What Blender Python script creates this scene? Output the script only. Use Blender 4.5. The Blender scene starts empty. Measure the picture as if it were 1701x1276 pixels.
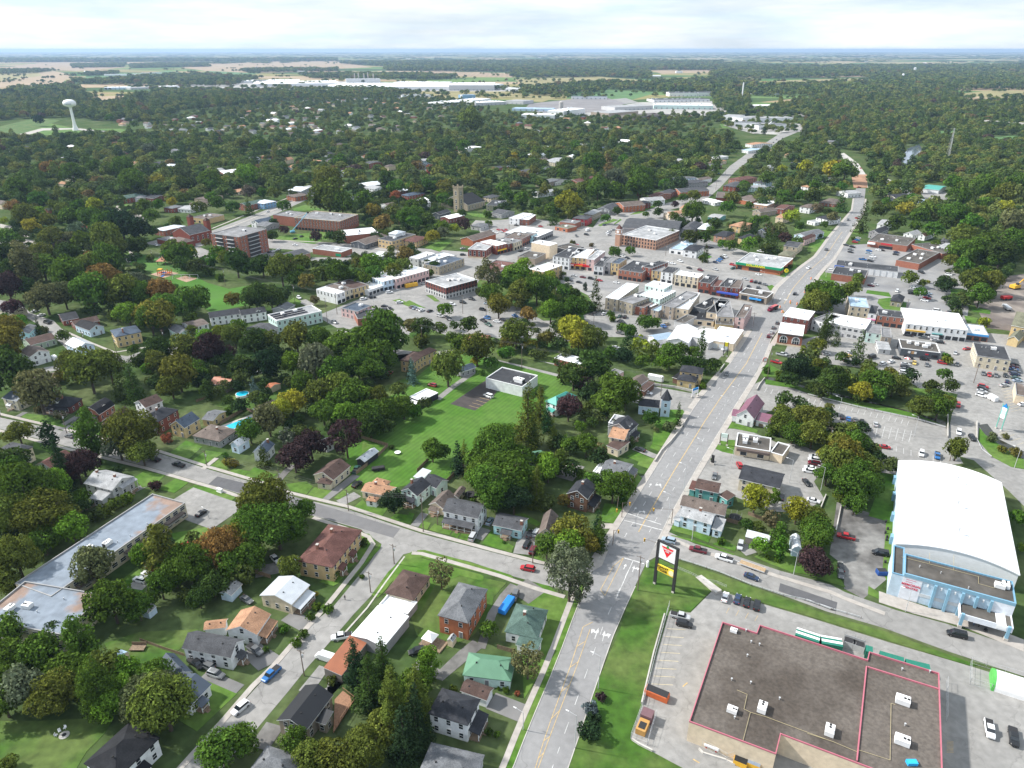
import bpy,bmesh,math,random
import numpy as np
from mathutils import Vector,Matrix
from mathutils.geometry import tessellate_polygon
R=math.radians
random.seed(7)
S=bpy.context.scene
COL=S.collection
# ------------------------------------------------------------------ camera, world, sun, exposure
HC,PIT,FPX,CX,CY=150.0,math.atan(556/1200.0),1200.0,850.5,638.0
cam=bpy.data.objects.new("camera",bpy.data.cameras.new("camera"));COL.objects.link(cam)
cam.location=(0,0,HC);cam.rotation_euler=(math.pi/2-PIT,0,0)
cam.data.sensor_width=36;cam.data.lens=FPX/1701*36
cam.data.clip_start=1;cam.data.clip_end=120000
S.camera=cam
SUN_EL,SUN_AZ=R(41),math.atan2(-0.95,0.22)
W=bpy.data.worlds.new("World");S.world=W;W.use_nodes=True
nt=W.node_tree;nt.nodes.clear()
wo=nt.nodes.new("ShaderNodeOutputWorld");bg=nt.nodes.new("ShaderNodeBackground")
sk=nt.nodes.new("ShaderNodeTexSky");sk.sky_type='NISHITA';sk.sun_disc=False
sk.sun_elevation=SUN_EL;sk.sun_rotation=SUN_AZ;sk.altitude=300;sk.air_density=1.0;sk.dust_density=1.5
tc=nt.nodes.new("ShaderNodeTexCoord");mp=nt.nodes.new("ShaderNodeMapping");mp.inputs['Scale'].default_value=(1.2,1.2,9)
nz=nt.nodes.new("ShaderNodeTexNoise");nz.inputs['Scale'].default_value=2.6;nz.inputs['Detail'].default_value=7;nz.inputs['Roughness'].default_value=.58
rp=nt.nodes.new("ShaderNodeValToRGB");rp.color_ramp.elements[0].position=.40;rp.color_ramp.elements[0].color=(.68,)*3+(1,);rp.color_ramp.elements[1].position=.62;rp.color_ramp.elements[1].color=(.95,)*3+(1,)
mx=nt.nodes.new("ShaderNodeMix");mx.data_type='RGBA'
nz2=nt.nodes.new("ShaderNodeTexNoise");nz2.inputs['Scale'].default_value=4.5;nz2.inputs['Detail'].default_value=8;nz2.inputs['Roughness'].default_value=.6
rp2=nt.nodes.new("ShaderNodeValToRGB");rp2.color_ramp.elements[0].position=.35;rp2.color_ramp.elements[0].color=(7.2,8.7,10.3,1);rp2.color_ramp.elements[1].position=.65;rp2.color_ramp.elements[1].color=(10.2,10.7,11.3,1)
L=nt.links
L.new(tc.outputs['Generated'],mp.inputs[0]);L.new(mp.outputs[0],nz.inputs[0]);L.new(mp.outputs[0],nz2.inputs[0])
L.new(nz.outputs[0],rp.inputs[0]);L.new(nz2.outputs[0],rp2.inputs[0]);L.new(rp.outputs[0],mx.inputs[0]);L.new(sk.outputs[0],mx.inputs[6])
L.new(rp2.outputs[0],mx.inputs[7]);L.new(mx.outputs[2],bg.inputs[0]);bg.inputs[1].default_value=.077;L.new(bg.outputs[0],wo.inputs[0])
sd=bpy.data.lights.new("sun",'SUN');sd.energy=4.5;sd.angle=R(2.5);sd.color=(1,.96,.9)
so=bpy.data.objects.new("sun",sd);COL.objects.link(so)
sv=Vector((math.sin(SUN_AZ)*math.cos(SUN_EL),math.cos(SUN_AZ)*math.cos(SUN_EL),math.sin(SUN_EL)))
so.rotation_euler=sv.to_track_quat('Z','Y').to_euler();so.location=sv*400
S.view_settings.view_transform='Standard';S.view_settings.look='None';S.view_settings.gamma=1
S.view_settings.exposure=0.62
S.render.engine='CYCLES';S.cycles.max_bounces=5;S.cycles.diffuse_bounces=3;S.cycles.glossy_bounces=2
S.cycles.transparent_max_bounces=6;S.cycles.volume_bounces=0;S.cycles.use_denoising=True
# ------------------------------------------------------------------ photograph pixel -> world point on the plane z
def G(x,y,z=0.0):
 a=(x-CX)/FPX;b=(y-CY)/FPX;sp,cp=math.sin(PIT),math.cos(PIT)
 t=(HC-z)/(sp+b*cp)
 return Vector((a*t,(cp-b*sp)*t,z))
def P(v):
 sp,cp=math.sin(PIT),math.cos(PIT);d=v[1]*cp+(HC-v[2])*sp
 return(CX+FPX*v[0]/d,CY+FPX*((HC-v[2])*cp-v[1]*sp)/d,d)
class V:
 def __init__(s,ox,oy,w,W_=1701.0):s.ox,s.oy,s.k=ox,oy,w/W_
 def __call__(s,p):return(s.ox+p[0]*s.k,s.oy+p[1]*s.k)
I=V(0,0,1701)
V00,V01,V02,V03,V04=[V(x,300,360)for x in(0,340,680,1020,1341)]
V10,V11,V12,V13,V14=[V(x,520,360)for x in(0,340,680,1020,1341)]
V20,V21,V22,V23,V24=[V(x,760,360)for x in(0,340,680,1020,1341)]
V30,V31,V32,V33,V34=[V(x,1016,360)for x in(0,340,680,1020,1341)]
T0,T1,T2,T3=V(0,60,440),V(420,60,440),V(840,60,440),V(1260,60,441)
U0,U1,U2,U3=[V(x,200,340)for x in(180,500,820,1140)]
W3=V(900,400,240);W4=V(1120,420,180,1641.0);W6=V(1180,480,220);WA=V(1460,940,241);WT=V(1560,1060,141,833.0)
# ------------------------------------------------------------------ materials
MC={}
def srgb(*c):return tuple(c)
def mat(key,col=None,rough=.8,n=.25,sc=.6,sc2=None,col2=None,lo=.4,hi=.6,spec=.3,metal=0,wave=None,cracks=None,objcol=False,island=None,det=4,world=False,mort=None):
 if key in MC:return MC[key]
 m=bpy.data.materials.new(key);m.use_nodes=True;t=m.node_tree;t.nodes.clear();N=t.nodes.new;K=t.links.new
 out=N("ShaderNodeOutputMaterial");bs=N("ShaderNodeBsdfPrincipled");K(bs.outputs[0],out.inputs[0])
 bs.inputs['Roughness'].default_value=rough;bs.inputs['Specular IOR Level'].default_value=spec;bs.inputs['Metallic'].default_value=metal
 tcn=N("ShaderNodeTexCoord");geo=N("ShaderNodeNewGeometry");co=geo.outputs['Position']if world else tcn.outputs['Object']
 if objcol:oi=N("ShaderNodeObjectInfo");cur=oi.outputs['Color']
 else:
  rgb=N("ShaderNodeRGB");rgb.outputs[0].default_value=(*col,1);cur=rgb.outputs[0]
 def mixc(fac,b,mode='MIX',f=None):
  nonlocal cur
  q=N("ShaderNodeMix");q.data_type='RGBA';q.blend_type=mode
  if fac is not None:K(fac,q.inputs[0])
  else:q.inputs[0].default_value=f
  K(cur,q.inputs[6])
  if isinstance(b,tuple):q.inputs[7].default_value=(*b,1)
  else:K(b,q.inputs[7])
  cur=q.outputs[2]
 def noise(s,d=det):
  q=N("ShaderNodeTexNoise");q.inputs['Scale'].default_value=s;q.inputs['Detail'].default_value=d;K(co,q.inputs[0]);return q.outputs[0]
 def ramp(src,a,b,lo_,hi_):
  q=N("ShaderNodeMapRange");q.inputs[1].default_value=lo_;q.inputs[2].default_value=hi_;q.inputs[3].default_value=a;q.inputs[4].default_value=b;K(src,q.inputs[0]);return q.outputs[0]
 if col2:mixc(ramp(noise(sc2 or.08,6),0,1,lo,hi),col2)
 if wave:
  w=N("ShaderNodeTexWave");w.bands_direction=wave[0];w.inputs['Scale'].default_value=wave[1];K(co,w.inputs[0]);w.inputs['Distortion'].default_value=wave[3]if len(wave)>3 else 0
  g=ramp(w.outputs[1],1-wave[2],1+wave[2]*.4,.0,1)
  v=N("ShaderNodeCombineColor");[K(g,v.inputs[i])for i in range(3)];mixc(None,v.outputs[0],'MULTIPLY',1)
 if island:
  g=ramp(geo.outputs['Random Per Island'],1-island,1+island,0,1)
  v=N("ShaderNodeCombineColor");[K(g,v.inputs[i])for i in range(3)];mixc(None,v.outputs[0],'MULTIPLY',1)
 if n:
  g=ramp(noise(sc),1-n,1+n,.3,.7)
  v=N("ShaderNodeCombineColor");[K(g,v.inputs[i])for i in range(3)];mixc(None,v.outputs[0],'MULTIPLY',1)
 if cracks:
  q=N("ShaderNodeTexVoronoi");q.feature='DISTANCE_TO_EDGE';q.inputs['Scale'].default_value=cracks[0]
  dn=N("ShaderNodeTexNoise");dn.inputs['Scale'].default_value=.25;dn.inputs['Detail'].default_value=5;K(co,dn.inputs[0])
  ad=N("ShaderNodeVectorMath");ad.operation='MULTIPLY_ADD';K(dn.outputs[1],ad.inputs[0]);ad.inputs[1].default_value=(7,7,0);K(co,ad.inputs[2]);K(ad.outputs[0],q.inputs[0])
  mixc(ramp(q.outputs[0],cracks[1],0,0,cracks[2]),tuple(c*.35 for c in col))
 K(cur,bs.inputs['Base Color']);MC[key]=m;return m
C=dict(white=(.74,.75,.76),cream=(.6,.53,.4),buff=(.52,.38,.2),yellow=(.55,.42,.22),red=(.22,.065,.045),brick=(.3,.12,.08),dkbrick=(.17,.06,.05),orange=(.37,.13,.065),tanbrick=(.4,.235,.165),grey=(.3,.3,.31),ltgrey=(.5,.5,.5),ltblue=(.55,.68,.8),sky=(.42,.66,.72),arena=(.47,.58,.67),teal=(.12,.34,.33),mint=(.55,.7,.66),sage=(.35,.42,.33),stone=(.33,.29,.22),taupe=(.3,.25,.2),brown=(.13,.07,.045),black=(.03,.033,.04),pink=(.6,.42,.4),blue=(.2,.36,.55),dkgrey=(.09,.1,.115),beige=(.64,.53,.39),weath=(.22,.2,.18),crimson=(.4,.04,.05),stonebuff=(.28,.24,.17))
def wallm(k):
 return mat("wall_"+k,C[k],.85,.12,.7,wave=('Z',4.0,.1)if k in('white','ltblue','sky','grey','cream','mint','teal','sage')else None)
RC=dict(dk=(.026,.028,.034),black=(.012,.013,.016),grey=(.115,.12,.128),mid=(.058,.06,.066),brown=(.068,.043,.036),maroon=(.1,.046,.038),tan=(.31,.175,.105),wht=(.82,.83,.84),ltgrey=(.27,.275,.28),green=(.11,.24,.15),dkgreen=(.06,.1,.085),teal=(.05,.33,.27),bluegrey=(.055,.075,.105),plum=(.2,.08,.12),rust=(.33,.12,.06),taupe=(.11,.088,.076),olive=(.13,.13,.09),silver=(.5,.53,.56),gravel=(.075,.068,.06),apt=(.2,.235,.28),flatdk=(.036,.038,.043),flatgrey=(.17,.17,.175),bluish=(.3,.4,.5),redtin=(.4,.16,.09))
def roofm(k,kind):
 c=RC[k]
 if k=='apt':return mat('flat_roof_weathered',c,.9,.2,.35,col2=(.25,.18,.145),sc2=.06,lo=.56,hi=.62,det=8)
 if kind=='vault':return mat('vault_roof',(.8,.81,.82),.7,.07,.06,wave=('X',.5,.07),det=8)
 if kind=='flat':return mat("flat_roof_"+k,c,.9,.22,.35,col2=tuple(min(x*1.5+.01,.86)for x in c),sc2=.12,lo=.45,hi=.7)
 if kind=='metal':return mat("metal_roof_"+k,c,.45,.1,.4,wave=('X',1.4,.22),metal=.0,spec=.5)
 return mat("shingle_roof_"+k,c,.9,.3,3.5,col2=tuple(x*1.35+.004 for x in c),sc2=.35,wave=('Y',3.0,.12,.5))
GLASS=mat("window_glass",(.02,.026,.034),.12,0,spec=.6);FRAME=mat("window_frame",(.75,.75,.74),.6,0)
DOORM=mat("door_paint",(.2,.2,.22),.6,0);TRIM=mat("white_trim",(.78,.78,.78),.6,.05);METAL=mat("galvanised_metal",(.55,.56,.57),.5,.1,metal=.3)
WOOD=mat("weathered_wood",(.22,.16,.11),.9,.3,2);POLE=mat("pole_wood",(.16,.125,.1),.9,.2,1);CONC=mat("concrete",(.4,.38,.35),.9,.16,.5,col2=(.46,.44,.41),sc2=.15)
BRICKCH=mat("chimney_brick",(.28,.13,.09),.9,.2,2);DARK=mat("dark_rubber",(.02,.02,.02),.8,0)
YEL=mat("yellow_paint",(.5,.36,.17),.7,.25,1.2,world=True);WHT=mat("white_paint",(.52,.52,.51),.7,.3,1.2,world=True)
# ------------------------------------------------------------------ mesh helpers
def mesh(name,vs,fs,m=None,parent=None,mi=None,loc=None):
 me=bpy.data.meshes.new(name);me.from_pydata([tuple(v)for v in vs],[],fs)
 for x in(m if isinstance(m,(list,tuple))else[m]):
  if x:me.materials.append(x)
 if mi:me.polygons.foreach_set('material_index',mi)
 me.update();return link(name,me,parent,loc)
def link(name,me,parent=None,loc=None):
 o=bpy.data.objects.new(name,me);COL.objects.link(o)
 if parent:o.parent=parent
 if loc is not None:o.location=loc
 return o
def box(x0,x1,y0,y1,z0,z1):
 return[(x0,y0,z0),(x1,y0,z0),(x1,y1,z0),(x0,y1,z0),(x0,y0,z1),(x1,y0,z1),(x1,y1,z1),(x0,y1,z1)],[(0,3,2,1),(4,5,6,7),(0,1,5,4),(1,2,6,5),(2,3,7,6),(3,0,4,7)]
class MB:
 def __init__(s):s.v,s.f,s.m=[],[],[]
 def add(s,vf,m=0,M_=None):
  v,f=vf;b=len(s.v);s.v+=[tuple(M_@Vector(p))if M_ else tuple(p)for p in v];s.f+=[tuple(i+b for i in q)for q in f];s.m+=[m]*len(f);return s
 def box(s,*a,m=0,M_=None):return s.add(box(*a),m,M_)
 def tube(s,p,q,r,r2=None,n=6,m=0):
  p,q=Vector(p),Vector(q);r2=r if r2 is None else r2;d=(q-p).normalized();a=d.orthogonal().normalized();b=d.cross(a)
  vs=[c+(a*math.cos(6.2832*i/n)+b*math.sin(6.2832*i/n))*rr for c,rr in((p,r),(q,r2))for i in range(n)]
  fs=[(i,(i+1)%n,n+(i+1)%n,n+i)for i in range(n)]+[tuple(range(n))[::-1],tuple(range(n,2*n))]
  return s.add((vs,fs),m)
 def build(s,name,m,parent=None,loc=None):return mesh(name,s.v,s.f,m,parent,s.m if isinstance(m,(list,tuple))else None,loc)
def tag(o,label=None,cat=None,group=None,kind=None):
 if label:o['label']=label
 if cat:o['category']=cat
 if group:o['group']=group
 if kind:o['kind']=kind
 return o
def empty(name,loc,rz=0):
 o=bpy.data.objects.new(name,None);COL.objects.link(o);o.location=loc;o.rotation_euler=(0,0,rz);o.empty_display_size=1;return o
LM=[];PEND=[];ORD=['','second ','third ','fourth ','fifth ','sixth ','seventh ','eighth ','ninth ','tenth ']
def landmark(name,px):LM.append((name,px))
def later(o,look,cat,group,px):tag(o,None,cat,group);PEND.append((o,look,px))
def tri(pts):
 return[tuple(q)for q in tessellate_polygon([[Vector((p[0],p[1],0))for p in pts]])]
def up(pts,fs):
 r=[]
 for f in fs:
  a,b,c=[pts[i]for i in f]
  r.append(f if(b[0]-a[0])*(c[1]-a[1])-(b[1]-a[1])*(c[0]-a[0])>0 else f[::-1])
 return r
ZN=[0]
def sheet(name,pts,z,m,thick=0,kind='structure',parent=None):
 ZN[0]+=1;z+=.00035*(ZN[0]%60)
 n=len(pts);ar=sum(pts[i][0]*pts[(i+1)%n][1]-pts[(i+1)%n][0]*pts[i][1]for i in range(n))
 if ar<0:pts=pts[::-1]
 vs=[(p[0],p[1],z)for p in pts];fs=up(pts,tri(pts))
 if thick:
  vs+=[(p[0],p[1],z-thick)for p in pts];fs+=[(i,i+n,(i+1)%n+n,(i+1)%n)for i in range(n)]
 o=mesh(name,vs,fs,m,parent)
 if kind:o['kind']=kind
 return o
def gp(v,pts,z=0):return[G(*v(p),z)for p in pts]
def strip(pts,w):
 pts=[Vector((p[0],p[1],0))for p in pts];Lf,Rt=[],[]
 for i,p in enumerate(pts):
  d=(pts[min(i+1,len(pts)-1)]-pts[max(i-1,0)]).normalized();n=Vector((-d.y,d.x,0))*w/2;Lf.append(p+n);Rt.append(p-n)
 return Lf+Rt[::-1]
# ------------------------------------------------------------------ ground, roads
GR=mat("meadow_ground",(.045,.085,.022),.95,.3,.05,col2=(.085,.10,.04),sc2=.012,world=True,det=8)
def ground_material():
 m=bpy.data.materials.new("countryside_ground");m.use_nodes=True;t=m.node_tree;t.nodes.clear();N=t.nodes.new;K=t.links.new
 out=N("ShaderNodeOutputMaterial");bs=N("ShaderNodeBsdfDiffuse");K(bs.outputs[0],out.inputs[0]);g=N("ShaderNodeNewGeometry")
 mp=N("ShaderNodeMapping");mp.inputs['Rotation'].default_value=(0,0,R(28));mp.inputs['Scale'].default_value=(1/620,1/330,1);K(g.outputs[0],mp.inputs[0])
 vo=N("ShaderNodeTexVoronoi");vo.distance='CHEBYCHEV';vo.inputs['Scale'].default_value=1;vo.inputs['Randomness'].default_value=.75;K(mp.outputs[0],vo.inputs[0])
 sx=N("ShaderNodeSeparateColor");K(vo.outputs['Color'],sx.inputs[0])
 cr=N("ShaderNodeValToRGB");cr.color_ramp.interpolation='CONSTANT';K(sx.outputs[0],cr.inputs[0]);e=cr.color_ramp.elements
 cols=[(.0,(.07,.11,.045)),(.22,(.3,.23,.14)),(.38,(.08,.15,.05)),(.5,(.24,.22,.1)),(.66,(.06,.09,.045)),(.76,(.36,.28,.19)),(.9,(.13,.2,.07))]
 e[0].position=0;e[0].color=(*cols[0][1],1);e[1].position=cols[1][0];e[1].color=(*cols[1][1],1)
 for p,c in cols[2:]:q=e.new(p);q.color=(*c,1)
 n1=N("ShaderNodeTexNoise");n1.inputs['Scale'].default_value=.03;n1.inputs['Detail'].default_value=8;K(g.outputs[0],n1.inputs[0])
 near=N("ShaderNodeValToRGB");near.color_ramp.elements[0].position=.35;near.color_ramp.elements[0].color=(.045,.08,.025,1);near.color_ramp.elements[1].position=.7;near.color_ramp.elements[1].color=(.1,.12,.055,1);K(n1.outputs[0],near.inputs[0])
 ln=N("ShaderNodeVectorMath");ln.operation='LENGTH';K(g.outputs[0],ln.inputs[0]);mr=N("ShaderNodeMapRange");mr.inputs[1].default_value=2300;mr.inputs[2].default_value=2500;K(ln.outputs['Value'],mr.inputs[0])
 mx_=N("ShaderNodeMix");mx_.data_type='RGBA';K(mr.outputs[0],mx_.inputs[0]);K(near.outputs[0],mx_.inputs[6]);K(cr.outputs[0],mx_.inputs[7])
 n2=N("ShaderNodeTexNoise");n2.inputs['Scale'].default_value=.3;n2.inputs['Detail'].default_value=6;K(g.outputs[0],n2.inputs[0]);m2=N("ShaderNodeMapRange");m2.inputs[3].default_value=.7;m2.inputs[4].default_value=1.3;m2.inputs[1].default_value=.3;m2.inputs[2].default_value=.7;K(n2.outputs[0],m2.inputs[0])
 vm=N("ShaderNodeVectorMath");vm.operation='SCALE';K(mx_.outputs[2],vm.inputs[0]);K(m2.outputs[0],vm.inputs['Scale']);K(vm.outputs[0],bs.inputs[0]);return m
gs=48000
o=mesh("ground",[(-gs,-2000,0),(gs,-2000,0),(gs,gs,0),(-gs,gs,0)],[(0,1,2,3)],ground_material());o['kind']='structure'
ASPH=mat("asphalt_worn",(.27,.262,.25),.9,.14,.4,col2=(.225,.22,.21),sc2=.06,world=True,cracks=(.06,.45,.012))
ASPM=mat("asphalt_main",(.245,.243,.242),.9,.09,.6,col2=(.22,.218,.218),sc2=.045,world=True,cracks=(.045,.35,.01))
LOT=mat("asphalt_lot",(.275,.268,.255),.9,.15,.5,col2=(.225,.22,.21),sc2=.05,world=True,cracks=(.08,.35,.009))
PATCH=mat("asphalt_patch",(.1,.1,.105),.9,.1,.5,world=True);DRIVE=mat("driveway_asphalt",(.2,.195,.19),.9,.15,.4,world=True,col2=(.15,.148,.145),sc2=.2)
GRAV=mat("gravel_yard",(.2,.195,.185),.95,.3,.35,world=True,col2=(.11,.105,.1),sc2=.06,det=8);WALK=mat("pavement_concrete",(.37,.345,.315),.9,.12,.6,world=True,col2=(.36,.33,.3),sc2=.1)
PLAZA=mat("downtown_paving",(.28,.272,.26),.9,.15,.2,world=True,col2=(.22,.217,.21),sc2=.03)
GRASS=mat("grass_lawn",(.053,.132,.011),.95,.25,.4,world=True,col2=(.095,.16,.03),sc2=.05,det=8);GRASS2=mat("grass_shaggy",(.04,.1,.01),.95,.3,.4,world=True,col2=(.085,.125,.03),sc2=.06,det=8)
MOWN=mat("mown_lawn",(.055,.142,.012),.95,.16,.25,col2=(.08,.16,.025),sc2=.05,wave=('X',.16,.13,.6));WATER=mat("river_water",(.12,.15,.19),.08,.1,.2,spec=.9,world=True);CREEK=mat("creek_water",(.03,.03,.02),.2,.2,.4,world=True)
POOLW=mat("pool_water",(.02,.42,.58),.08,.1,.8);FT=mat("field_tan",(.30,.22,.14),.95,.15,.01,world=True,wave=('X',.01,.12,1));FG=mat("field_green",(.08,.16,.05),.95,.15,.01,world=True);FO=mat("field_olive",(.24,.21,.09),.95,.2,.015,world=True);FP=mat("field_pink",(.31,.23,.145),.95,.12,.01,world=True)
MAINP=[((800,1400),(880,1445)),((853,1276),(931,1310)),((880,1206),(956,1238)),((925,1101),(993,1127)),((955,1020),(1023,1042)),((985,945),(1058,967)),((1042,853),(1104,872)),((1092,773),(1150,789)),((1145,689),(1199,709)),((1168,657.5),(1222,672)),((1218,598),(1262,610)),((1249,549.6),(1283,558)),((1274,511.6),(1322,514)),((1295,476),(1341,480)),((1322,452),(1358,454)),((1358,425),(1385,428)),((1380,393),(1403,398)),((1417,349),(1434,351)),((1422,313),(1438,313))]
ML=[G(*a)for a,b in MAINP];MR=[G(*b)for a,b in MAINP]
def mpt(s,t):
 i=max(0,min(int(s),len(ML)-2));f=s-i;a=ML[i].lerp(ML[i+1],f);b=MR[i].lerp(MR[i+1],f);return a.lerp(b,t)
def mstrip(s0,s1,t0,t1,t0b=None,t1b=None,n=None):
 n=n or max(2,int((s1-s0)*2)+1);t0b=t0 if t0b is None else t0b;t1b=t1 if t1b is None else t1b
 a=[mpt(s0+(s1-s0)*i/(n-1),t0+(t0b-t0)*i/(n-1))for i in range(n)];b=[mpt(s0+(s1-s0)*i/(n-1),t1+(t1b-t1)*i/(n-1))for i in range(n)]
 return a+b[::-1]
sheet("downtown_pavement",gp(I,[(525,525),(640,480),(700,462),(760,440),(640,425),(440,412),(440,398),(640,408),(790,420),(800,392),(790,368),(880,362),(985,378),(1010,345),(1160,352),(1180,400),(1240,418),(1310,452),(1335,478),(1300,515),(1240,552),(1190,600),(1110,585),(1060,560),(1010,560),(935,610),(860,590),(700,562),(620,540),(560,545)]),.03,PLAZA)
sheet("road",mstrip(0,len(ML)-1.001,0,1),.06,ASPM)
sheet("road",gp(I,[(350,384),(460,342),(530,312),(560,302),(572,308),(540,318),(466,352),(360,397),(290,430),(262,428)]),.05,ASPH)
sheet("road",gp(I,[(340,404),(440,396),(560,408),(700,428),(700,440),(560,424),(440,410)]),.052,ASPH)
sheet("road",gp(I,[(548,535),(640,493),(700,480),(775,455),(885,420),(925,400),(1010,372),(1060,355),(1100,340),(1160,322),(1190,300),(1212,276),(1240,256),(1268,240),(1292,224),(1322,214),(1329,218),(1300,230),(1276,247),(1248,264),(1222,284),(1196,312),(1170,335),(1100,352),(1010,384),(935,408),(905,424),(800,462),(718,488),(655,507),(580,548)]),.056,ASPH)
sheet("road",gp(I,[(935,448),(1010,466),(1130,495),(1255,532),(1300,520),(1330,500),(1290,548),(1248,548),(1120,508),(1000,482),(930,462)]),.052,ASPM)
sheet("road",gp(I,[(790,366),(900,374),(985,398),(1050,416),(1120,422),(1215,436),(1312,462),(1300,476),(1210,452),(1110,434),(1040,428),(960,410),(880,392),(780,376)]),.058,ASPH)
SA=[(1000,955),(920,944),(700,887),(680,880.6),(579,846.8),(477.6,823.5),(433,805.5),(347,780),(262.4,752.8),(127,721),(0,693.5),(-200,650),(-200,668),(0,712.6),(118.5,744),(243,774.8),(360,808.7),(399,821),(520,857),(600,879.6),(636,903),(692.7,912.4),(781.6,933.5),(853.5,957.9),(904,971.6),(985,992)]
sheet("road",gp(I,SA),.055,ASPH)
sheet("asphalt_patch",gp(V21,[(100,150),(360,215),(290,285),(30,210)]),.075,PATCH)
sheet("asphalt_patch",gp(V21,[(640,290),(1535,560),(1480,632),(900,465),(560,380)]),.075,mat("asphalt_overlay",(.155,.153,.155),.9,.1,.3,world=True))
sheet("road",gp(I,[(598,880),(634,904),(613,936),(552,1010),(522,1033),(465,1101),(433,1134),(393,1179),(340,1236),(250,1340),(310,1340),(370,1276),(425,1213),(482,1145),(509,1111),(539,1077),(588,1020),(622,984),(670,921),(700,914),(680,890)]),.05,ASPH)
sheet("road",gp(I,[(1075,875),(1109,883),(1155,904),(1221,923),(1295,948),(1380,971.6),(1404,984),(1489,1014),(1574,1037),(1701,1080),(1900,1150),(1900,1210),(1701,1124),(1574,1082),(1468,1043.5),(1373,1016),(1316,995),(1249,972),(1189,948),(1122,927),(1090,925),(1073,934),(1050,960)]),.055,ASPH)
sheet("asphalt_patch",gp(I,[(1296,969),(1391,1001),(1388,1016),(1293,982)]),.075,PATCH)
sheet("asphalt_lot",gp(I,[(1111,1016),(1147,1018),(1181,984),(1196,982),(1282,1008),(1341,1025),(1476,1067),(1612,1107),(1720,1140),(2000,1500),(1134,1400),(1134,1276),(1083,1249),(1047,1228),(1068,1168)]),.03,LOT)
sheet("asphalt_lot",gp(I,[(1228,648),(1268,632),(1380,658),(1531,693),(1572,708),(1575,728),(1600,770),(1560,775),(1462,765),(1457,742),(1443,723),(1400,715),(1284,681),(1262,690),(1235,668)]),.032,LOT)
sheet("asphalt_lot",gp(I,[(1150,800),(1190,724),(1222,706),(1290,735),(1325,738),(1362,752),(1372,775),(1352,800),(1370,830),(1330,852),(1285,850),(1220,825),(1150,815)]),.031,LOT)
sheet("asphalt_lot",gp(I,[(1462,760),(1500,765),(1500,790),(1464,785)]),.034,DRIVE)
sheet("asphalt_lot",gp(I,[(1350,560),(1480,540),(1720,560),(1720,860),(1675,815),(1618,765),(1584,755),(1574,723),(1582,685),(1520,640),(1440,612),(1350,602),(1300,592),(1310,570)]),.028,LOT)
sheet("asphalt_lot",gp(I,[(1395,408),(1500,402),(1580,430),(1612,490),(1605,540),(1350,520),(1360,470),(1378,440)]),.026,mat("asphalt_plaza",(.2,.2,.205),.9,.12,.1,world=True,col2=(.27,.265,.255),sc2=.03))
sheet("dirt_yard",gp(I,[(1600,470),(1701,455),(1760,470),(1760,560),(1640,545)]),.024,mat("dirt",(.22,.19,.165),.95,.3,.1,world=True,col2=(.13,.11,.1),sc2=.04))
sheet("gravel_yard",gp(I,[(1390,834),(1453,855),(1468,812),(1480,790),(1496,790),(1488,905),(1472,963),(1434,995),(1402,978),(1402,940),(1378,921),(1384,878)]),.024,GRAV)
sheet("road",gp(I,[(595,596),(764,580),(828,598),(925,621),(1000,641),(1150,664),(1160,672),(1140,690),(1070,664),(990,652),(925,633),(820,610),(700,586),(600,572),(560,560),(560,548),(680,565)]),.045,ASPH)
sheet("asphalt_lot",gp(I,[(1075,640),(1168,657),(1145,690),(1050,668)]),.03,LOT)
sheet("road",gp(V10,[(-200,-130),(150,-80),(240,0),(420,60),(560,200),(760,310),(1000,340),(1150,290),(1340,270),(1500,250),(1500,330),(1340,345),(1000,390),(760,390),(300,480),(200,490),(150,470),(420,415),(620,380),(480,240),(330,110),(150,0),(-200,-60)]),.05,ASPH)
for pts in([(0,372),(30,378),(60,392),(55,396),(0,384)],[(195,340),(245,362),(240,368),(190,348)],[(-20,395),(40,397),(100,408),(160,420),(155,428),(-20,408)],[(130,412),(210,410),(232,432),(212,436),(200,420)]):
 sheet("path",gp(I,pts),.045,WALK)
for nm,pts,m in(("field",[(-100,135),(90,118),(120,124),(100,140),(-100,150)],FP),("field",[(70,104),(150,103),(210,112),(130,118),(0,114)],FT),("field",[(350,104),(560,101),(620,112),(470,118),(370,122),(300,112)],FP),("field",[(350,118),(430,122),(400,128),(300,126)],FG),("field",[(850,131),(1000,128),(1080,134),(1010,138),(960,146),(880,144)],FO),("field",[(950,154),(1010,150),(1095,153),(1050,166),(940,164)],FG),("field",[(1080,117),(1180,115),(1200,119),(1100,123)],FP),("field",[(1280,134),(1420,130),(1480,138),(1400,143),(1330,140)],FO),("field",[(1590,156),(1650,150),(1760,152),(1760,170),(1690,170)],FO),("field",[(1300,108),(1400,104),(1450,110),(1330,114)],FO),("field",[(700,118),(860,122),(850,129),(720,126)],FT),("field",[(20,222),(60,200),(128,214),(200,214),(245,222),(130,226)],GRASS),("field",[(0,210),(60,196),(100,200),(40,222),(-40,226)],GRASS2),("field",[(650,152),(840,150),(880,160),(760,165),(660,160)],FO),("field",[(1195,206),(1225,205),(1228,212),(1200,213)],GRASS),("field",[(-60,128),(60,118),(70,126),(-60,142)],FO),("field",[(120,130),(280,118),(330,124),(180,136)],FG),("field",[(1520,222),(1580,216),(1600,224),(1560,232)],FG),("field",[(1640,228),(1690,225),(1700,236),(1650,240)],FG),("field",[(740,202),(790,196),(800,206),(770,212)],FG),("field",[(860,155),(930,160),(900,170),(850,166)],FO),("field",[(980,168),(1040,163),(1060,170),(990,180)],LOT)):
 sheet(nm,gp(I,pts),.02,m)
sheet("asphalt_lot",gp(I,[(880,172),(1000,160),(1040,172),(1000,186),(905,190),(870,182)]),.026,mat("grey_lot",(.2,.19,.19),.9,.2,.02,world=True))
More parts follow.
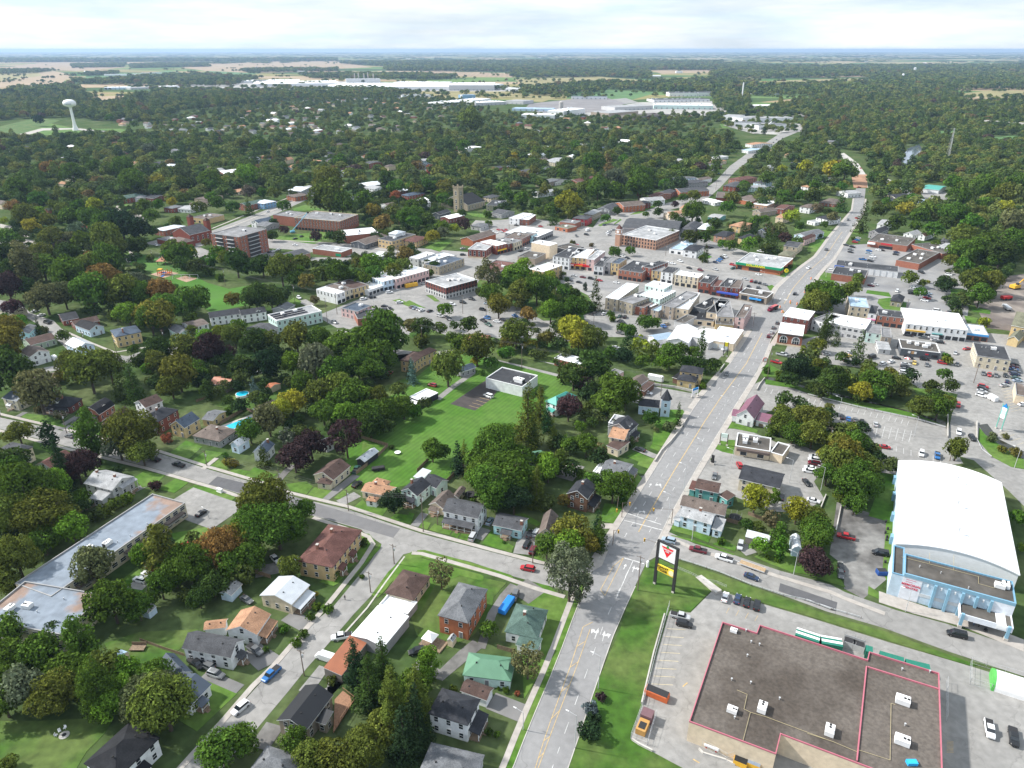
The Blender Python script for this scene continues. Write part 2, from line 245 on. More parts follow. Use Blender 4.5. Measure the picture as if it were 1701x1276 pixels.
sheet("asphalt_lot",gp(I,[(960,190),(1060,170),(1200,168),(1215,182),(1190,192),(1100,194),(1010,198)]),.022,mat("pale_lot",(.34,.33,.31),.9,.25,.02,world=True))
sheet("asphalt_lot",gp(I,[(240,143),(520,134),(840,142),(860,152),(600,151),(260,149)]),.022,MC["pale_lot"]);sheet("asphalt_lot",gp(I,[(1200,208),(1260,200),(1330,206),(1345,216),(1300,224),(1250,222)]),.023,MC["pale_lot"]);sheet("asphalt_lot",gp(I,[(1240,186),(1300,184),(1360,188),(1340,194),(1260,194)]),.023,MC["pale_lot"])
sheet("path",gp(I,[(28,224),(70,213),(128,213),(180,218),(240,224),(238,227),(170,221),(120,215),(72,217),(36,227)]),.04,WALK)
sheet("road",gp(I,[(1426,272),(1439,291),(1442,312),(1420,312),(1416,285),(1400,262),(1396,256),(1402,254)]),.05,CONC)
sheet("dirt_yard",gp(I,[(1414,290),(1440,290),(1441,312),(1418,312)]),.07,mat("excavated_soil",(.33,.19,.12),.95,.3,.1,world=True))
sheet("road",gp(I,[(1440,262),(1480,300),(1530,330),(1570,345),(1560,350),(1520,335),(1470,304)]),.04,CONC)
sheet("asphalt_lot",gp(I,[(1522,312),(1570,318),(1584,330),(1540,335)]),.03,LOT)
sheet("river",gp(I,[(1496,268),(1504,248),(1527,240),(1533,250),(1515,262),(1508,274)]),.05,WATER)
sheet("creek",gp(I,[(1262,630),(1275,626),(1380,652),(1500,680),(1570,700),(1574,716),(1560,712),(1500,696),(1380,666)]),.036,CREEK)
sheet("creek",gp(I,[(1625,706),(1640,704),(1660,730),(1701,750),(1701,765),(1650,745)]),.036,CREEK)
for s0,s1,t0,t1 in((0,4.9,-.27,-.14),(5.15,8.1,-.17,-.02),(8.25,9.6,-.17,-.02),(9.9,11,-.2,-.02),(12.4,17.5,-.2,-.02),(5.7,10.7,1.02,1.17),(10.7,12,1.02,1.25),(13.3,17.5,1.02,1.2)):
 sheet("pavement",mstrip(s0,s1,t0,t1),.14,WALK,.12)
sheet("verge",mstrip(0,4.9,-.135,-.012),.12,GRASS,.1)
for a in((0,4.95),(5.15,11),(12.4,17)):sheet("kerb",mstrip(a[0],a[1],-.018,0),.16,CONC,.14)
for a in((0,4.9),(5.6,12),(13.2,17)):sheet("kerb",mstrip(a[0],a[1],1,1.018),.16,CONC,.14)
def walk(v,pts,w=1.6,m=None,z=.13):return sheet("pavement",strip(gp(v,pts),w),z,m or WALK,.11)
walk(I,[(-60,668),(0,688),(120,716),(262,749),(347,776),(433,801),(478,818),(579,842),(700,882),(822,915),(918,940),(962,950)])
walk(I,[(-60,690),(0,716),(120,748),(243,778),(360,812),(400,826)]);walk(I,[(520,860),(592,884),(612,892),(620,904),(600,936),(540,1010),(500,1054),(455,1106),(420,1140),(372,1196),(300,1276),(270,1310)])
walk(I,[(684,919),(700,920),(750,934),(830,957),(890,978),(938,992)]);walk(I,[(672,925),(640,968),(610,1010),(560,1066)],.5,CONC)
walk(I,[(1104,884),(1110,892),(1152,912),(1215,932),(1290,957),(1380,984),(1402,994),(1470,1020)],1.6);walk(V10,[(480,130),(700,230),(900,310),(1150,270)],1.5)
walk(I,[(345,392),(455,349),(520,322)],1.8);walk(I,[(352,380),(455,338),(512,316)],1.8);walk(I,[(1152,318),(1172,294),(1196,272)],1.5);walk(I,[(438,398),(560,404),(700,424)],1.8)
sheet("pavement",gp(WA,[(0,300),(600,500),(900,560),(1700,870),(1701,1010),(1000,720),(400,560),(0,430)]),.13,WALK,.11)
sheet("pavement",gp(I,[(1000,940),(978,953),(930,942),(936,938),(975,944),(985,930),(1000,912),(1010,915)]),.125,WALK,.1)
def lawn(v,pts,z=.1,m=None,th=.08,name="lawn"):return sheet(name,gp(v,pts),z,m or GRASS,th)
lawn(I,[(1030,1046),(1050,985),(1062,965),(1073,938),(1090,928),(1122,931),(1200,957),(1290,990),(1373,1021),(1470,1049),(1574,1087),(1625,1106),(1610,1106),(1476,1065),(1341,1023),(1282,1006),(1200,980),(1181,982),(1147,1016),(1113,1011),(1068,1168),(1047,1228),(1083,1249),(1140,1280),(1160,1380),(945,1380),(935,1300),(958,1238),(995,1127)],.1,GRASS2)
lawn(V12,[(-500,900),(-380,760),(-60,600),(180,400),(260,330),(420,300),(740,390),(1160,500),(1300,560),(1200,700),(1060,900),(700,1000),(450,1110),(300,1300),(-300,1400),(-500,1250)],.05,MOWN)
MOWN_O=bpy.data.objects[-1]
sheet("asphalt_lot",gp(V12,[(320,715),(605,525),(640,560),(700,600),(640,680),(515,768)]),.09,mat("fresh_asphalt",(.06,.052,.05),.9,.2,.3,world=True))
for k in range(5):
 a=Vector((468+28*k,728-21*k));sheet("parking_line",strip([G(*V12((a.x,a.y))),G(*V12((a.x+82,a.y+22)))],.16),.105,YEL)
lawn(I,[(225,420),(262,428),(345,470),(380,480),(440,470),(450,492),(420,505),(350,520),(285,470),(240,448),(215,440)],.05,mat("park_grass",(.05,.145,.012),.95,.15,.05,world=True,col2=(.075,.165,.03),sc2=.02))
for p in([(250,456),(272,449),(297,454),(272,462)],[(292,463),(308,458),(328,463),(310,469)]):sheet("sand_patch",gp(I,p),.07,mat("sand",(.36,.25,.18),.95,.2,.5,world=True))
lawn(I,[(0,378),(30,386),(20,402),(0,400)])
lawn(V22,[(60,730),(120,728),(500,830),(800,925),(815,945),(790,962),(560,905),(300,840),(80,780)]);lawn(V22,[(-20,770),(20,740),(60,780),(300,850),(560,920),(585,935),(575,972),(400,930),(200,1000),(100,1200),(-60,1180),(-200,1100),(-90,900)])
lawn(V22,[(600,950),(760,985),(660,1100),(640,1228),(500,1400),(300,1500),(60,1400),(0,1220),(200,1000),(420,920)],.06,GRASS2)
lawn(V22,[(985,1020),(1010,990),(1100,1010),(1190,1090),(1280,1130),(1230,1360),(1120,1500),(1020,1700),(900,1900),(880,1560),(900,1300),(930,1120)],.08)
lawn(V21,[(1590,760),(1640,735),(1701,760),(1701,880),(1560,860),(1420,1040),(1360,1100),(1310,1080),(1440,900)])
lawn(V21,[(1230,600),(1290,600),(1340,660),(1300,730),(1150,860),(1050,990),(1010,1010),(900,980),(960,940),(1130,780),(1200,690)]);lawn(V21,[(1385,680),(1380,715),(1100,1010),(1045,1030),(1290,760),(1370,690)])
lawn(V31,[(530,415),(545,440),(430,560),(385,560),(470,470)]);lawn(V31,[(290,665),(300,690),(0,1035),(-60,1080),(-20,1000)]);lawn(V31,[(20,535),(260,640),(100,790),(-60,940),(-260,820),(-180,640)],.06)
lawn(V30,[(-100,860),(300,860),(900,830),(820,960),(680,1100),(560,1300),(-100,1400)],.06,GRASS2);lawn(V30,[(820,250),(1100,160),(1560,140),(1430,280),(1290,400),(900,420)],.06,GRASS2);lawn(V20,[(1340,600),(1640,540),(1620,700),(1420,760)],.06,GRASS);lawn(V20,[(890,1020),(1080,860),(1160,960),(1120,1080),(1000,1120)],.06,GRASS)
lawn(V20,[(1130,110),(1300,140),(1220,210),(1120,240),(1050,160)]);lawn(V20,[(1380,165),(1480,200),(1370,280),(1240,250)]);lawn(V20,[(1530,215),(1701,270),(1701,320),(1460,260)]);lawn(V21,[(-20,220),(250,315),(200,345),(-20,290)])
for pts in([(380,830),(690,955),(620,990),(540,910),(300,855),(170,820),(210,790)],[(1310,1120),(1460,1000),(1590,1050),(1460,1165)],[(1480,1175),(1620,1080),(1760,1100),(1590,1195)],[(1640,1228),(1720,1180),(1760,1200),(1700,1240)]):lawn(V10,pts)
lawn(V10,[(170,810),(210,790),(380,805),(300,855)]);lawn(V10,[(320,850),(380,812),(500,850),(560,790),(430,890)]);lawn(V10,[(540,910),(700,850),(860,960),(820,1010)])
lawn(V10,[(270,1010),(560,1060),(600,1090),(420,1100),(250,1060)],.06);lawn(V11,[(30,700),(180,600),(560,620),(580,680),(400,780),(150,750)],.06,GRASS2);lawn(V11,[(1310,620),(1600,500),(1640,560),(1450,660),(1540,700),(1400,640)],.06,GRASS2)
lawn(V11,[(1400,1000),(1701,820),(1720,1228),(1300,1228),(1430,1060)],.055,mat("bright_grass",(.06,.135,.018),.95,.2,.3,world=True,col2=(.075,.14,.025),sc2=.1));lawn(V11,[(1240,1010),(1430,1050),(1380,1110),(1230,1120)])
for v,pts in((V21,[(35,75),(110,20),(195,80),(160,110)]),(V21,[(175,125),(230,85),(360,110),(300,150)]),(V21,[(315,150),(390,75),(540,130),(570,130),(480,195)]),(V21,[(640,210),(800,190),(850,230),(800,290),(680,265)]),(V21,[(805,295),(860,235),(1000,260),(920,330)]),(V21,[(1015,320),(1150,210),(1230,160),(1250,190),(1060,330)]),(V21,[(1160,400),(1240,330),(1270,370),(1440,400),(1390,465),(1250,430)]),(V21,[(1455,480),(1500,440),(1640,460),(1600,525)]),(V22,[(75,545),(110,500),(170,515),(140,570)]),(V22,[(155,570),(200,520),(260,545),(340,570),(315,612)]),(V22,[(325,615),(350,580),(400,598),(378,635)]),(V22,[(390,640),(410,600),(480,605),(460,655)]),(V22,[(570,680),(640,580),(720,640),(800,690),(820,700),(800,748)]),(V22,[(975,790),(1000,740),(1060,820),(1140,820),(1130,850)]),(V22,[(1500,500),(1530,360),(1701,380),(1701,420),(1610,520)]),(V22,[(700,450),(900,440),(1040,520),(1000,540),(800,460)]),(V22,[(0,430),(40,445),(10,520),(-20,500)]),(V23,[(-10,560),(10,420),(100,300),(180,130),(230,170),(100,400),(0,520)]),(V23,[(180,60),(210,0),(320,10),(330,40),(290,95)]),(V23,[(430,540),(440,510),(760,625),(740,670),(590,610),(470,580)]),(V23,[(450,610),(600,640),(940,760),(940,770),(700,690),(450,615)]),(V23,[(770,680),(860,650),(960,700),(950,738)]),(V23,[(1100,780),(1250,700),(1480,800),(1580,930),(1390,900),(1230,840)]),(V24,[(-20,900),(170,870),(210,870),(300,1020),(200,990),(0,920)]),(V24,[(480,1010),(560,1060),(580,1120),(475,1075)]),(V24,[(560,120),(740,150),(690,680),(640,1000),(590,900),(620,500),(480,460),(540,300)]),(V13,[(865,905),(900,850),(1130,920),(1120,945),(950,910)]),(V13,[(780,1060),(820,990),(950,1000),(940,1110),(850,1090)]),(V13,[(430,760),(540,760),(570,810),(530,860),(440,1030),(380,1050),(300,1030),(320,860)]),(V13,[(100,1130),(170,1090),(320,1155),(270,1200)]),(V13,[(280,1060),(300,1030),(380,1055),(350,1085)]),(V13,[(1130,440),(1220,400),(1330,470),(1300,500),(1180,500)]),(V13,[(1180,520),(1400,560),(1700,660),(1701,690),(1400,590),(1190,560)]),(V14,[(0,640),(400,740),(900,830),(1090,890),(1060,880),(850,790),(400,690),(0,600)]),(V14,[(830,590),(1000,600),(1180,640),(1160,700),(860,640)]),(V14,[(1340,1000),(1350,900),(1400,960),(1600,1100),(1701,1150),(1701,1228),(1600,1210),(1450,1130)]),(V03,[(1040,700),(1150,710),(1350,765),(1380,755),(1440,690),(1420,650),(1350,690),(1050,670)]),(V03,[(1200,830),(1240,820),(1285,850),(1260,870),(1220,860)]),(V03,[(1480,1000),(1500,930),(1560,960),(1580,1010)]),(V03,[(1530,520),(1590,480),(1650,510),(1600,560),(1510,545)]),(V03,[(1580,480),(1620,440),(1670,480),(1640,500)]),(V03,[(1600,400),(1680,380),(1701,420),(1650,450)]),(V03,[(640,600),(700,560),(770,600),(700,630)]),(V04,[(0,560),(20,480),(130,490),(100,560)]),(V04,[(340,380),(480,390),(500,425),(390,425),(345,415)]),(V04,[(80,770),(130,720),(250,740),(200,810)]),(V04,[(470,860),(640,880),(660,915),(460,885)]),(V04,[(560,930),(650,920),(780,960),(770,1030),(600,1010),(550,960)]),(V04,[(1120,850),(1230,850),(1230,890),(1130,890)]),(V04,[(1240,970),(1440,1020),(1435,1050),(1300,1030)]),(V04,[(1230,1060),(1340,1080),(1320,1120),(1250,1110)]),(V04,[(100,430),(190,370),(200,420),(130,450)]),(V01,[(560,440),(820,410),(920,480),(860,500),(560,460)]),(V01,[(690,220),(790,190),(940,230),(700,240)]),(V01,[(900,400),(960,410),(960,470),(920,460)]),(V01,[(640,960),(700,920),(760,950),(740,975)]),(V01,[(1220,320),(1290,280),(1400,310),(1340,330)]),(V01,[(1470,940),(1530,930),(1640,980),(1600,990)]),(V02,[(0,940),(100,990),(130,1000),(60,1000),(-40,960)]),(V02,[(130,900),(180,900),(240,950),(200,950)]),(V02,[(430,250),(520,240),(660,290),(640,300),(500,280)]),(V02,[(620,200),(700,290),(560,260)]),(V02,[(1100,900),(1180,850),(1400,920),(1470,1020),(1300,1080),(1100,1000)]),(V02,[(350,470),(240,560),(100,520),(300,460)]),(V00,[(920,210),(1000,180),(1060,240),(1000,250)]),(V00,[(930,540),(1000,540),(1040,620),(950,600)]),(V02,[(1480,350),(1600,300),(1640,310),(1500,360)]),(V03,[(0,340),(50,300),(60,310),(0,350)]),(V03,[(120,270),(300,190),(400,150),(420,160),(200,260)]),(U3,[(100,610),(150,550),(155,565),(115,615)]),(U3,[(160,530),(205,480),(212,490),(175,530)]),(U3,[(235,435),(295,375),(300,385),(245,440)]),(U3,[(900,880),(990,880),(980,910),(900,920)])):
 lawn(v,pts)
for v,pts,w,m in((V21,[(1190,140),(1100,210),(940,330)],3.4,DRIVE),(V21,[(1200,290),(1060,360)],4.5,LOT),(V22,[(600,560),(530,640)],4,DRIVE),(V22,[(960,590),(900,680),(880,760)],5.5,LOT),(V22,[(120,440),(40,540)],3,DRIVE),(V22,[(820,1000),(740,1090),(650,1228),(560,1500)],2.6,GRAV),(V22,[(1000,1000),(860,1100)],8,GRAV),(V31,[(0,490),(280,610)],3,DRIVE),(V31,[(360,290),(470,400),(560,330)],6,DRIVE),(V31,[(650,30),(800,110)],5,DRIVE),(V31,[(820,520),(1050,600),(900,560)],9,LOT),(V32,[(640,700),(940,820)],5.5,DRIVE),(V32,[(40,420),(250,500),(430,340),(540,250)],4,GRAV),(V21,[(560,200),(640,110),(700,60)],2.8,GRAV),(V20,[(1180,200),(1060,260)],3,DRIVE),(V10,[(640,790),(430,920)],2.6,DRIVE),(V10,[(560,880),(460,990)],2.8,DRIVE),(V10,[(200,780),(110,830)],2.6,DRIVE),(V10,[(1701,1140),(1590,1228)],2,WALK),(V12,[(500,470),(330,590),(220,680)],3.2,LOT),(V13,[(160,1060),(330,1130)],3.5,LOT),(V23,[(40,130),(150,170),(240,160)],3,GRAV),(V23,[(1000,690),(1080,760)],4.5,LOT),(V12,[(1300,900),(1440,810)],2.6,GRAV),(V22,[(1180,90),(1330,130)],12,GRAV),(V21,[(400,900),(560,870),(640,800)],6,GRAV),(V20,[(1030,990),(1150,1010)],4,LOT),(V22,[(1500,540),(1600,540)],3,WALK),(V31,[(420,960),(560,1000)],7,GRAV),(V20,[(1380,320),(1600,400),(1800,470)],16,LOT),(V00,[(1180,480),(1300,500)],14,LOT),(V00,[(1500,540),(1620,590)],16,LOT),(V01,[(0,610),(480,560),(560,620)],14,DRIVE),(V01,[(830,620),(1180,620)],12,LOT),(V01,[(760,940),(830,980)],6,LOT),(V13,[(0,60),(180,60)],10,LOT),(V02,[(1440,1000),(1500,1228)],14,LOT),(V02,[(1560,930),(1700,1080)],16,LOT)):
 sheet("driveway",strip(gp(v,pts),w),.085+.003*random.random(),m)
PAL=mat('pale_yellow_paint',(.55,.47,.3),.8,.3,.8,world=True)
lawn(V02,[(510,850),(560,760),(700,720),(760,700),(950,760),(1080,860),(1180,800),(1260,830),(1400,900),(1480,1020),(1400,1100),(1250,1100),(1050,1100),(880,1000),(620,940)],.06,GRASS2);lawn(V12,[(0,160),(100,100),(300,180),(560,160),(690,200),(1140,200),(1500,270),(1550,330),(1440,420),(1160,400),(700,320),(400,280),(0,190)],.04,GRASS2)
def dash(pts,w,z=.09,m=None):
 if len(pts)>2 and(Vector(pts[0])-Vector(pts[-1])).length<.5 or len(pts)==5:
  for p,q in zip(pts,pts[1:]):sheet("road_marking",strip([p,q],w),z,m or WHT)
 else:sheet("road_marking",strip(pts,w),z,m or WHT)
def centre(t):return[mpt(s*.5,t)for s in range(int(0),2*18)]
for i in range(60):
 for t in(.26,.74):
  a=5.6+i*.2
  if a<17 and not(11.2<a<12.3):dash([mpt(a,t),mpt(a+.075,t)],.16)
for i in range(12):
 a=.4+i*.42
 dash([mpt(a,.72),mpt(a+.16,.72)],.15)
dash([mpt(5.75+.25*i,.5)for i in range(22)],.3,m=YEL);dash([mpt(12.2+.25*i,.5)for i in range(17)],.3,m=YEL)
a0=[mpt(.2+.4*i,.45-.018*i)for i in range(10)];b0=[mpt(.2+.4*i,.46+.0*i)for i in range(10)];dash(a0,.16,m=YEL);dash(b0,.16,m=YEL)
for i in range(1,10):dash([mpt(.2+.4*i,.45-.018*i),mpt(.35+.4*i,.46)],.16,m=YEL)
dash([G(*V22((1680,790))),G(*V22((1600,855))),G(*V22((1500,1040))),G(*V22((1535,1085))),G(*V22((1680,790)))],.16,m=YEL)
dash([G(*V23((80,790))),G(*V23((235,835)))],.4);dash([G(*V23((105,440))),G(*V23((370,528)))],.35);dash([G(*V23((80,495))),G(*V23((410,580)))],.35);dash([G(*V23((15,1110))),G(*V23((150,810)))],.2)
def arrow(p,q,bend=0):
 p,q=Vector(p),Vector(q);d=(q-p).normalized();n=Vector((-d.y,d.x,0));L_=(q-p).length
 e=MB();pts=[p-n*.12,p+n*.12,p+d*L_*.55+n*.12,p+d*L_*.55+n*.5,q,p+d*L_*.55-n*.5,p+d*L_*.55-n*.12]
 sheet("road_marking",pts,.085,WHT)
 if bend:sheet("road_marking",[p+d*L_*.45,p+d*L_*.55+n*bend*1.1,p+d*L_*.35+n*bend*1.4,p+d*L_*.75+n*bend*1.9,p+d*L_*.8+n*bend*.9],.087,WHT)
for v,a,b,k in((V32,(1455,215),(1485,130),1),(V32,(1515,235),(1535,150),-1),(V23,(75,880),(95,835),0),(V23,(145,900),(160,850),-1),(V23,(275,235),(292,205),0),(V23,(370,238),(360,205),1),(V23,(155,420),(175,390),0),(V23,(240,445),(232,415),1),(V03,(1320,890),(1340,875),0),(V03,(1365,900),(1385,885),0),(V03,(1295,940),(1308,925),0),(V03,(1345,945),(1360,930),1)):
 arrow(G(*v(a)),G(*v(b)),k)
for i in range(17):
 p=V14((15+49*i,668+(11.2*i)));sheet("parking_line",strip([G(*p),G(p[0]-3,p[1]+7)],.15),.06,WHT)
for i in range(10):p=V13((1200+48*i-0,588+11.5*i));sheet("parking_line",strip([G(*p),G(p[0]-4,p[1]+7.5)],.15),.06,WHT)
for i in range(11):
 p=V14((290+53*i,840+8.5*i));sheet("parking_line",strip([G(*p),G(p[0]-5,p[1]+19)],.15),.06,WHT)
dash([G(*V14((290,870))),G(*V14((850,960)))],.15,.062)
for i in range(8):p=V14((640+58*i,1035+14*i));sheet("parking_line",strip([G(*p),G(p[0],p[1]+9)],.15),.06,WHT)
for i in range(8):
 p=V33((415-17*i,135+62*i));q=V33((560-14*i,144+62*i));sheet("parking_line",strip([G(*p),G(*q)],.13),.06,PAL)
for i in range(9):p=V14((1520+10*i,600+22*i));sheet("parking_line",strip([G(*p),G(p[0]+16,p[1]-4)],.13),.06,PAL)
for i in range(6):p=V14((1500+50*i,950+28*i));sheet("parking_line",strip([G(*p),G(p[0]+16,p[1]-5)],.13),.06,PAL)
for i in range(9):sheet("parking_line",strip([G(*WT((75+0*i,1010+14*i))),G(*WT((140,1020+13*i)))],.1),.06,YEL)
for i in range(4):sheet("parking_line",strip([G(*V23((905+75*i,1180+20*i))),G(*V23((880+75*i,1225+20*i)))],.1),.06,YEL)
dash([G(*V33((540,590))),G(*V33((575,560)))],.3,m=YEL);dash([G(*V33((620,1160))),G(*V33((670,1190)))],.3,m=YEL)
MOWN_O=[o for o in bpy.data.objects if o.type=='MESH' and o.data.materials and o.data.materials[0]==MOWN][0]
MOWN_O.data.transform(Matrix.Rotation(R(30),4,'Z'));MOWN_O.rotation_euler.z=-R(30)
# ------------------------------------------------------------------ buildings
def window_mesh(w,h,frame=FRAME,bars=True):
 b=MB();b.box(-w/2-.1,w/2+.1,-.06,0,-h/2-.1,h/2+.1);b.box(-w/2,w/2,-.09,-.02,-h/2,h/2,m=1)
 if bars:b.box(-w/2,w/2,-.12,-.08,-.04,.04)
 me=bpy.data.meshes.new("window");me.from_pydata(b.v,[],b.f);me.materials.append(frame);me.materials.append(GLASS);me.polygons.foreach_set('material_index',b.m);return me
WIN=window_mesh(1.0,1.5);WINW=window_mesh(1.9,1.3);WINT=window_mesh(.9,1.9);WDARK=window_mesh(1.0,1.6,mat("dark_window_frame",(.1,.1,.1),.6,0));SHOP=window_mesh(2.6,2.0,MC["dark_window_frame"],False);SHOPW=window_mesh(2.4,1.8,FRAME,False)
ROW=window_mesh(2.4,1.1,FRAME,False)
def doorm():
 b=MB();b.box(-.6,.6,-.07,0,0,2.25);b.box(-.48,.48,-.1,-.02,.05,2.1,m=1);me=bpy.data.meshes.new("door");me.from_pydata(b.v,[],b.f);me.materials.append(FRAME);me.materials.append(DOORM);me.polygons.foreach_set('material_index',b.m);return me
DOOR=doorm()
AC=None
def acmesh():
 global AC
 if AC:return AC
 b=MB();b.box(-1.3,1.3,-.9,.9,.15,1.35);b.box(-1.2,-.3,-.7,.7,1.35,1.5);b.box(-1.1,1.1,-.8,.8,0,.16,m=1)
 for x in(.3,.95):b.tube((x,0,1.34),(x,0,1.42),.28,n=10,m=1)
 b.box(1.3,1.5,-.6,.6,.3,1.1,m=1)
 me=bpy.data.meshes.new("roof_unit");me.from_pydata(b.v,[],b.f);me.materials.append(TRIM);me.materials.append(DARK);me.polygons.foreach_set('material_index',b.m);AC=me;return me
def inset(pts,d):
 n=len(pts);r=[]
 for i in range(n):
  a,b,c=[Vector(pts[(i+k)%n][:2])for k in(-1,0,1)];u=(b-a).normalized();v=(c-b).normalized();n1=Vector((-u.y,u.x));n2=Vector((-v.y,v.x));m=(n1+n2);m=m/max(.4,m.dot(n1));r.append((b.x+m.x*d,b.y+m.y*d))
 return r
class B:pass
def frame(v,A,Bp,Cp,he):
 a,b,c=[G(*v(p),he)for p in(A,Bp,Cp)]
 u=(b-a);u.z=0;Lx=u.length;u.normalize();n=Vector((-u.y,u.x,0));w=(c-a).dot(n)
 if w<0:a,b=b,a;u=-u;n=-n;w=-w
 o=a+u*Lx/2+n*w/2;o.z=0
 f=B();f.o,f.u,f.n,f.L,f.W,f.rz=o,u,n,Lx,w,math.atan2(u.y,u.x);return f
def house(v,A,Bp,Cp,he,roof,rise=2.0,wall='white',rc='dk',label='',name='house',cat='house',into=None,win='h',kind='shingle',ch=(),porch=None,dormer=(),oh=.35,parts=True,ac=(),ground=0,group=None,z0=0,minw=2.5,part='',mono=False):
 f=frame(v,A,Bp,Cp,he)
 f.W=max(f.W,minw);f.L=max(f.L,minw)
 L_,W_=f.L,f.W;rz=f.rz;swap=roof.endswith('y');rt=roof.rstrip('xy')
 if rt=='h' and W_>L_:swap=True
 px=P((f.o.x,f.o.y,he))
 if into is None:
  root=empty(name,f.o)
  lab=label.replace('|',' ').strip();sh=label.split('|')[0].strip()
  tag(root,lab,cat,group)
  if sh:landmark(sh,P((f.o.x,f.o.y,0))[:2])
 else:root=into
 rel=f.o-root.location;rel.z=0
 F=Matrix.Translation(rel)@Matrix.Rotation(rz,4,'Z')
 M2=F@Matrix.Rotation(R(90),4,'Z')if swap else F
 a,b=(W_,L_)if swap else(L_,W_)
 def put(o,M_):o.matrix_local=M_;return o
 if rt=='f':oh=0
 x,y=a/2-oh,b/2-oh;hg=rise*(y/(b/2))if b else 0
 pre=part+'_' if part else ''
 wm=wallm(wall)
 rm=roofm(rc,'flat' if rt=='f' else kind)
 if rt=='f':
  p=[(-x,-y),(x,-y),(x,y),(-x,y)];q=inset(p,.28);d=.45
  vs=[(*i,0)for i in p]+[(*i,he)for i in p];fs=[(i,(i+1)%4,4+(i+1)%4,4+i)for i in range(4)]
  put(mesh(pre+"wall",vs,fs,wm,root),M2)
  p2=inset(p,-.06)
  vs=[(*i,he-.25)for i in p2]+[(*i,he+.05)for i in p2]+[(*i,he+.05)for i in q]+[(*i,he-d)for i in q];fs=[]
  for r_ in range(3):fs+=[(r_*4+i,r_*4+(i+1)%4,r_*4+4+(i+1)%4,r_*4+4+i)for i in range(4)]
  put(mesh("parapet",vs,fs,TRIM if rc in('wht','ltgrey')else(mono or mat("coping_grey",(.3,.3,.3),.7,.1)),root),M2)
  rf=put(mesh("roof",[(*i,he-d+.02)for i in q],[(0,1,2,3)],rm,root),M2)
 elif rt=='v':
  n=18;pts=[(-y*math.cos(math.pi*i/n),he+rise*math.sin(math.pi*i/n)**.8)for i in range(n+1)]
  pts=[(-y+2*y*i/n,he+rise*(1-((2*i/n)-1)**2))for i in range(n+1)]
  vs=[(-x,p,0)for p in(-y,y)]+[(-x,*p)for p in pts];m_=len(vs);vs+=[(x,*q[1:])for q in vs]
  ring=[0]+list(range(2,m_))+[1];fs=[tuple(ring),tuple(i+m_ for i in ring[::-1]),(0,m_,m_+2,2),(1,m_-1,2*m_-1,m_+1)]
  put(mesh(pre+"wall",vs,[q[::-1]for q in fs],[wm,TRIM],root,[1,1,0,0]),M2)
  o_=pts;vs=[(-x-.3,p*1.01,z+.05)for p,z in o_]+[(x+.3,p*1.01,z+.05)for p,z in o_]+[(-x-.3,p*1.02,z+.35)for p,z in o_]+[(x+.3,p*1.02,z+.35)for p,z in o_];k=n+1;fs=[]
  for i in range(n):fs+=[(2*k+i,3*k+i,3*k+i+1,2*k+i+1),(i,i+1,k+i+1,k+i),(i,2*k+i,2*k+i+1,i+1),(k+i,k+i+1,3*k+i+1,3*k+i)]
  fs+=[(0,k,3*k,2*k),(n,2*k+n,3*k+n,k+n)]
  rf=mesh("roof",vs,fs,rm,root);put(rf,M2)
  for p_ in rf.data.polygons:p_.use_smooth=False
 else:
  if rt in('g','m','s'):
   if rt=='g':prof=[(-y,he),(0,he+hg),(y,he)]
   elif rt=='m':prof=[(-y,he),(-y*.62,he+rise*.62),(0,he+rise),(y*.62,he+rise*.62),(y,he)]
   else:prof=[(-y,he),(y,he+rise)]
   vs=[(-x,-y,0),(-x,y,0)]+[(-x,*p)for p in prof];m_=len(vs);vs+=[(x,*q[1:])for q in vs];ring=[0]+list(range(2,m_))+[1]
   fs=[tuple(ring),tuple(i+m_ for i in ring[::-1]),(2,m_+2,m_,0),(1,m_+1,2*m_-1,m_-1)]
  else:vs=box(-x,x,-y,y,0,he+.05)[0];fs=[(0,1,5,4),(1,2,6,5),(2,3,7,6),(3,0,4,7)]
  put(mesh(pre+"wall",vs,fs,wm,root),M2)
  X,Y=a/2,b/2;th=.22
  if rt in('g','m','s'):
   sl=rise/Y;e=he-sl*oh*.0
   if rt=='g':top=[(-Y,e),(0,he+rise+.05),(Y,e)]
   elif rt=='m':top=[(-Y,e),(-Y*.62,he+rise*.62+.1),(0,he+rise+.12),(Y*.62,he+rise*.62+.1),(Y,e)]
   else:top=[(-Y,e),(Y,he+rise+.1)]
   top=[(p,z+.12)for p,z in top]
   k=len(top);vs=[(-X,*p)for p in top]+[(X,*p)for p in top]+[(-X,p,z-th)for p,z in top]+[(X,p,z-th)for p,z in top];fs=[]
   for i in range(k-1):fs+=[(i,k+i,k+i+1,i+1),(2*k+i,2*k+i+1,3*k+i+1,3*k+i),(i,i+1,2*k+i+1,2*k+i),(k+i,3*k+i,3*k+i+1,k+i+1)]
   fs+=[(0,2*k,3*k,k),(k-1,2*k-1,4*k-1,3*k-1)]
  else:
   rl=max((a-b)/2,.0)
   if rt=='hp':rl=a*.2
   vs=box(-X,X,-Y,Y,he-.1,he+.1)[0]+[(-rl,0,he+rise+.1),(rl+.01,0,he+rise+.1)]
   fs=[(0,3,2,1),(0,1,5,4),(1,2,6,5),(2,3,7,6),(3,0,4,7),(4,5,9,8),(5,6,9),(6,7,8,9),(7,4,8)]
  rf=put(mesh("roof",vs,fs,[rm,TRIM],root),M2)
  if rt in 'gms':
   mi=[1]*len(rf.data.polygons)
   for i in range(0,4*(k-1),4):mi[i]=0
   rf.data.polygons.foreach_set('material_index',mi)
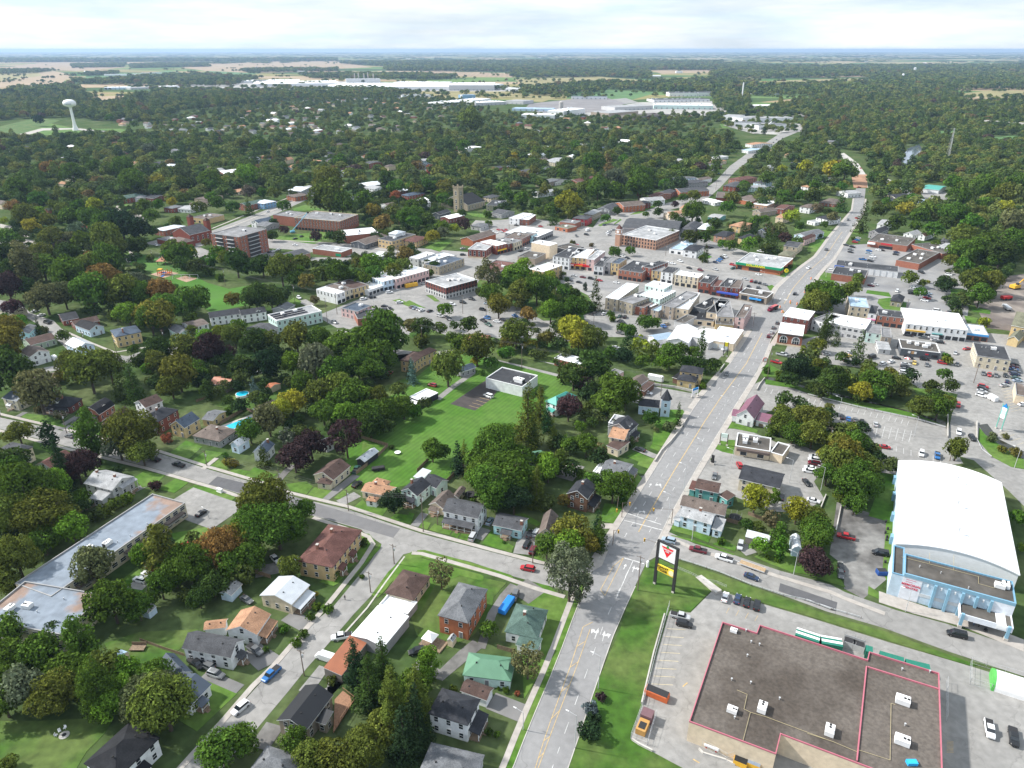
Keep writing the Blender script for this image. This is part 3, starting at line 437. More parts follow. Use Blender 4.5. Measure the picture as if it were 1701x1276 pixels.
  for cx_,cy_ in ch:
   q=MB();q.box(-.4,.4,-.35,.35,he,he+rise+1.0);q.box(-.48,.48,-.43,.43,he+rise+1.0,he+rise+1.15,m=1)
   c_=q.build("chimney",[BRICKCH,CONC],rf);c_.location=(cx_*X,cy_*Y,0)
 wx,wy=L_/2-oh,W_/2-oh;f.he=he
 sides=[(Vector((0,-wy,0)),0,2*wx),(Vector((wx,0,0)),90,2*wy),(Vector((0,wy,0)),180,2*wx),(Vector((-wx,0,0)),270,2*wy)]
 f.F=F;f.sides=sides;f.root=root;f.rf=rf;f.rel=rel
 def place(me,nm,side,along,z,sc=1):
  o,ang,ln=sides[side];m_=F@Matrix.Translation(o)@Matrix.Rotation(R(ang),4,'Z')@Matrix.Translation((along,0,z))
  if sc!=1:m_=m_@Matrix.Diagonal((sc,1,1,1))
  c_=link(nm,me,root);c_.matrix_local=m_;return c_
 f.place=place
 d=px[2]
 if win!='n' and parts and d<1250:
  st=max(1,round(he/3.05));sh=he/st
  for s_ in range(4):
   o,ang,ln=sides[s_];nw=(root.location+F.to_3x3()@Matrix.Rotation(R(ang),3,'Z')@Vector((0,-1,0)))-root.location
   if nw.x*(0-f.o.x)+nw.y*(0-f.o.y)<-.25*math.hypot(f.o.x,f.o.y):continue
   if win in 'hw':
    sp=3.1 if d<500 else 3.8;k=max(1,int(ln/sp));cnt=0
    for j in range(st):
     for i in range(k):
      t=(i+.5)/k*ln-ln/2
      if j==0 and s_==0 and i==k//2 and k>1 and porch is None:place(DOOR,"door",s_,t,.1);continue
      place(WIN if win=='h' else WINW,"window",s_,t,j*sh+1.65)
    if rt in 'gm' and rise>1.8 and((s_ in(1,3))!=swap):place(WIN,"window",s_,0,he+.35)
   elif win in 'so':
    sp=3.0 if win=='s' else 2.6;k=max(1,int(ln/sp));k=min(k,22)
    for j in range(st):
     if j==0 and win=='s' and s_ in(0,):
      kk=max(1,int(ln/3.4))
      for i in range(kk):place(SHOP,"shop_window",s_,(i+.5)/kk*ln-ln/2,1.35)
      continue
     if win=='s' and s_ in(1,3)and j==0:continue
     for i in range(k):place(WINT if win=='s' else WDARK,"window",s_,(i+.5)/k*ln-ln/2,j*sh+sh*.52)
   elif win=='b' and s_==0:
    kk=max(1,int(ln/5))
    for i in range(kk):place(SHOPW,"window",s_,(i+.5)/kk*ln-ln/2,1.5)
 if porch:
  for(s_,t0,t1,dp,ph)in([porch]if not isinstance(porch[0],tuple)else porch):
   o,ang,ln=sides[s_];x0,x1=(t0-.5)*ln,(t1-.5)*ln;q=MB();q.v+=[(x0-.2,-dp-.2,ph-.35),(x1+.2,-dp-.2,ph-.35),(x1+.2,-.02,ph+.35),(x0-.2,-.02,ph+.35),(x0-.2,-dp-.2,ph-.2),(x1+.2,-dp-.2,ph-.2),(x1+.2,-.02,ph+.5),(x0-.2,-.02,ph+.5)];q.f+=box(0,1,0,1,0,1)[1];q.m+=[0]*6
   q.box(x0,x1,-dp,-.01,0,.45,m=2)
   k=max(2,int((x1-x0)/2.6)+1)
   for i in range(k):xx=x0+.1+(x1-x0-.2)*i/(k-1);q.box(xx-.08,xx+.08,-dp+.05,-dp+.21,.45,ph-.25,m=1)
   q.box(x0+.1,x1-.1,-dp+.06,-dp+.12,1.2,1.3,m=1)
   mid=(x0+x1)/2
   for i in range(3):q.box(mid-.6,mid+.6,-dp-.3*(i+1),-dp-.3*i,0,.45-.15*i,m=2)
   p_=q.build("porch",[rm,TRIM,WOOD],root);p_.matrix_local=F@Matrix.Translation(o)@Matrix.Rotation(R(ang),4,'Z')
 for(s_,t_)in dormer:
  o,ang,ln=sides[s_];q=MB();w_=1.3;dd=(W_ if s_ in(0,2)else L_)*.34;zt=he+rise*.62
  q.v+=[(-w_,0,he+.2),(w_,0,he+.2),(w_,0,zt),(0,0,zt+.7),(-w_,0,zt),(-w_,dd,he+.2),(w_,dd,he+.2),(w_,dd,zt),(0,dd,zt+.7),(-w_,dd,zt)];q.f+=[(0,1,2,3,4),(0,4,9,5),(1,6,7,2)];q.m+=[1,1,1]
  b0=len(q.v);q.v+=[(-w_-.2,-.25,zt-.1),(0,-.25,zt+.8),(w_+.2,-.25,zt-.1),(-w_-.2,dd+.8,zt-.1),(0,dd+1.2,zt+.8),(w_+.2,dd+.8,zt-.1)];q.f+=[(b0,b0+1,b0+4,b0+3),(b0+1,b0+2,b0+5,b0+4)];q.m+=[0,0]
  p_=q.build("dormer",[rm,TRIM],root);p_.matrix_local=F@Matrix.Translation(o)@Matrix.Rotation(R(ang),4,'Z')@Matrix.Translation(((t_-.5)*ln,1.0,0))
  w1=link("window",WIN,p_);w1.location=(0,0,(he+zt)/2+.15);w1.scale=(.9,1,.7)
 if rt=='f' and not ac and parts and L_*W_>140 and d<760 and he>3.4:ac=((random.uniform(-.6,.6),random.uniform(-.3,.5)),(random.uniform(-.6,.6),random.uniform(-.5,.3)))[:1+(L_*W_>330)]
 for(cx_,cy_)in ac:
  c_=link("roof_unit",acmesh(),root);c_.matrix_local=F@Matrix.Translation((cx_*L_/2,cy_*W_/2,he-.42))@Matrix.Rotation(R(random.choice((0,90,180))),4,'Z')
 if parts and d<700 and rt=='f' and L_*W_>90:
  q=MB()
  for i in range(int(2+L_*W_/160)):xx,yy=random.uniform(-.8,.8)*L_/2,random.uniform(-.8,.8)*W_/2;q.tube((xx,yy,he-.5),(xx,yy,he+.35),.14,n=6)
  c_=q.build("vent_pipe",METAL,root);c_.matrix_local=F;c_['kind']='stuff'
 elif parts and d<330 and rt in 'gh':
  for i in range(2):
   q=MB();q.box(-.18,.18,-.18,.18,0,.3);c_=q.build("roof_vent",DARK,rf);c_.location=((i-.5)*.5*a,-.12*b,he+rise*.76)
 return f
def text(txt,size,m,parent,M_,name="lettering",ext=.03,bold=True):
 cu=bpy.data.curves.new(name,'FONT');cu.body=txt;cu.size=size;cu.align_x='CENTER';cu.align_y='CENTER';cu.extrude=ext;cu.offset=size*.02 if bold else 0;cu.space_character=1.02
 t=bpy.data.objects.new(name,cu)
 COL.objects.link(t);bpy.context.view_layer.update();dg=bpy.context.evaluated_depsgraph_get();me=bpy.data.meshes.new_from_object(t.evaluated_get(dg));bpy.data.objects.remove(t)
 me.name=name;me.materials.clear();me.materials.append(m);o=link(name,me,parent);o.matrix_local=M_;return o
def walltext(f,side,along,z,txt,size,m,out=.12):
 o,ang,ln=f.sides[side];return text(txt,size,m,f.root,f.F@Matrix.Translation(o)@Matrix.Rotation(R(ang),4,'Z')@Matrix.Translation((along,-out,z))@Matrix.Rotation(R(90),4,'X'))
def wallbox(f,side,x0,x1,z0,z1,dp,m,name):
 o,ang,ln=f.sides[side];q=MB();q.box(x0,x1,-dp,0,z0,z1);c_=q.build(name,m,f.root);c_.matrix_local=f.F@Matrix.Translation(o)@Matrix.Rotation(R(ang),4,'Z');return c_
def paint(k,c,r=.6):return mat(k,c,r,.08,.8)
H=house
f=H(V31,(565,855),(795,940),(1010,655),4.6,'gy',2.0,'taupe','black','black metal-roofed house|with taupe walls and a timber deck',kind='metal',win='h')
H(V31,(870,865),(950,892),(1015,800),3.4,'sx',.6,'taupe','black',into=f.root,kind='metal')
q=MB();
dk=[G(*V31(p),.9)for p in((1020,690),(1085,620),(1175,690),(1010,950))];c0=f.root.location
q.v+=[tuple(p-c0)for p in dk]+[tuple(Vector((p.x,p.y,.7))-c0)for p in dk];q.f+=[(3,2,1,0),(4,5,6,7),(0,1,5,4),(1,2,6,5),(2,3,7,6),(3,0,4,7)];q.m+=[0]*6
for a,b in((1,2),(2,3)):
 for i in range(9):p=dk[a].lerp(dk[b],i/8)-c0;q.tube(p,p+Vector((0,0,1.1)),.06,n=4)
 q.tube(dk[a]-c0+Vector((0,0,1.1)),dk[b]-c0+Vector((0,0,1.1)),.06,n=4)
q.build("deck",mat("cedar_deck",(.27,.15,.09),.8,.2,2),f.root)
f=H(V31,(-181,290),(205,368),(335,228),4.6,'gx',2.3,'white','mid','white house with charcoal shingles|and steps down to the pavement',porch=(1,.3,.7,2,2.8))
f=H(V31,(165,150),(410,185),(570,28),4.2,'gy',2.2,'white','tan','white house with tan shingles|and a long tan porch roof',porch=(1,.1,.95,2.3,2.8))
H(V31,(-10,148),(165,128),(150,60),3.0,'gx',.9,'white','tan',into=f.root,win='n')
f=H(V30,(1490,750),(1662,572),(1385,540),3.5,'gx',1.9,'white','bluegrey','white bungalow with slate-blue seamed roof|and black shutters',kind='metal',porch=(0,.2,.55,2.2,2.6))
H(V30,(1400,545),(1512,475),(1205,425),3.2,'gy',1.6,'white','bluegrey',into=f.root,kind='metal')
H(V30,(655,1195),(905,1330),(1245,985),5.4,'h',2.6,'white','black','white two-storey house with worn black hip roof|at the corner of the back lawn',porch=(1,.2,.6,2.2,3.0))
H(V31,(340,1260),(640,1360),(742,1130),3.2,'h',2.2,'beige','grey','bungalow with blue-grey hip roof|at the end of the side street')
f=H(V20,(400,1090),(1452,355),(1200,282),6.0,'f',0,'cream','apt','long cream apartment block|with patchy pale grey flat roof',name='apartment_block',cat='apartment block',win='w')
LB=f
for t in(.22,.56,.88):
 ln=f.sides[0][2];wallbox(f,0,(t-.5)*ln-4,(t-.5)*ln+4,3.6,3.9,1.8,roofm('taupe','flat'),"balcony_roof");wallbox(f,0,(t-.5)*ln-4,(t-.5)*ln+4,2.6,2.8,1.6,CONC,"balcony")
f2=H(I,(101.6,1054),(172.5,987.5),(-30,1023),6.25,'f',0,'cream','apt',into=f.root,win='w',ac=((-.1,.3),(-.35,.6)),part='wing')
f=H(V21,(1005,868),(1238,572),(990,505),5.8,'h',2.6,'buff','maroon','buff apartment house with maroon hip roof|and two entrance porches',ch=((.35,.2),(-.5,.25)),porch=((0,.15,.3,1.6,2.9),(0,.5,.65,1.6,2.9)))
H(V21,(768,800),(945,842),(1010,765),5.4,'gx',1.6,'cream','maroon',into=f.root)
f=H(V21,(430,1085),(682,1158),(822,1000),4.0,'gy',1.8,'beige','silver','cream house with streaky silver metal roof|and a glazed side porch',kind='metal',porch=(1,.05,.9,2.6,2.7))
H(V21,(110,1065),(208,1088),(325,1000),2.7,'gy',1.1,'ltblue','ltgrey','small pale blue garage|with grey door behind the tan-roofed house',name='garage',cat='garage',win='n')
f=H(V21,(850,138),(1010,180),(1145,67),3.5,'gy',2.3,'cream','brown','cream bungalow with dark brown gable roof|beside a long driveway')
H(V21,(878,200),(985,215),(1010,150),2.6,'h',1.0,'cream','brown',into=f.root,oh=.2)
f=H(V21,(1225,265),(1440,310),(1472,228),3.0,'gx',1.2,'beige','tan','tan-roofed bungalow|with a hipped sun porch',ch=((-.3,.3),))
H(V21,(1263,338),(1345,352),(1382,318),2.5,'h',.9,'white','tan',into=f.root,oh=.15);H(V21,(1310,195),(1420,225),(1455,185),2.9,'h',1.0,'beige','tan',into=f.root)
f=H(V22,(-75,265),(62,308),(155,208),4.6,'gy',2.2,'mint','dk','pale green house with charcoal roof|behind a round dark street tree',porch=(0,.1,.9,2.2,2.8),ch=((0,.4),))
H(V22,(100,195),(210,245),(277,168),4.0,'gx',1.8,'mint','dk',into=f.root);H(V22,(30,152),(100,175),(150,108),3.0,'s',.5,'white','silver',into=f.root,kind='metal')
f=H(V22,(150,372),(262,405),(358,300),3.0,'gy',1.8,'beige','taupe','small cottage with taupe gable|and red gable trim',porch=(0,.1,.8,1.8,2.4))
H(V22,(330,310),(385,322),(430,240),2.6,'gy',.8,'beige','taupe',into=f.root)
H(V22,(258,425),(540,485),(612,372),5.6,'gx',2.4,'white','mid','white two-storey house with dark roof|and full-width front porch',porch=(0,.03,.9,2.4,2.9))
f=H(V22,(650,532),(880,580),(945,480),3.6,'gx',1.5,'sky','mid','powder blue cottage|with a little dark-roofed front porch',porch=(0,.32,.68,2.0,2.5),ch=((.85,-.4),))
f=H(V22,(1232,285),(1398,332),(1470,230),5.8,'gy',2.4,'brown','dk','brown shingled two-storey house|with a dark side porch',ch=((.1,0),),porch=(1,.1,.95,2.4,2.8))
f=H(V22,(1010,600),(1130,615),(1262,468),3.0,'gy',2.4,'beige','taupe','low house with taupe gable roof|half hidden by the orange-green maple')
H(V23,(-115,118),(72,168),(152,55),4.0,'gx',1.9,'white','grey','white house with slate-grey roof|and a white lean-to above the avenue',ch=((-.2,0),),porch=(1,.0,1,2.2,2.7))
H(V22,(1440,110),(1510,128),(1566,45),2.8,'f',0,'white','wht','white flat-roofed garage|beside the slate-grey roofed house',name='garage',cat='garage',win='n')
H(I,(583,1056),(637,1076),(676,1023),3.6,'gy',.9,'grey','wht','long shed with bright white metal roof|beside a rusty lean-to',name='shed',cat='shed',kind='metal',win='n',oh=.1)
H(V31,(935,458),(1075,505),(1300,250),2.8,'sy',.6,'weath','rust','low rusty-roofed lean-to|under the two dark spruces',name='shed',cat='shed',kind='metal',win='n',oh=.1)
H(I,(639,985),(687,998),(713,957),3.3,'h',2.0,'cream','brown','brown hip-roofed bungalow|with a white roof skylight')
H(V21,(1368,1155),(1592,1228),(1632,1122),2.7,'f',0,'grey','wht','white flat carport|joined to the brown hip-roofed bungalow',name='carport',cat='carport',win='n',oh=.0)
f=H(V32,(220,32),(462,96),(655,-165),6.4,'h',2.6,'orange','grey','orange brick two-storey house|with grey hip roof')
f=H(V32,(745,160),(1008,218),(1122,-5),3.6,'h',2.8,'white','dkgreen','white house with dark green hip roof|beside the avenue verge',ch=((-.1,.1),))
H(V32,(832,262),(1005,312),(1040,222),3.0,'s',.5,'white','dkgreen',into=f.root)
f=H(V32,(415,502),(798,550),(805,362),3.2,'h',2.4,'mint','green','pale mint bungalow with green ribbed metal roof|and a small dormer',kind='metal',dormer=((1,.5),))
H(V32,(395,625),(608,703),(657,600),2.8,'gx',1.0,'white','brown','white garage with brown roof|facing the short cracked driveway',name='garage',cat='garage',win='n')
H(V32,(145,802),(460,898),(566,690),6.0,'h',2.2,'white','dk','white two-storey house with black hip roof|and veranda steps',porch=(1,.1,.9,2.6,3.0))
H(V32,(60,1290),(500,1400),(572,1122),3.2,'h',1.6,'ltgrey','grey','low house with plain grey roof|at the bottom of the avenue')
H(V32,(295,225),(340,240),(360,190),2.2,'gy',.7,'beige','ltgrey','tiny garden shed|beside the white garden gazebo',name='shed',cat='shed',win='n',oh=.1,minw=1.8)
H(V10,(233,348),(393,302),(165,300),5.6,'gy',2.0,'white','taupe','white two-storey house with brown gable|beside a small white trailer')
H(V10,(240,256),(447,202),(408,152),3.4,'gx',1.8,'sage','brown','sage green bungalow|behind the white brown-roofed house')
H(V10,(605,290),(745,250),(535,235),5.0,'gy',2.4,'ltblue','silver','pale blue house with silver gable roof|facing the crossroads',kind='metal')
H(V10,(905,192),(1112,150),(820,145),6.4,'h',2.4,'yellow','bluegrey','yellow brick villa with blue-black hip roof|on the street corner',ch=((-.6,.3),))
H(V10,(700,140),(820,105),(645,78),4.2,'gy',2.0,'ltblue','black','pale house with patched black gable|beside the yellow brick villa')
H(V10,(590,105),(786,62),(552,70),3.2,'gx',1.9,'red','brown','red brick bungalow with brown roof|above the side street')
H(V10,(490,65),(622,40),(450,10),3.2,'gx',1.9,'red','dk','red brick bungalow with black roof|under the grey willow-like tree')
H(V10,(1400,172),(1505,145),(1370,112),4.2,'gy',1.7,'mint','grey','mint green cottage|with small grey gable');H(V10,(1500,122),(1642,85),(1462,70),5.6,'gx',1.2,'white','taupe','white square house with brown front roof|near the solar-panel building')
H(V10,(12,670),(130,695),(228,607),5.0,'gx',1.6,'cream','bluegrey','pale yellow two-storey house|with ribbed grey roof',kind='metal',porch=(0,.3,.6,1.4,2.7))
H(V10,(320,730),(550,740),(684,672),3.4,'h',3.0,'dkbrick','dk','dark brick bungalow with wide white dormer|and deep porch',dormer=((0,.45),),ch=((.2,-.2),),porch=(0,.1,.9,1.8,2.6))
H(V10,(648,790),(778,802),(922,722),3.6,'my',3.2,'brick','black','brick house with black gambrel roof|and white front gable',porch=(0,.05,.95,2.2,2.7),dormer=((1,.5),))
f=H(V10,(800,852),(905,866),(1120,790),3.4,'gy',2.6,'brick','brown','long low brick house with brown roof|and white dormer',dormer=((3,.45),),porch=(0,.05,.95,2,2.6))
H(V10,(1050,706),(1140,746),(1262,682),6.2,'gy',2.2,'white','brown','tall white rear house|with dark brown gable roof')
H(V10,(1100,832),(1240,858),(1420,762),6.0,'h',2.4,'dkbrick','dk','dark red brick two-storey house|with hip roof and white front dormer',ch=((-.1,.1),),dormer=((0,.45),),porch=(0,.45,1,2,2.8))
f=H(V10,(1330,882),(1448,906),(1582,832),5.0,'gy',2.8,'yellow','bluegrey','yellow brick house with blue-grey gable|and small side dormers');H(V10,(1580,835),(1672,848),(1730,765),3.2,'gx',1.3,'yellow','grey',into=f.root)
H(V11,(-100,965),(118,1012),(287,922),3.2,'h',1.9,'grey','taupe','grey bungalow with mauve-brown hip roof|next to the blue swimming pool',ch=((.2,0),))
H(V11,(195,1032),(262,1050),(330,985),3.7,'gy',1.8,'ltblue','silver','little light blue gabled house|beside the mauve-roofed bungalow')
H(V11,(375,1096),(487,1104),(588,1032),4.0,'gy',2.0,'white','bluegrey','white house with blue-grey gable|beside two purple trees',ch=((.6,-.3),))
H(V10,(0,1066),(165,1102),(266,1050),6.0,'h',1.8,'cream','mid','cream house with charcoal roof|below the residential street');H(V10,(275,1195),(402,1225),(545,1112),3.8,'gy',1.9,'white','maroon','white house with dusky red gable|under a purple-leaved tree')
H(V10,(120,170),(228,162),(130,112),4.2,'gy',1.4,'sky','grey','sky blue cottage|beside orange-tipped trees');H(V10,(250,532),(440,515),(400,470),3.4,'gx',1.1,'beige','taupe','long beige garage|across from the white brown-gabled house',name='garage',cat='garage')
H(V11,(168,578),(262,524),(85,522),3.6,'gy',1.6,'weath','redtin','weathered barn|with rust-striped tin roof',name='barn',cat='barn',kind='metal',win='n');H(V11,(505,602),(597,557),(487,578),2.5,'gy',1.0,'cream','rust','garden shed with brown tiled roof|and a green lean-to',name='shed',cat='shed',win='n',oh=.15)
f=H(V12,(2,655),(95,690),(168,605),3.2,'f',0,'black','wht','black-walled outbuilding|with white metal roof',name='outbuilding',cat='outbuilding',win='n');H(V12,(-60,712),(20,735),(90,665),2.6,'f',0,'weath','wht',into=f.root,win='n')
H(V11,(425,778),(582,705),(560,676),2.8,'s',.4,'ltgrey','taupe','long low grey shed|behind the yellow-green tree',name='shed',cat='shed',win='n');H(V11,(1185,1152),(1255,1172),(1345,1080),2.8,'gy',1.1,'black','silver','open dark shed with grey metal roof|beside the plank fence',name='shed',cat='shed',win='n',kind='metal')
H(V11,(880,1010),(950,1050),(985,1000),3.0,'gy',1.5,'ltgrey','mid','little house with charcoal gable|between the purple trees')
H(V30,(910,345),(965,365),(1000,320),2.0,'m',.8,'beige','bluish','hut with bright blue tarpaulin roof|in the shaded back garden',name='shed',cat='shed',win='n',oh=.1,minw=2.2)
H(V20,(1105,1205),(1165,1225),(1210,1165),2.2,'gy',.9,'ltblue','ltgrey','pale blue playhouse|under the dark garden trees',name='shed',cat='shed',win='n',oh=.1,minw=2)
f=H(V20,(655,205),(880,262),(1040,148),5.0,'gx',2.2,'ltgrey','ltgrey','grey-beige house with pale shingled roof|and two stone chimneys',ch=((-.75,0),(.5,.0)),porch=(1,.3,1,1.8,4.6));H(V20,(695,320),(800,340),(880,262),3.2,'s',.6,'ltgrey','ltgrey',into=f.root)
f=H(V12,(600,510),(885,580),(1010,490),5.4,'f',0,'white','flatdk','white windowless box building|with dark flat roof on the mown lawn',name='utility_building',cat='utility building',win='n',mono=TRIM);wallbox(f,0,-9,-8,0,2.2,.12,TRIM,"door")
c_=link("roof_unit",acmesh(),f.root);c_.matrix_local=f.F@Matrix.Translation((f.L*.3,-f.W*.2,5));c_.scale=(1.6,1.6,1.5)
f=H(V12,(1065,692),(1155,730),(1285,640),5.6,'h',2.4,'white','teal','white house with teal metal roof|between dark spruces and a purple tree',kind='metal',porch=(0,.3,.9,2,2.9))
f=H(V12,(60,362),(220,292),(175,264),6.0,'h',1.8,'buff','brown','buff brick mansion|with brown mansard-like roof',name='mansion');H(V11,(1530,372),(1642,392),(1701,312),6.2,'h',1.8,'buff','brown',into=f.root)
H(V12,(340,440),(400,470),(470,400),3.0,'gy',1.4,'grey','bluegrey','grey house with dark roof|behind the tree at the parking drive')
H(V12,(1138,352),(1292,392),(1345,350),4.2,'f',0,'brick','wht','low brick workshop with white roof|beside the back lane',name='workshop',cat='workshop',win='b');H(V12,(1300,400),(1400,420),(1425,380),3.8,'f',0,'buff','wht','small white-roofed annex|next to the brick workshop',name='workshop',cat='workshop',win='n')
H(V12,(1540,475),(1612,498),(1662,452),3.8,'f',0,'pink','flatgrey','pinkish flat-roofed garage|behind the brown-roofed white cottage',name='garage',cat='garage',win='n')
H(V12,(450,208),(618,218),(690,180),3.6,'h',1.9,'beige','redtin','low building with rust-orange hip roof|beside the parked trucks',kind='metal',win='n',name='storehouse',cat='storehouse')
H(V12,(900,1128),(985,1185),(1085,1112),2.8,'gx',.8,'sage','green','long green metal shed roof|behind the big spreading maple',name='shed',cat='shed',kind='metal',win='n')
f=H(V13,(-50,892),(120,942),(240,888),5.2,'gy',2.8,'grey','dk','grey craftsman house with white trimmed gables|above a retaining wall',dormer=((1,.5),),porch=(1,.1,.8,2,2.8));H(V12,(1562,860),(1660,880),(1690,810),6.0,'f',0,'ltgrey','ltgrey',into=f.root,part='wing')
f=H(V12,(1560,975),(1690,1000),(1720,900),5.0,'gx',1.5,'cream','tan','cream house with tan-brown roof|behind the grey craftsman house');H(V12,(1545,1040),(1640,1080),(1700,1010),3.4,'s',.5,'cream','brown',into=f.root)
f=H(V13,(512,457),(690,484),(723,438),6.0,'h',2.0,'yellow','dk','yellow brick house with two dark hip roofs|beside the avenue');H(V13,(490,522),(640,548),(656,500),3.6,'h',1.8,'yellow','dk',into=f.root);H(V13,(455,505),(520,525),(560,480),3.0,'s',.4,'brown','black',into=f.root,win='n')
f=H(V13,(85,552),(187,582),(236,508),3.6,'gy',1.7,'white','taupe','white cottage with brown gable|beside the parked caravan');H(V13,(188,600),(240,615),(282,543),2.9,'s',.5,'brown','brown',into=f.root,win='n')
f=H(V13,(190,730),(355,748),(378,690),4.2,'gx',2.0,'ltblue','dk','little white church|with pointed dark steeple',name='church',cat='church',oh=.2);CH=f
bp=G(*V13((398,800)));q=MB();q.box(-2,2,-2,2,0,8.2);t=q.build("tower",wallm('ltblue'),f.root);t.location=bp-f.root.location;t.rotation_euler.z=f.rz
q=MB();n=6;q.v=[(2.7*math.cos(6.283*i/n),2.7*math.sin(6.283*i/n),8.2)for i in range(n)]+[(0,0,13)];q.f=[(i,(i+1)%n,n)for i in range(n)]+[tuple(range(n))[::-1]];q.m=[0]*7;s=q.build("steeple",roofm('dk','sh'),t)
for z in(2.5,5.8):
 for r_ in(0,90):w=link("window",WIN,t);w.rotation_euler.z=R(r_);w.location=Matrix.Rotation(R(r_),3,'Z')@Vector((0,-2,z))
f=H(V13,(415,214),(585,240),(700,130),4.4,'gy',2.0,'white','wht','sprawling white-roofed garage|behind the shade trees',name='auto_garage',cat='workshop',kind='metal',win='n')
H(V13,(560,180),(745,238),(770,140),4.2,'gy',1.2,'ltgrey','wht',into=f.root,kind='metal',win='n');f2=H(V13,(745,208),(940,242),(985,128),4.6,'f',0,'beige','wht',into=f.root,win='n',part='wing')
for t in(-.25,.05):wallbox(f2,0,t*f2.L-1.8,t*f2.L+1.8,.1,3,.1,paint('garage_door_paint',(.6,.62,.62)),"garage_door")
H(V13,(265,178),(330,218),(402,140),3.0,'gy',1.1,'white','bluish','small white hut with blue-grey metal roof|behind the back-alley trees',name='shed',cat='shed',kind='metal',win='n')
f=H(V13,(955,800),(1100,835),(1197,715),4.2,'gy',3.6,'white','plum','white house with plum metal roof|and red window shutters',kind='metal');H(V13,(1110,842),(1222,866),(1215,805),2.8,'s',.5,'white','plum',into=f.root,kind='metal',win='n');H(V13,(922,808),(965,815),(985,770),2.7,'s',.4,'white','plum',into=f.root,kind='metal',win='n')
f=H(V13,(955,1042),(1225,1086),(1262,985),4.3,'f',0,'beige','gravel','beige bank branch with white-rimmed roof|and brown awning',name='bank',cat='bank',win='b',mono=TRIM,ac=((.1,.2),(-.5,.4),(-.5,-.2)));H(V13,(1228,1090),(1325,1118),(1355,1030),3.9,'f',0,'beige','gravel',into=f.root,win='n',mono=TRIM,part='wing')
ln=f.sides[0][2];wallbox(f,0,-ln*.46,ln*.5,2.7,3.7,1.1,paint('brown_awning',(.13,.1,.09)),"awning")
H(V23,(975,168),(1305,248),(1357,135),5.2,'gx',1.7,'cream','dk','cream commercial block with dark shingled roof|above the parking yard',name='office_building',cat='office building')
f=H(V23,(632,243),(820,283),(846,205),4.8,'gx',.9,'teal','brown','teal-sided house with brown roof|facing the avenue');H(V23,(820,295),(890,338),(922,290),3.8,'s',.5,'teal','brown',into=f.root);H(V23,(590,250),(632,260),(660,200),2.8,'s',.4,'teal','maroon',into=f.root,win='n')
H(V23,(515,378),(870,462),(907,376),4.6,'gx',1.7,'grey','taupe','long house with dark taupe roof|between the teal and pale blue houses')
f=H(V23,(512,457),(765,528),(802,452),4.8,'gx',1.6,'ltblue','ltgrey','pale blue corner house|with light grey roof',ch=((.1,.3),));H(V23,(765,560),(845,582),(877,500),3.2,'s',.6,'ltblue','ltgrey',into=f.root);H(V23,(468,485),(512,500),(530,410),2.8,'s',.4,'ltblue','ltgrey',into=f.root,win='n')
H(V23,(1395,725),(1482,738),(1497,640),2.6,'my',1.6,'ltblue','silver','pale shed with silver gambrel roof|beside the black-purple tree',name='shed',cat='shed',win='n',oh=.15);H(V23,(1030,622),(1215,670),(1232,625),2.5,'s',.4,'weath','silver','weathered shed with silver roof|behind the weeping tree',name='shed',cat='shed',win='n',oh=.1)
f=H(W6,(872,560),(1190,602),(1235,470),7.0,'f',0,'brick','wht','red brick hall with white roof|and two big arched windows',name='hall',cat='hall',win='n',part='',mono=paint('black_cornice',(.05,.05,.05)))
for t in(-.25,.25):
 o_,ang,ln=f.sides[0];q=MB();k=12;c=[(t*ln+1.7*math.cos(math.pi*i/k),-.1,3.4+1.9*math.sin(math.pi*i/k))for i in range(k+1)]+[(t*ln-1.7,-.1,1.4),(t*ln+1.7,-.1,1.4)]
 q.v=c+[(p[0]+(.35 if p[0]>t*ln else-.35),-.05,p[2]+.35)for p in c];q.f=[tuple(range(k+3))[::-1],tuple(range(k+3,2*k+6))[::-1]];q.m=[0,1]
 for x_ in(-.6,.6):q.box(t*ln+x_-.07,t*ln+x_+.07,-.16,-.1,1.4,5,m=1)
 q.box(t*ln-1.7,t*ln+1.7,-.16,-.1,3.2,3.35,m=1);w=q.build("window",[GLASS,TRIM],f.root);w.matrix_local=f.F@Matrix.Translation(o_)
wallbox(f,0,-ln*.5,ln*.5,5.9,6.5,.35,paint('black_cornice',(.05,.05,.05)),"cornice");wallbox(f,0,-ln*.5,ln*.5,0,.9,.2,wallm('beige'),"plinth")
H(W6,(932,345),(1260,402),(1325,285),8.6,'f',0,'dkbrick','wht','tall dark brick block with white roof|behind the arched-window hall',name='commercial_block',cat='commercial building',win='h')
H(V04,(40,1085),(130,1112),(160,1035),7.0,'f',0,'white','flatgrey','narrow white block with grey roof|beside the red brick hall',name='commercial_block',cat='commercial building')
f=H(V04,(135,1110),(455,1168),(472,1088),7.0,'f',0,'ltgrey','wht','grey apartment row with white roof|behind two spruces',name='commercial_block',cat='commercial building',win='w')
H(V04,(335,985),(490,1000),(515,925),9.5,'f',0,'beige','bluish','beige three-storey block with blue-grey roof|beside the round trees',name='commercial_block',cat='commercial building')
f=H(V04,(478,1040),(545,1050),(570,985),6.6,'f',0,'white','flatdk','narrow white shop with pink fascia|between the beige and red brick blocks',name='shop_building',cat='shop');wallbox(f,0,-f.L/2,f.L/2,2.6,3.2,.5,paint('pink_fascia',(.6,.12,.3)),"fascia")
f=H(V04,(555,1056),(770,1082),(775,1030),6.6,'f',0,'brick','flatdk','red brick shop row with charcoal roof|facing the east street',name='shop_building',cat='shop',win='s')
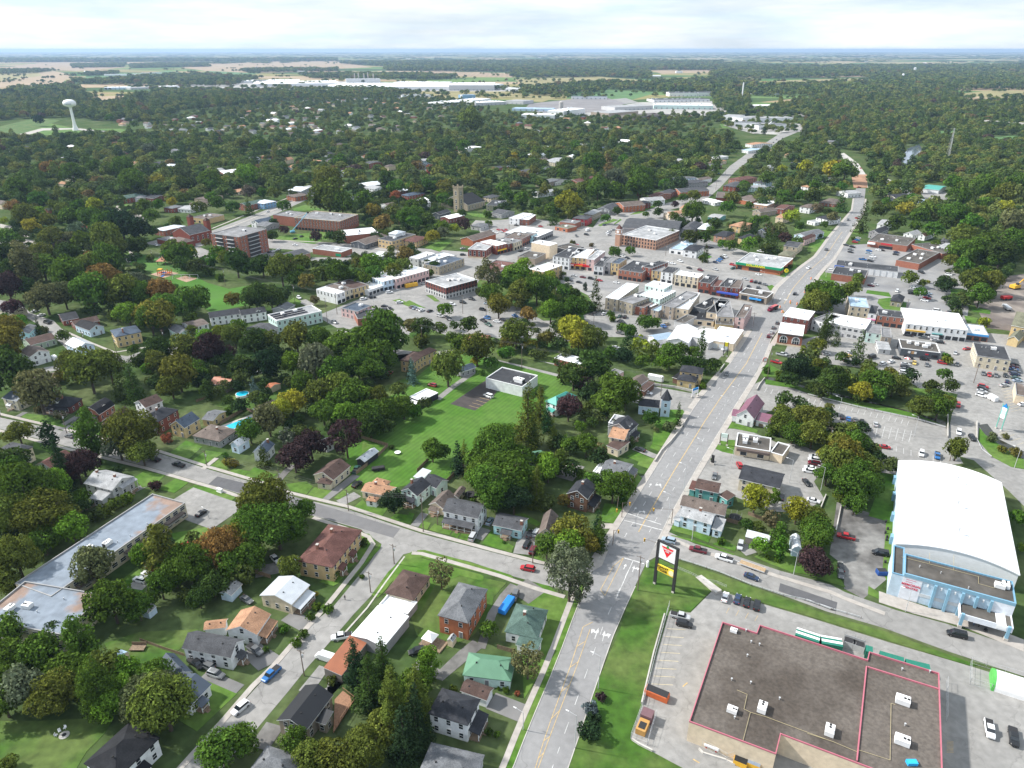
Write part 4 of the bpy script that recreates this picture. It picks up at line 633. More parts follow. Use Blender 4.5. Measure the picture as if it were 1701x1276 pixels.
f=H(V04,(770,1100),(1250,1152),(1240,1068),7.2,'f',0,'white','wht','long white shop block with white roof|and a yellow awning',name='shop_building',cat='shop',win='s',minw=30)
ln=f.sides[0][2];wallbox(f,0,-ln*.48,-ln*.16,3.0,3.7,.8,paint('mustard_awning',(.55,.33,.04)),"awning");wallbox(f,0,-ln*.05,ln*.12,2.8,3.3,.8,paint('teal_awning',(.1,.3,.3)),"awning")
f=H(V04,(1252,1195),(1425,1215),(1415,1140),4.2,'f',0,'brick','silver','small shop with wide blue fascia|at the end of the white shop block',name='shop_building',cat='shop',win='s');wallbox(f,0,-f.L/2-.1,f.L/2+.1,3.1,4.15,.6,paint('blue_fascia',(.08,.3,.6)),"fascia")
f=H(V04,(1600,1138),(1800,1175),(1625,1045),7.5,'gx',5,'yellow','olive','stone church with steep dark roof|at the right edge by the dirt yard',name='church',cat='church');H(V14,(1570,200),(1660,220),(1680,160),4,'gy',2,'yellow','olive',into=f.root,win='n',part='porch')
f=H(V14,(465,150),(585,166),(595,95),6.0,'f',0,'mint','flatgrey','pale green back building|with a wooden balcony',name='commercial_block',cat='commercial building')
f=H(V14,(585,182),(662,192),(680,125),6.5,'f',0,'taupe','flatgrey','narrow tan back building|with a white-roofed lean-to',name='commercial_block',cat='commercial building');H(V14,(557,282),(660,292),(662,240),3.0,'s',.6,'ltgrey','ltgrey',into=f.root)
f=H(V14,(738,275),(1045,312),(1052,242),4.4,'f',0,'dkgrey','gravel','black-walled restaurant with brown gravel roof|and a white rim',name='restaurant',cat='restaurant',win='n',ac=((-.1,.2),(.3,-.1),(-.5,.4),(.5,.4)),mono=TRIM)
ln=f.sides[0][2];wallbox(f,0,-ln*.22,-ln*.15,1.8,3.4,.12,paint('tan_sign',(.5,.3,.15)),"sign_panel");wallbox(f,0,ln*.14,ln*.22,2.2,2.9,.12,paint('red_sign',(.55,.03,.05)),"sign_panel");wallbox(f,0,ln*.3,ln*.45,1.2,2.6,.1,GLASS,"window")
for t in(-.27,-.11):wallbox(f,0,ln*t-.7,ln*t+.5,2.0,3.2,.1,TRIM,"sign_panel")
H(V14,(1335,335),(1600,372),(1585,268),6.6,'f',0,'cream','flatdk','cream two-storey block with black roof|beside the car-filled corner lot',name='commercial_block',cat='commercial building')
H(V14,(1640,640),(1800,670),(1640,545),4.5,'f',0,'beige','taupe','beige low building|at the right edge of the car park',name='commercial_block',cat='commercial building',win='n')
f=H(V04,(480,470),(785,512),(535,410),5.2,'f',0,'brick','gravel','brick supermarket with gravel roofs|and a red sign over the entrance',name='supermarket',cat='supermarket',win='n',minw=26)
ln=f.sides[0][2];wallbox(f,0,-ln*.16,ln*.12,3.5,4.5,.2,paint('red_sign',(.55,.03,.05)),"sign_panel");wallbox(f,0,-ln*.5,-ln*.3,2.8,4.0,2.5,TRIM,"canopy");wallbox(f,0,-ln*.2,ln*.15,.2,2.4,.08,GLASS,"window")
H(V04,(700,620),(880,652),(1000,558),5.0,'f',0,'brick','gravel',into=f.root,win='n',ac=((.1,.3),(-.4,.1),(.5,-.3),(-.3,-.6)),part='wing');H(V04,(820,500),(1060,572),(960,478),4.8,'f',0,'brick','gravel',into=f.root,win='n',part='annex')
f=H(V04,(225,662),(715,716),(735,675),4.8,'f',0,'white','flatdk','long low strip building with dark roof|and white wall bays',name='strip_mall',cat='strip mall',win='n',minw=12);ln=f.sides[0][2];wallbox(f,0,-ln*.52,-ln*.36,2.6,4.6,.3,paint('royal_blue',(.03,.12,.5)),"sign_panel")
for i in range(5):wallbox(f,0,ln*(.02+.1*i)-.15,ln*(.02+.1*i)+.15,.1,4.4,.2,METAL,"pilaster")
H(V04,(192,728),(455,762),(490,705),5.0,'f',0,'brick','flatdk','square red brick building with dark roof|beside the round trees by the avenue',name='office_building',cat='office building',win='n')
H(V04,(650,942),(745,957),(765,912),3.6,'h',2.4,'stone','dk','small stone house with black hip roof|on the grass island between car parks')
for v,A,B_,C_,he,rt,ri,wl,rc_,lb in((V04,(480,405),(562,418),(577,372),5.0,'gy',2.2,'grey','dk','grey gabled house|behind the brick supermarket'),(V04,(545,342),(615,352),(622,308),5,'gx',2.2,'white','ltgrey','white house with pale roof|behind the grey gabled house'),(V04,(752,418),(830,432),(852,402),3.4,'gy',2,'white','ltgrey','white gabled cottage|at the back of the supermarket'),(V04,(868,432),(925,442),(947,408),3.6,'gy',2,'white','maroon','white cottage with red-brown roof|at the back of the supermarket'),(V04,(1022,522),(1100,538),(1118,488),5,'gx',1.8,'white','ltgrey','white two-storey house|under the big trees east of the supermarket'),(V04,(1050,475),(1105,482),(1112,455),4.6,'h',1.6,'grey','mid','grey hip-roofed house|under the big trees behind the supermarket'),(V04,(600,117),(690,137),(702,103),4.6,'gy',2.2,'cream','dk','cream house with black gable|east of the upper avenue'),(V04,(543,68),(640,78),(642,38),4.6,'h',1.8,'ltgrey','mid','grey hip-roofed house|near the roadworks'),(V04,(575,165),(715,180),(700,140),3.4,'gx',1.4,'grey','dk','long dark-roofed house|below the cream black-gabled house'),(V03,(1583,288),(1672,307),(1692,268),5.8,'h',2,'white','dk','white square house with black hip roof|beside the upper avenue'),(V04,(225,85),(320,107),(337,78),4.4,'gy',1.8,'white','ltgrey','white house with pale gable|near the upper avenue'),(V04,(88,172),(215,188),(232,145),3.0,'h',1.4,'brick','taupe','low brown house|near the spruce by the avenue'),(V03,(1455,205),(1540,217),(1552,188),5.8,'h',1.5,'white','taupe','tall white house with brown hip roof|behind the yellow-green tree'),(V03,(1263,217),(1330,227),(1350,188),5,'gx',1.8,'red','maroon','house with maroon metal roof|near the white-roofed school'),(V03,(1265,290),(1330,300),(1345,262),5,'gx',1.6,'beige','tan','beige house with pinkish roof|beside the yellow-green tree'),(V03,(1085,237),(1150,252),(1190,213),4.4,'gy',2,'taupe','taupe','taupe gabled house|in front of the white-roofed school'),(V03,(900,352),(992,368),(1012,325),5.4,'h',1.6,'buff','tan','buff house with tan hip roof|behind the discount store'),(V03,(1410,425),(1510,445),(1560,388),4.6,'gy',1.8,'ltblue','grey','pale blue-grey house|above the avenue grass slope'),(V03,(1450,465),(1490,472),(1510,425),4.4,'gy',2.2,'pink','maroon','pinkish steep-gabled house|above the avenue grass slope'),(V03,(1330,512),(1440,527),(1478,488),6,'gx',1.6,'beige','mid','beige two-storey house|beside the discount store'),(V03,(1285,582),(1382,597),(1407,560),3.6,'h',1.5,'beige','olive','bungalow with green-grey hip roof|touching the discount store corner'),(V03,(650,380),(745,390),(755,345),4.6,'h',2.4,'brown','silver','house with streaky silver hip roof|behind the tan brick library'),(V03,(525,380),(620,390),(640,330),5.6,'h',2.6,'grey','mid','grey house with dormered roof|behind the tan brick library'),(V03,(780,430),(880,445),(900,400),5.6,'hp',2.2,'tanbrick','dk','brown brick house with dark hip roof|behind the big car park'),(V03,(970,450),(1040,462),(1055,422),5,'h',1.8,'yellow','dk','yellow house with black hip roof|behind the discount store trees'),(V03,(1120,400),(1190,410),(1210,370),4.6,'gy',2,'grey','bluegrey','house with blue-grey roof and red chimney|among dark spruces'),(V03,(385,257),(440,272),(492,235),4.6,'gy',2,'beige','tan','house with salmon-tan gables|behind the long grey arena roof'),(V03,(510,215),(560,222),(585,190),4,'gx',1.4,'beige','tan','small house with salmon roof|behind the big maple'),(V03,(690,152),(790,177),(803,152),3.2,'gx',.8,'white','wht','white metal-roofed building|beside the upper cross street'),(V03,(735,285),(830,297),(850,268),3.6,'gx',.9,'teal','ltgrey','low house with pale roof and teal trim|among the trees'),(V03,(855,42),(955,52),(968,12),5.8,'h',2,'red','mid','bright red brick house|beside the upper cross street'),(V03,(0,178),(75,205),(158,160),6,'gy',2.6,'orange','taupe','orange brick row house with brown roof|and white verandas'),(V03,(150,172),(195,185),(205,150),5.6,'h',2,'dkbrick','dk','dark brick house|beside the orange brick row house'),(V03,(200,142),(252,162),(307,117),5.2,'gy',2.2,'white','ltgrey','white gabled house|next to the red shrub-like tree'),(V03,(268,118),(330,128),(350,85),5.6,'gx',1.6,'brick','maroon','brick house with dusky red roof|behind the white gabled house'),(V03,(320,100),(400,110),(410,70),5.6,'h',2.4,'dkbrick','mid','dark brick house with dormers|on the tree-lined street'),(V03,(450,68),(520,93),(622,38),5.8,'gy',2.4,'orange','mid','long orange brick house with grey roof|on the tree-lined street'),(V02,(640,252),(722,268),(778,235),4,'gx',2.4,'grey','mid','grey house with dormers|in front of the stone church hall'),(V02,(1278,297),(1392,308),(1432,282),6,'h',2,'crimson','mid','crimson two-storey house|on the shopping street corner'),(V02,(1365,262),(1440,270),(1480,235),6,'h',2,'stone','ltgrey','stone house with pale roof|behind the crimson house'),(V02,(1470,225),(1570,235),(1590,190),5,'gy',2.4,'ltgrey','mid','grey-gabled house|beside the orange brick row house'),(V02,(5,180),(70,192),(95,158),4.6,'gy',2,'white','ltgrey','white gabled house|west of the stone church tower'),(V02,(240,288),(312,302),(352,258),4.4,'gy',1.4,'dkbrick','wht','dark brick house with white roof|in front of the stone church tower'),(V02,(175,262),(240,270),(268,235),4.4,'gy',1.8,'dkgrey','dk','dark blue-grey house|beside the white-roofed dark brick house'),(V02,(480,355),(560,365),(578,335),3.6,'h',1.4,'ltgrey','grey','low grey hip-roofed house|in front of the stone church'),(V02,(570,130),(640,140),(670,115),4.6,'h',2,'beige','mid','house with grey pyramid roof|behind the stone church hall'),(U1,(90,355),(135,372),(140,345),4.4,'gx',1.6,'brown','taupe','brown house|tucked in trees at the upper street'),(U1,(200,440),(255,450),(285,405),5,'gy',1.8,'white','ltgrey','white house with pale roof|beside the wide round tree'),(U1,(285,400),(350,410),(385,375),3.6,'h',1.4,'beige','maroon','bungalow with pink-brown roof|among the upper trees'),(U1,(360,385),(440,395),(500,350),4.6,'h',1.8,'white','ltgrey','pale-roofed white house|beside the red brick upper house'),(U1,(480,360),(530,370),(555,320),6,'gx',1.8,'red','mid','red brick upper house|near the bright olive tree'),(U1,(450,530),(560,550),(600,510),4,'gy',1.8,'grey','silver','house with silver-grey roofs|below the dark tree clump'),(U1,(520,560),(610,575),(660,550),5,'gx',1.6,'white','ltgrey','house with white gables|above the school playground'),(U1,(720,585),(790,598),(810,560),6,'h',1.8,'red','silver','red house with silver pyramid roof|next to the red-leaved tree'),(U1,(825,620),(890,632),(915,585),6,'h',2,'red','bluegrey','red brick house with blue-grey roof|beside the white cottage'),(U1,(905,665),(985,680),(1005,650),4.4,'gy',1.8,'white','wht','white cottage|on the street west of the stone church'),(U1,(385,640),(440,650),(450,615),4.4,'gy',1.6,'white','mid','white house|beside the wide round tree base'),(U1,(660,700),(720,715),(745,690),4.2,'gy',1.8,'white','taupe','pale house with taupe roof|above the school car park'),(U1,(895,375),(940,385),(960,340),5,'gx',1.8,'grey','bluegrey','grey house|beside the orange upper maple'),(U1,(960,330),(1000,340),(1010,300),5,'gy',2,'ltblue','ltgrey','pale blue gabled house|beside the orange upper maple'),(U1,(960,492),(1010,500),(1025,470),4.2,'gx',1.4,'sage','mid','house with sage walls|behind the dark round trees'),(U1,(1300,230),(1370,240),(1385,205),4.6,'gx',1.4,'white','wht','house with white roof|in the upper tree belt'),(U0,(410,375),(490,388),(505,355),5,'h',1.6,'white','silver','house with silver hip roof|deep among the western trees'),(U0,(355,355),(400,362),(430,335),4.6,'h',1.6,'white','mid','white house|hidden among the western trees'),(U0,(180,640),(270,650),(285,620),4.4,'h',1.6,'white','grey','white house with grey hip roof|above the lawn by the west street'),(U0,(290,640),(375,652),(395,612),4.4,'gx',2,'dkbrick','dk','brick house with black roof|above the lawn by the west street'),(U0,(60,645),(130,655),(150,600),5,'h',2.4,'red','dkgreen','red house with dark green turret-like roof|west of the west street lawn'),(U0,(455,725),(530,735),(545,702),4.4,'h',1.4,'red','grey','red brick house|beside the bright yellow-green tree'),(U0,(570,735),(680,745),(695,705),3.4,'gx',1.2,'white','ltgrey','white bungalow|beside the bright yellow-green tree'),(U0,(665,690),(740,700),(790,655),3.6,'h',1.4,'beige','taupe','bungalow with taupe hip roofs|above the tan school building'),(U0,(710,650),(800,660),(850,615),3.6,'h',1.4,'beige','taupe','wide taupe-roofed bungalow|among trees above the red church'),(U0,(975,590),(1060,600),(1085,565),3.6,'h',1.3,'cream','tan','cream bungalow with tan roof|at the end of a curved drive'),(U0,(1075,700),(1140,710),(1165,655),5.4,'gy',2,'brick','dkgreen','brick house with green roof|beside the long west street'),(U0,(1190,680),(1290,695),(1310,660),5.6,'h',1.6,'blue','silver','blue house with silver hip roof|beside the long west street'),(U0,(1475,625),(1550,640),(1575,600),4.6,'h',1.6,'orange','taupe','orange brick cottage|beside the long west street'),(U0,(1490,580),(1600,592),(1620,550),5,'gx',2,'grey','silver','grey house with many gables|at the top of the long west street'),(U0,(1580,560),(1670,570),(1680,530),5.6,'h',1.8,'ltgrey','ltgrey','pale grey house|at the top of the long west street'),(U0,(890,430),(960,445),(1030,400),6,'gy',2.4,'brick','wht','brick house with white-trimmed gables|in the western woods'),(U0,(820,415),(870,425),(880,395),5,'gy',2,'brick','ltgrey','brick house with pale roof|in the western woods'),(U0,(1150,345),(1200,355),(1240,310),5,'gy',2.4,'dkgrey','dk','dark house with white gable|near the long grey school roof'),(U2,(170,425),(240,435),(272,385),5,'h',1.8,'white','mid','white house with grey roof|in the middle of the tree belt'),(U2,(260,290),(300,300),(310,260),5,'gy',2.4,'white','wht','tall white gable|in the middle of the tree belt'),(U2,(405,340),(510,352),(545,300),5,'gx',1.8,'cream','ltgrey','house with cream walls|above the brown-red apartment block'),(U2,(780,235),(830,245),(850,205),5,'gy',2.2,'ltgrey','bluegrey','blue-grey gabled house|in the upper tree belt'),(U2,(310,600),(365,612),(380,560),4.4,'gy',1.6,'white','ltgrey','white house|beside the dark round tree by the church'),(U2,(345,515),(430,525),(450,480),5,'h',1.6,'taupe','grey','taupe house|behind the dark round tree'),(U2,(455,505),(515,515),(530,480),4,'gx',1.6,'white','mid','white-trimmed cottage|west of the brown-red apartment block'),(U2,(1475,480),(1510,490),(1515,430),6.5,'hp',1.6,'ltblue','grey','narrow pale blue tower-like house|at the edge of the tree belt'),(U2,(1510,510),(1600,530),(1640,480),5.4,'h',2.4,'grey','mid','big grey dormered house|at the edge of the tree belt'),(U2,(1655,490),(1720,500),(1730,470),4.4,'gy',1.8,'white','taupe','white cottage|beside the upper cross street'),(U3,(350,485),(440,500),(480,460),5.6,'h',2.2,'brick','maroon','brick house with dusky red hip roof|beside the upper cross street'),(U3,(100,375),(160,385),(180,350),5,'gy',1.6,'red','grey','small red brick house|west of the upper cross street'),(U3,(165,335),(215,345),(230,315),4.4,'h',1.4,'beige','tan','bungalow with salmon roof|west of the upper cross street'),(U3,(205,305),(270,312),(285,290),4,'f',0,'white','ltgrey','flat-roofed white building|near the upper intersection'),(U3,(455,245),(515,255),(525,220),4,'gx',1.2,'white','bluish','house with bright blue tarpaulin roof|beside the far shopping road'),(U3,(490,195),(550,205),(560,170),4.6,'gx',1.6,'white','tan','house with cream roof|beside the far shopping road'),(U3,(665,235),(735,245),(745,215),3.6,'gx',1.2,'beige','ltgrey','pale bungalow|beside the far shopping road'),(U3,(555,520),(620,530),(635,500),4.6,'gx',1.6,'ltblue','mid','light blue house|in the row behind the white-roofed school'),(U3,(650,560),(710,572),(725,530),5,'gy',1.8,'grey','grey','grey house|in the row behind the white-roofed school'),(U3,(950,548),(1015,558),(1027,525),4.6,'h',1.4,'white','tan','white house with orange-tan roof|among dark trees by the avenue'),(U3,(1070,490),(1125,500),(1135,460),4,'gx',1.4,'white','mid','white-porched cottage|among the upper avenue trees'),(U3,(480,555),(520,565),(530,520),4.6,'gy',1.8,'mint','ltgrey','mint gabled house|behind the long brown-roofed hall'),(U3,(1005,835),(1070,850),(1080,815),3,'f',0,'white','ltgrey','white flat garage|beside the white square house')):
 if not lb:continue
 kw=dict(porch=(0,.1,.9,2,2.8))if('row house' in lb or 'crimson' in lb or 'hip-roofed' in lb)and he>4 else{}
 H(v,A,B_,C_,he,rt,ri,wl,rc_,lb,minw=6,group='houses of the town',**kw)
f=H(V04,(893,62),(1035,77),(1077,44),4.2,'gx',1.4,'white','teal','white shed with green metal roof|beside the railway track',name='industrial_shed',cat='industrial building',kind='metal',win='n');H(V04,(852,188),(1000,193),(1008,152),3.4,'gx',1,'ltgrey','bluish','open-sided pale metal shed|below the railway track',name='shed',cat='shed',kind='metal',win='n')
f=H(V03,(60,425),(330,468),(492,388),8.4,'f',0,'tanbrick','ltgrey','tan brick library with pale flat roof|and banded walls',name='library',cat='library',win='o',ac=((-.3,.3),(.3,-.1)))
CT=G(*V02((1640,512)));q=MB();q.box(-2.2,2.2,-2.2,2.2,0,14,m=0);q.box(-2.5,2.5,-2.5,2.5,10,10.4,m=1);q.box(-2.5,2.5,-2.5,2.5,14,14.4,m=1);q.v+=[];t=empty("clock_tower",CT,f.rz);tag(t,"brick clock tower with little pointed roof beside the library","clock tower");q.build("wall",[wallm('tanbrick'),TRIM],t)
q=MB();q.v=[(-2.3,-2.3,14.4),(2.3,-2.3,14.4),(2.3,2.3,14.4),(-2.3,2.3,14.4),(0,0,18)];q.f=[(0,1,4),(1,2,4),(2,3,4),(3,0,4),(3,2,1,0)];q.m=[0]*5;q.build("roof",roofm('maroon','sh'),t)
for r_ in(0,90):q=MB();q.tube((0,-2.2,12.2),(0,-2.35,12.2),1.2,n=16);c_=q.build("clock_face",TRIM,t);c_.rotation_euler.z=R(r_)
landmark("brick clock tower",P(CT)[:2])
H(V03,(60,372),(497,402),(80,290),6.5,'gx',3.0,'grey','mid','long grey-roofed hall|behind the tan brick library',name='hall',cat='hall',win='n',minw=26)
H(V03,(435,532),(540,547),(642,478),4.2,'f',0,'white','bluish','white shop with pale blue roof|beside the white two-storey office',name='shop_building',cat='shop',win='b');H(V03,(540,542),(652,557),(697,515),5.8,'h',2,'white','dk','white two-storey office house|with black hip roof',win='w')
f=H(V03,(960,640),(1310,692),(1395,608),5.2,'f',0,'orange','ltgrey','discount store with wide green fascia|and pale flat roof',name='store',cat='store',win='n',ac=((-.6,.4),(0,.3),(-.3,-.2),(.3,.5)),mono=TRIM)
ln=f.sides[0][2];GF=paint('green_fascia',(.01,.25,.12));wallbox(f,0,-ln*.505,ln*.505,3.7,5.35,.9,GF,"fascia");wallbox(f,1,-f.sides[1][2]*.49,-f.sides[1][2]*.38,3.7,5.35,.9,GF,"fascia");walltext(f,0,-ln*.05,4.5,"DOLLARAMA",2.3,paint('yellow_lettering',(.9,.75,.03)),1.0);wallbox(f,0,-ln*.46,-ln*.36,.2,3,.1,GLASS,"window");wallbox(f,0,-ln*.2,ln*.05,.5,3,.1,GLASS,"window")
H(V03,(960,142),(1080,167),(1112,108),4.6,'gx',2,'orange','taupe','long brown-roofed hall|with orange brick end wall',name='hall',cat='hall',win='n',minw=10);H(V03,(800,132),(955,140),(965,95),4.0,'f',0,'red','taupe','flat hall with brown-grey roof|beside the upper cross street',name='hall',cat='hall',win='n')
H(V03,(1085,182),(1200,197),(1272,150),4.4,'f',0,'tanbrick','wht','white-roofed school|behind the taupe gabled house',name='school',cat='school',win='w')
def row(v,A,B_,vec,he,wl,rc_,lb,win='s',**k):
 return H(v,A,B_,(B_[0]+vec[0],B_[1]+vec[1]),he,'f',0,wl,rc_,lb,name='shop_building',cat='shop',win=win,group='shops of the main street',**k)
fa=row(W3,(130,180),(322,207),(230,-110),9,'white','flatdk','white three-storey shop block|at the west end of the red awning')
fb=row(W3,(325,190),(524,207),(180,-95),9,'yellow','wht','cream-yellow shop block with arched windows|above the red awning');row(W3,(526,212),(615,222),(180,-95),9,'pink','ltgrey','pale pink shop block|at the east end of the red awning')
RA=paint('red_awning',(.6,.02,.03));a_,b_=fa,fb
ln=fb.sides[0][2];wallbox(fb,0,-ln*.95,ln*.95,2.7,4.2,1.4,RA,"awning");wallbox(fb,0,-ln*.62,-ln*.2,3.05,3.75,1.5,TRIM,"sign_panel");wallbox(fb,0,-ln*.12,ln*.32,3.0,3.7,1.5,paint('orange_lettering',(.8,.35,.03)),"sign_panel")
row(W3,(612,295),(722,307),(150,-110),6.6,'white','flatdk','low white shop with orange doorway|beside the red awning shops');row(W3,(728,247),(810,257),(100,-60),9,'grey','flatgrey','narrow grey shop with teal awning|on the main street');row(W3,(815,257),(910,270),(100,-60),9,'yellow','bluegrey','narrow cream shop with two arched windows|on the main street')
row(W3,(905,337),(1180,378),(170,-110),7,'brick','flatdk','wide red brick shop block|on the main street');row(W3,(1185,302),(1290,325),(135,-85),9.2,'red','flatdk','tall red brick shop|with black roof and white side wall');row(W3,(1293,347),(1402,360),(90,-50),8,'buff','flatgrey','stone-coloured shop block|on the main street');row(W3,(1404,362),(1545,382),(100,-60),8,'white','flatdk','plain white shop block|on the main street')
row(W4,(10,325),(370,378),(60,-60),8,'cream','wht','long cream shop block with two window rows|on the main street');row(W4,(375,440),(548,465),(125,-120),7.4,'red','flatdk','red brick shop with green fascia|next to the long cream block');row(W4,(552,500),(670,515),(110,-100),6.4,'dkbrick','maroon','narrow dark brick shop|between two red brick shops')
g=row(W4,(675,503),(822,525),(110,-130),7,'red','flatdk','red brick shop with grey cornice|over the blue awning');row(W4,(832,522),(990,540),(110,-120),7,'red','taupe','red brick corner shop with taupe roof|over the blue awning');ln=g.sides[0][2];wallbox(g,0,-ln*.6,ln*1.6,2.6,3.6,1.6,paint('blue_awning',(.05,.1,.45)),"awning")
g=H(W4,(985,602),(1405,677),(1465,590),5,'f',0,'taupe','gravel','taupe corner bank with blue canopy|at the traffic lights',name='bank',cat='bank',win='n',mono=TRIM);ln=g.sides[0][2]
for t in(-.3,.0,.3):wallbox(g,0,(t-.11)*ln,(t+.11)*ln,.8,3.6,.1,GLASS,"window")
wallbox(g,0,-ln*.1,ln*.32,2.3,3.1,1.2,paint('sky_blue_canopy',(.03,.3,.75)),"awning")
def back(v,A,B_,C_,he,wl,rc_,lb,**k):return H(v,A,B_,C_,he,'f',0,wl,rc_,lb,name='shop_building',cat='shop',group='backs of the main street shops',**k)
back(W3,(750,667),(900,692),(1070,505),8,'stone','wht','stone shop with long white roof|beside the large spruce',win='h');back(W3,(903,695),(1070,742),(1172,585),7.6,'stone','flatgrey','stone shop with blotchy grey roof|behind the alley car park');back(W3,(1055,757),(1205,787),(1262,700),5.6,'brick','taupe','small red brick rear wing|behind the alley car park')
back(W3,(1148,637),(1390,690),(1570,590),8,'mint','wht','pale mint shop with white roof|in the middle of the block');back(W3,(1215,522),(1440,565),(1595,520),10,'mint','wht','taller mint shop with white roof|in the middle of the block');back(W3,(1230,760),(1290,775),(1355,715),5,'weath','wht','low weathered annex with white roof|below the mint shops');back(W3,(1285,812),(1372,832),(1405,740),5,'taupe','bluish','low annex with grey-blue roof|below the mint shops')
back(W3,(1412,757),(1555,787),(1700,590),8,'taupe','flatgrey','shop with long worn grey roof|and pale concrete rear wall');back(W4,(15,830),(215,857),(405,610),7.2,'beige','wht','shop with long bright white roof|and beige rear wall',win='h');back(W4,(290,812),(475,855),(650,680),5.8,'dkgrey','black','shop with black ribbed roofs|behind the roof terrace',win='n');back(W4,(490,892),(642,917),(812,700),7.0,'beige','black','shop with black roof and beige rear wall|beside the worn grey roof')
back(W4,(648,962),(910,978),(1050,738),7.0,'beige','flatgrey','shop with wide bluish grey roof|next to the corner building');back(W4,(922,967),(1065,988),(1200,790),7.8,'pink','taupe','corner building with pinkish rear wall|and long stone side wall');back(W4,(0,1035),(150,1072),(195,930),4.2,'ltgrey','gravel','low rear building with a band of dark windows|and brown roof',win='n');back(W4,(190,990),(600,1035),(470,870),3.6,'beige','black','low rear wing with black terrace roof|in the alley',win='b');back(W4,(625,1072),(900,1095),(900,1000),4.6,'yellow','gravel','low cream rear wing with gravel roof|in the alley',win='b')
f=H(V02,(125,787),(285,842),(505,767),8.0,'f',0,'dkbrick','ltgrey','brick-and-stone office block with pale roof|beside its own car park',name='office_building',cat='office building',win='o',mono=wallm('beige'),ac=((0,.1),(.3,.3),(-.1,-.1)))
for s_ in range(4):ln=f.sides[s_][2];wallbox(f,s_,-ln/2,ln/2,0,3.6,.045,wallm('ltgrey'),"stone_base")
f=H(V02,(460,537),(600,547),(692,497),7.0,'f',0,'red','ltgrey','red brick bank with tall arched windows|on the street corner',name='bank',cat='bank',win='n',mono=TRIM)
for s_ in(0,1):
 ln=f.sides[s_][2];k=4
 for i in range(k):c_=f.place(WINT,"window",s_,(i+.5)/k*ln-ln/2,3.8);c_.scale=(1.5,1,1.9)
 wallbox(f,s_,-ln/2,ln/2,0,1.2,.1,wallm('beige'),"plinth")
for A,B_,C_,he,wl,rc_,lb in(((688,512),(766,492),(640,460),7.5,'red','wht','red brick shop with yellow sign band|up the rising street'),((768,500),(822,485),(720,455),6.6,'dkbrick','flatgrey','dark brick shop|up the rising street'),((824,490),(886,465),(760,440),6.6,'cream','flatgrey','cream shop with grey roof|up the rising street'),((888,455),(965,418),(830,400),7,'brick','taupe','brick shop with brown roof|beside the light blue shop'),((967,432),(1006,412),(930,400),6.6,'sky','flatgrey','narrow light blue shop|up the rising street'),((1005,442),(1128,390),(845,370),5.4,'grey','wht','grey corner store with big white roof|at the upper crossroads')):
 g=H(V02,A,B_,C_,he,'f',0,wl,rc_,lb,name='shop_building',cat='shop',win='s',group='shops of the rising street')
 if 'yellow sign' in lb:ln=g.sides[0][2];wallbox(g,0,-ln*.45,ln*.45,2.8,3.8,.4,paint('yellow_sign',(.75,.5,.02)),"sign_panel")
H(V02,(400,457),(500,475),(625,408),5.0,'gy',2.4,'orange','taupe','cream-orange gabled hall with brown roof|beside the crowded car park',name='hall',cat='hall',win='n')
H(V02,(958,485),(1100,512),(1145,488),11,'f',0,'beige','wht','tall blank beige block with white roof|in the town centre',name='commercial_block',cat='commercial building',win='n');H(V02,(850,592),(985,612),(1100,575),5,'f',0,'taupe','gravel','low taupe block with gravel roof|below the tall beige block',name='commercial_block',cat='commercial building',win='n')
H(V02,(940,692),(1050,717),(1145,655),9,'f',0,'buff','wht','three-storey buff block with white roof|beside the riverside trees',name='commercial_block',cat='commercial building');f=H(V02,(525,702),(690,725),(760,632),7,'f',0,'stone','maroon','stone block with mauve-brown roof|behind the grey bare tree',name='commercial_block',cat='commercial building')
H(V02,(232,678),(430,610),(320,585),6.2,'f',0,'stone','bluegrey','long stone terrace with slate-grey roof|facing the lower street',name='commercial_block',cat='commercial building',win='h',minw=13);H(V02,(45,612),(150,642),(315,572),6,'f',0,'ltgrey','silver','pale grey block with metal roof|behind the long stone terrace',name='commercial_block',cat='commercial building');H(V02,(0,602),(70,615),(140,560),7,'f',0,'ltgrey','wht','grey-walled block with white roof|behind the hedge trees',name='commercial_block',cat='commercial building')
f=H(V02,(1138,517),(1250,547),(1262,492),6.5,'f',0,'black','gravel','two black box buildings|behind the white shop block',name='commercial_block',cat='commercial building',win='n')
f=H(V02,(458,194),(598,160),(560,90),6,'gx',7,'stone','black','stone church|with steep black roof and square tower',name='church',cat='church',win='n',minw=15);ln=f.sides[0][2]
for i in range(6):c_=f.place(WINT,"window",0,(i+.5)/6*ln-ln/2,3.2);c_.scale=(1.2,1,1.5)
tp=G(*V02((388,245)));t=empty("tower",tp-f.root.location,f.rz);t.parent=f.root;q=MB();q.box(-3.6,3.6,-3.6,3.6,0,24)
for x_ in(-3.3,3.3):
 for y_ in(-3.3,3.3):q.box(x_-.6,x_+.6,y_-.6,y_+.6,24,26.5)
for i in range(5):
 for sg in(-1,1):q.box(-2.4+i*1.2-.3,-2.4+i*1.2+.3,sg*3.6-.3,sg*3.6+.3,24,25);q.box(sg*3.6-.3,sg*3.6+.3,-2.4+i*1.2-.3,-2.4+i*1.2+.3,24,25)
bpy.data.objects.remove(t);t=q.build("tower",wallm('stonebuff'),f.root);t.location=tp-f.root.location;t.rotation_euler.z=f.rz
for z in(5,11,19):
 for r_ in(0,90,270):c_=link("window",WINT,t);c_.rotation_euler.z=R(r_);c_.location=Matrix.Rotation(R(r_),3,'Z')@Vector((0,-3.6,z));c_.scale=(1.6,1,2)
H(V02,(602,192),(715,197),(822,160),6,'f',0,'stone','flatdk','stone church hall|with dark flat roof',name='hall',cat='hall',win='h')
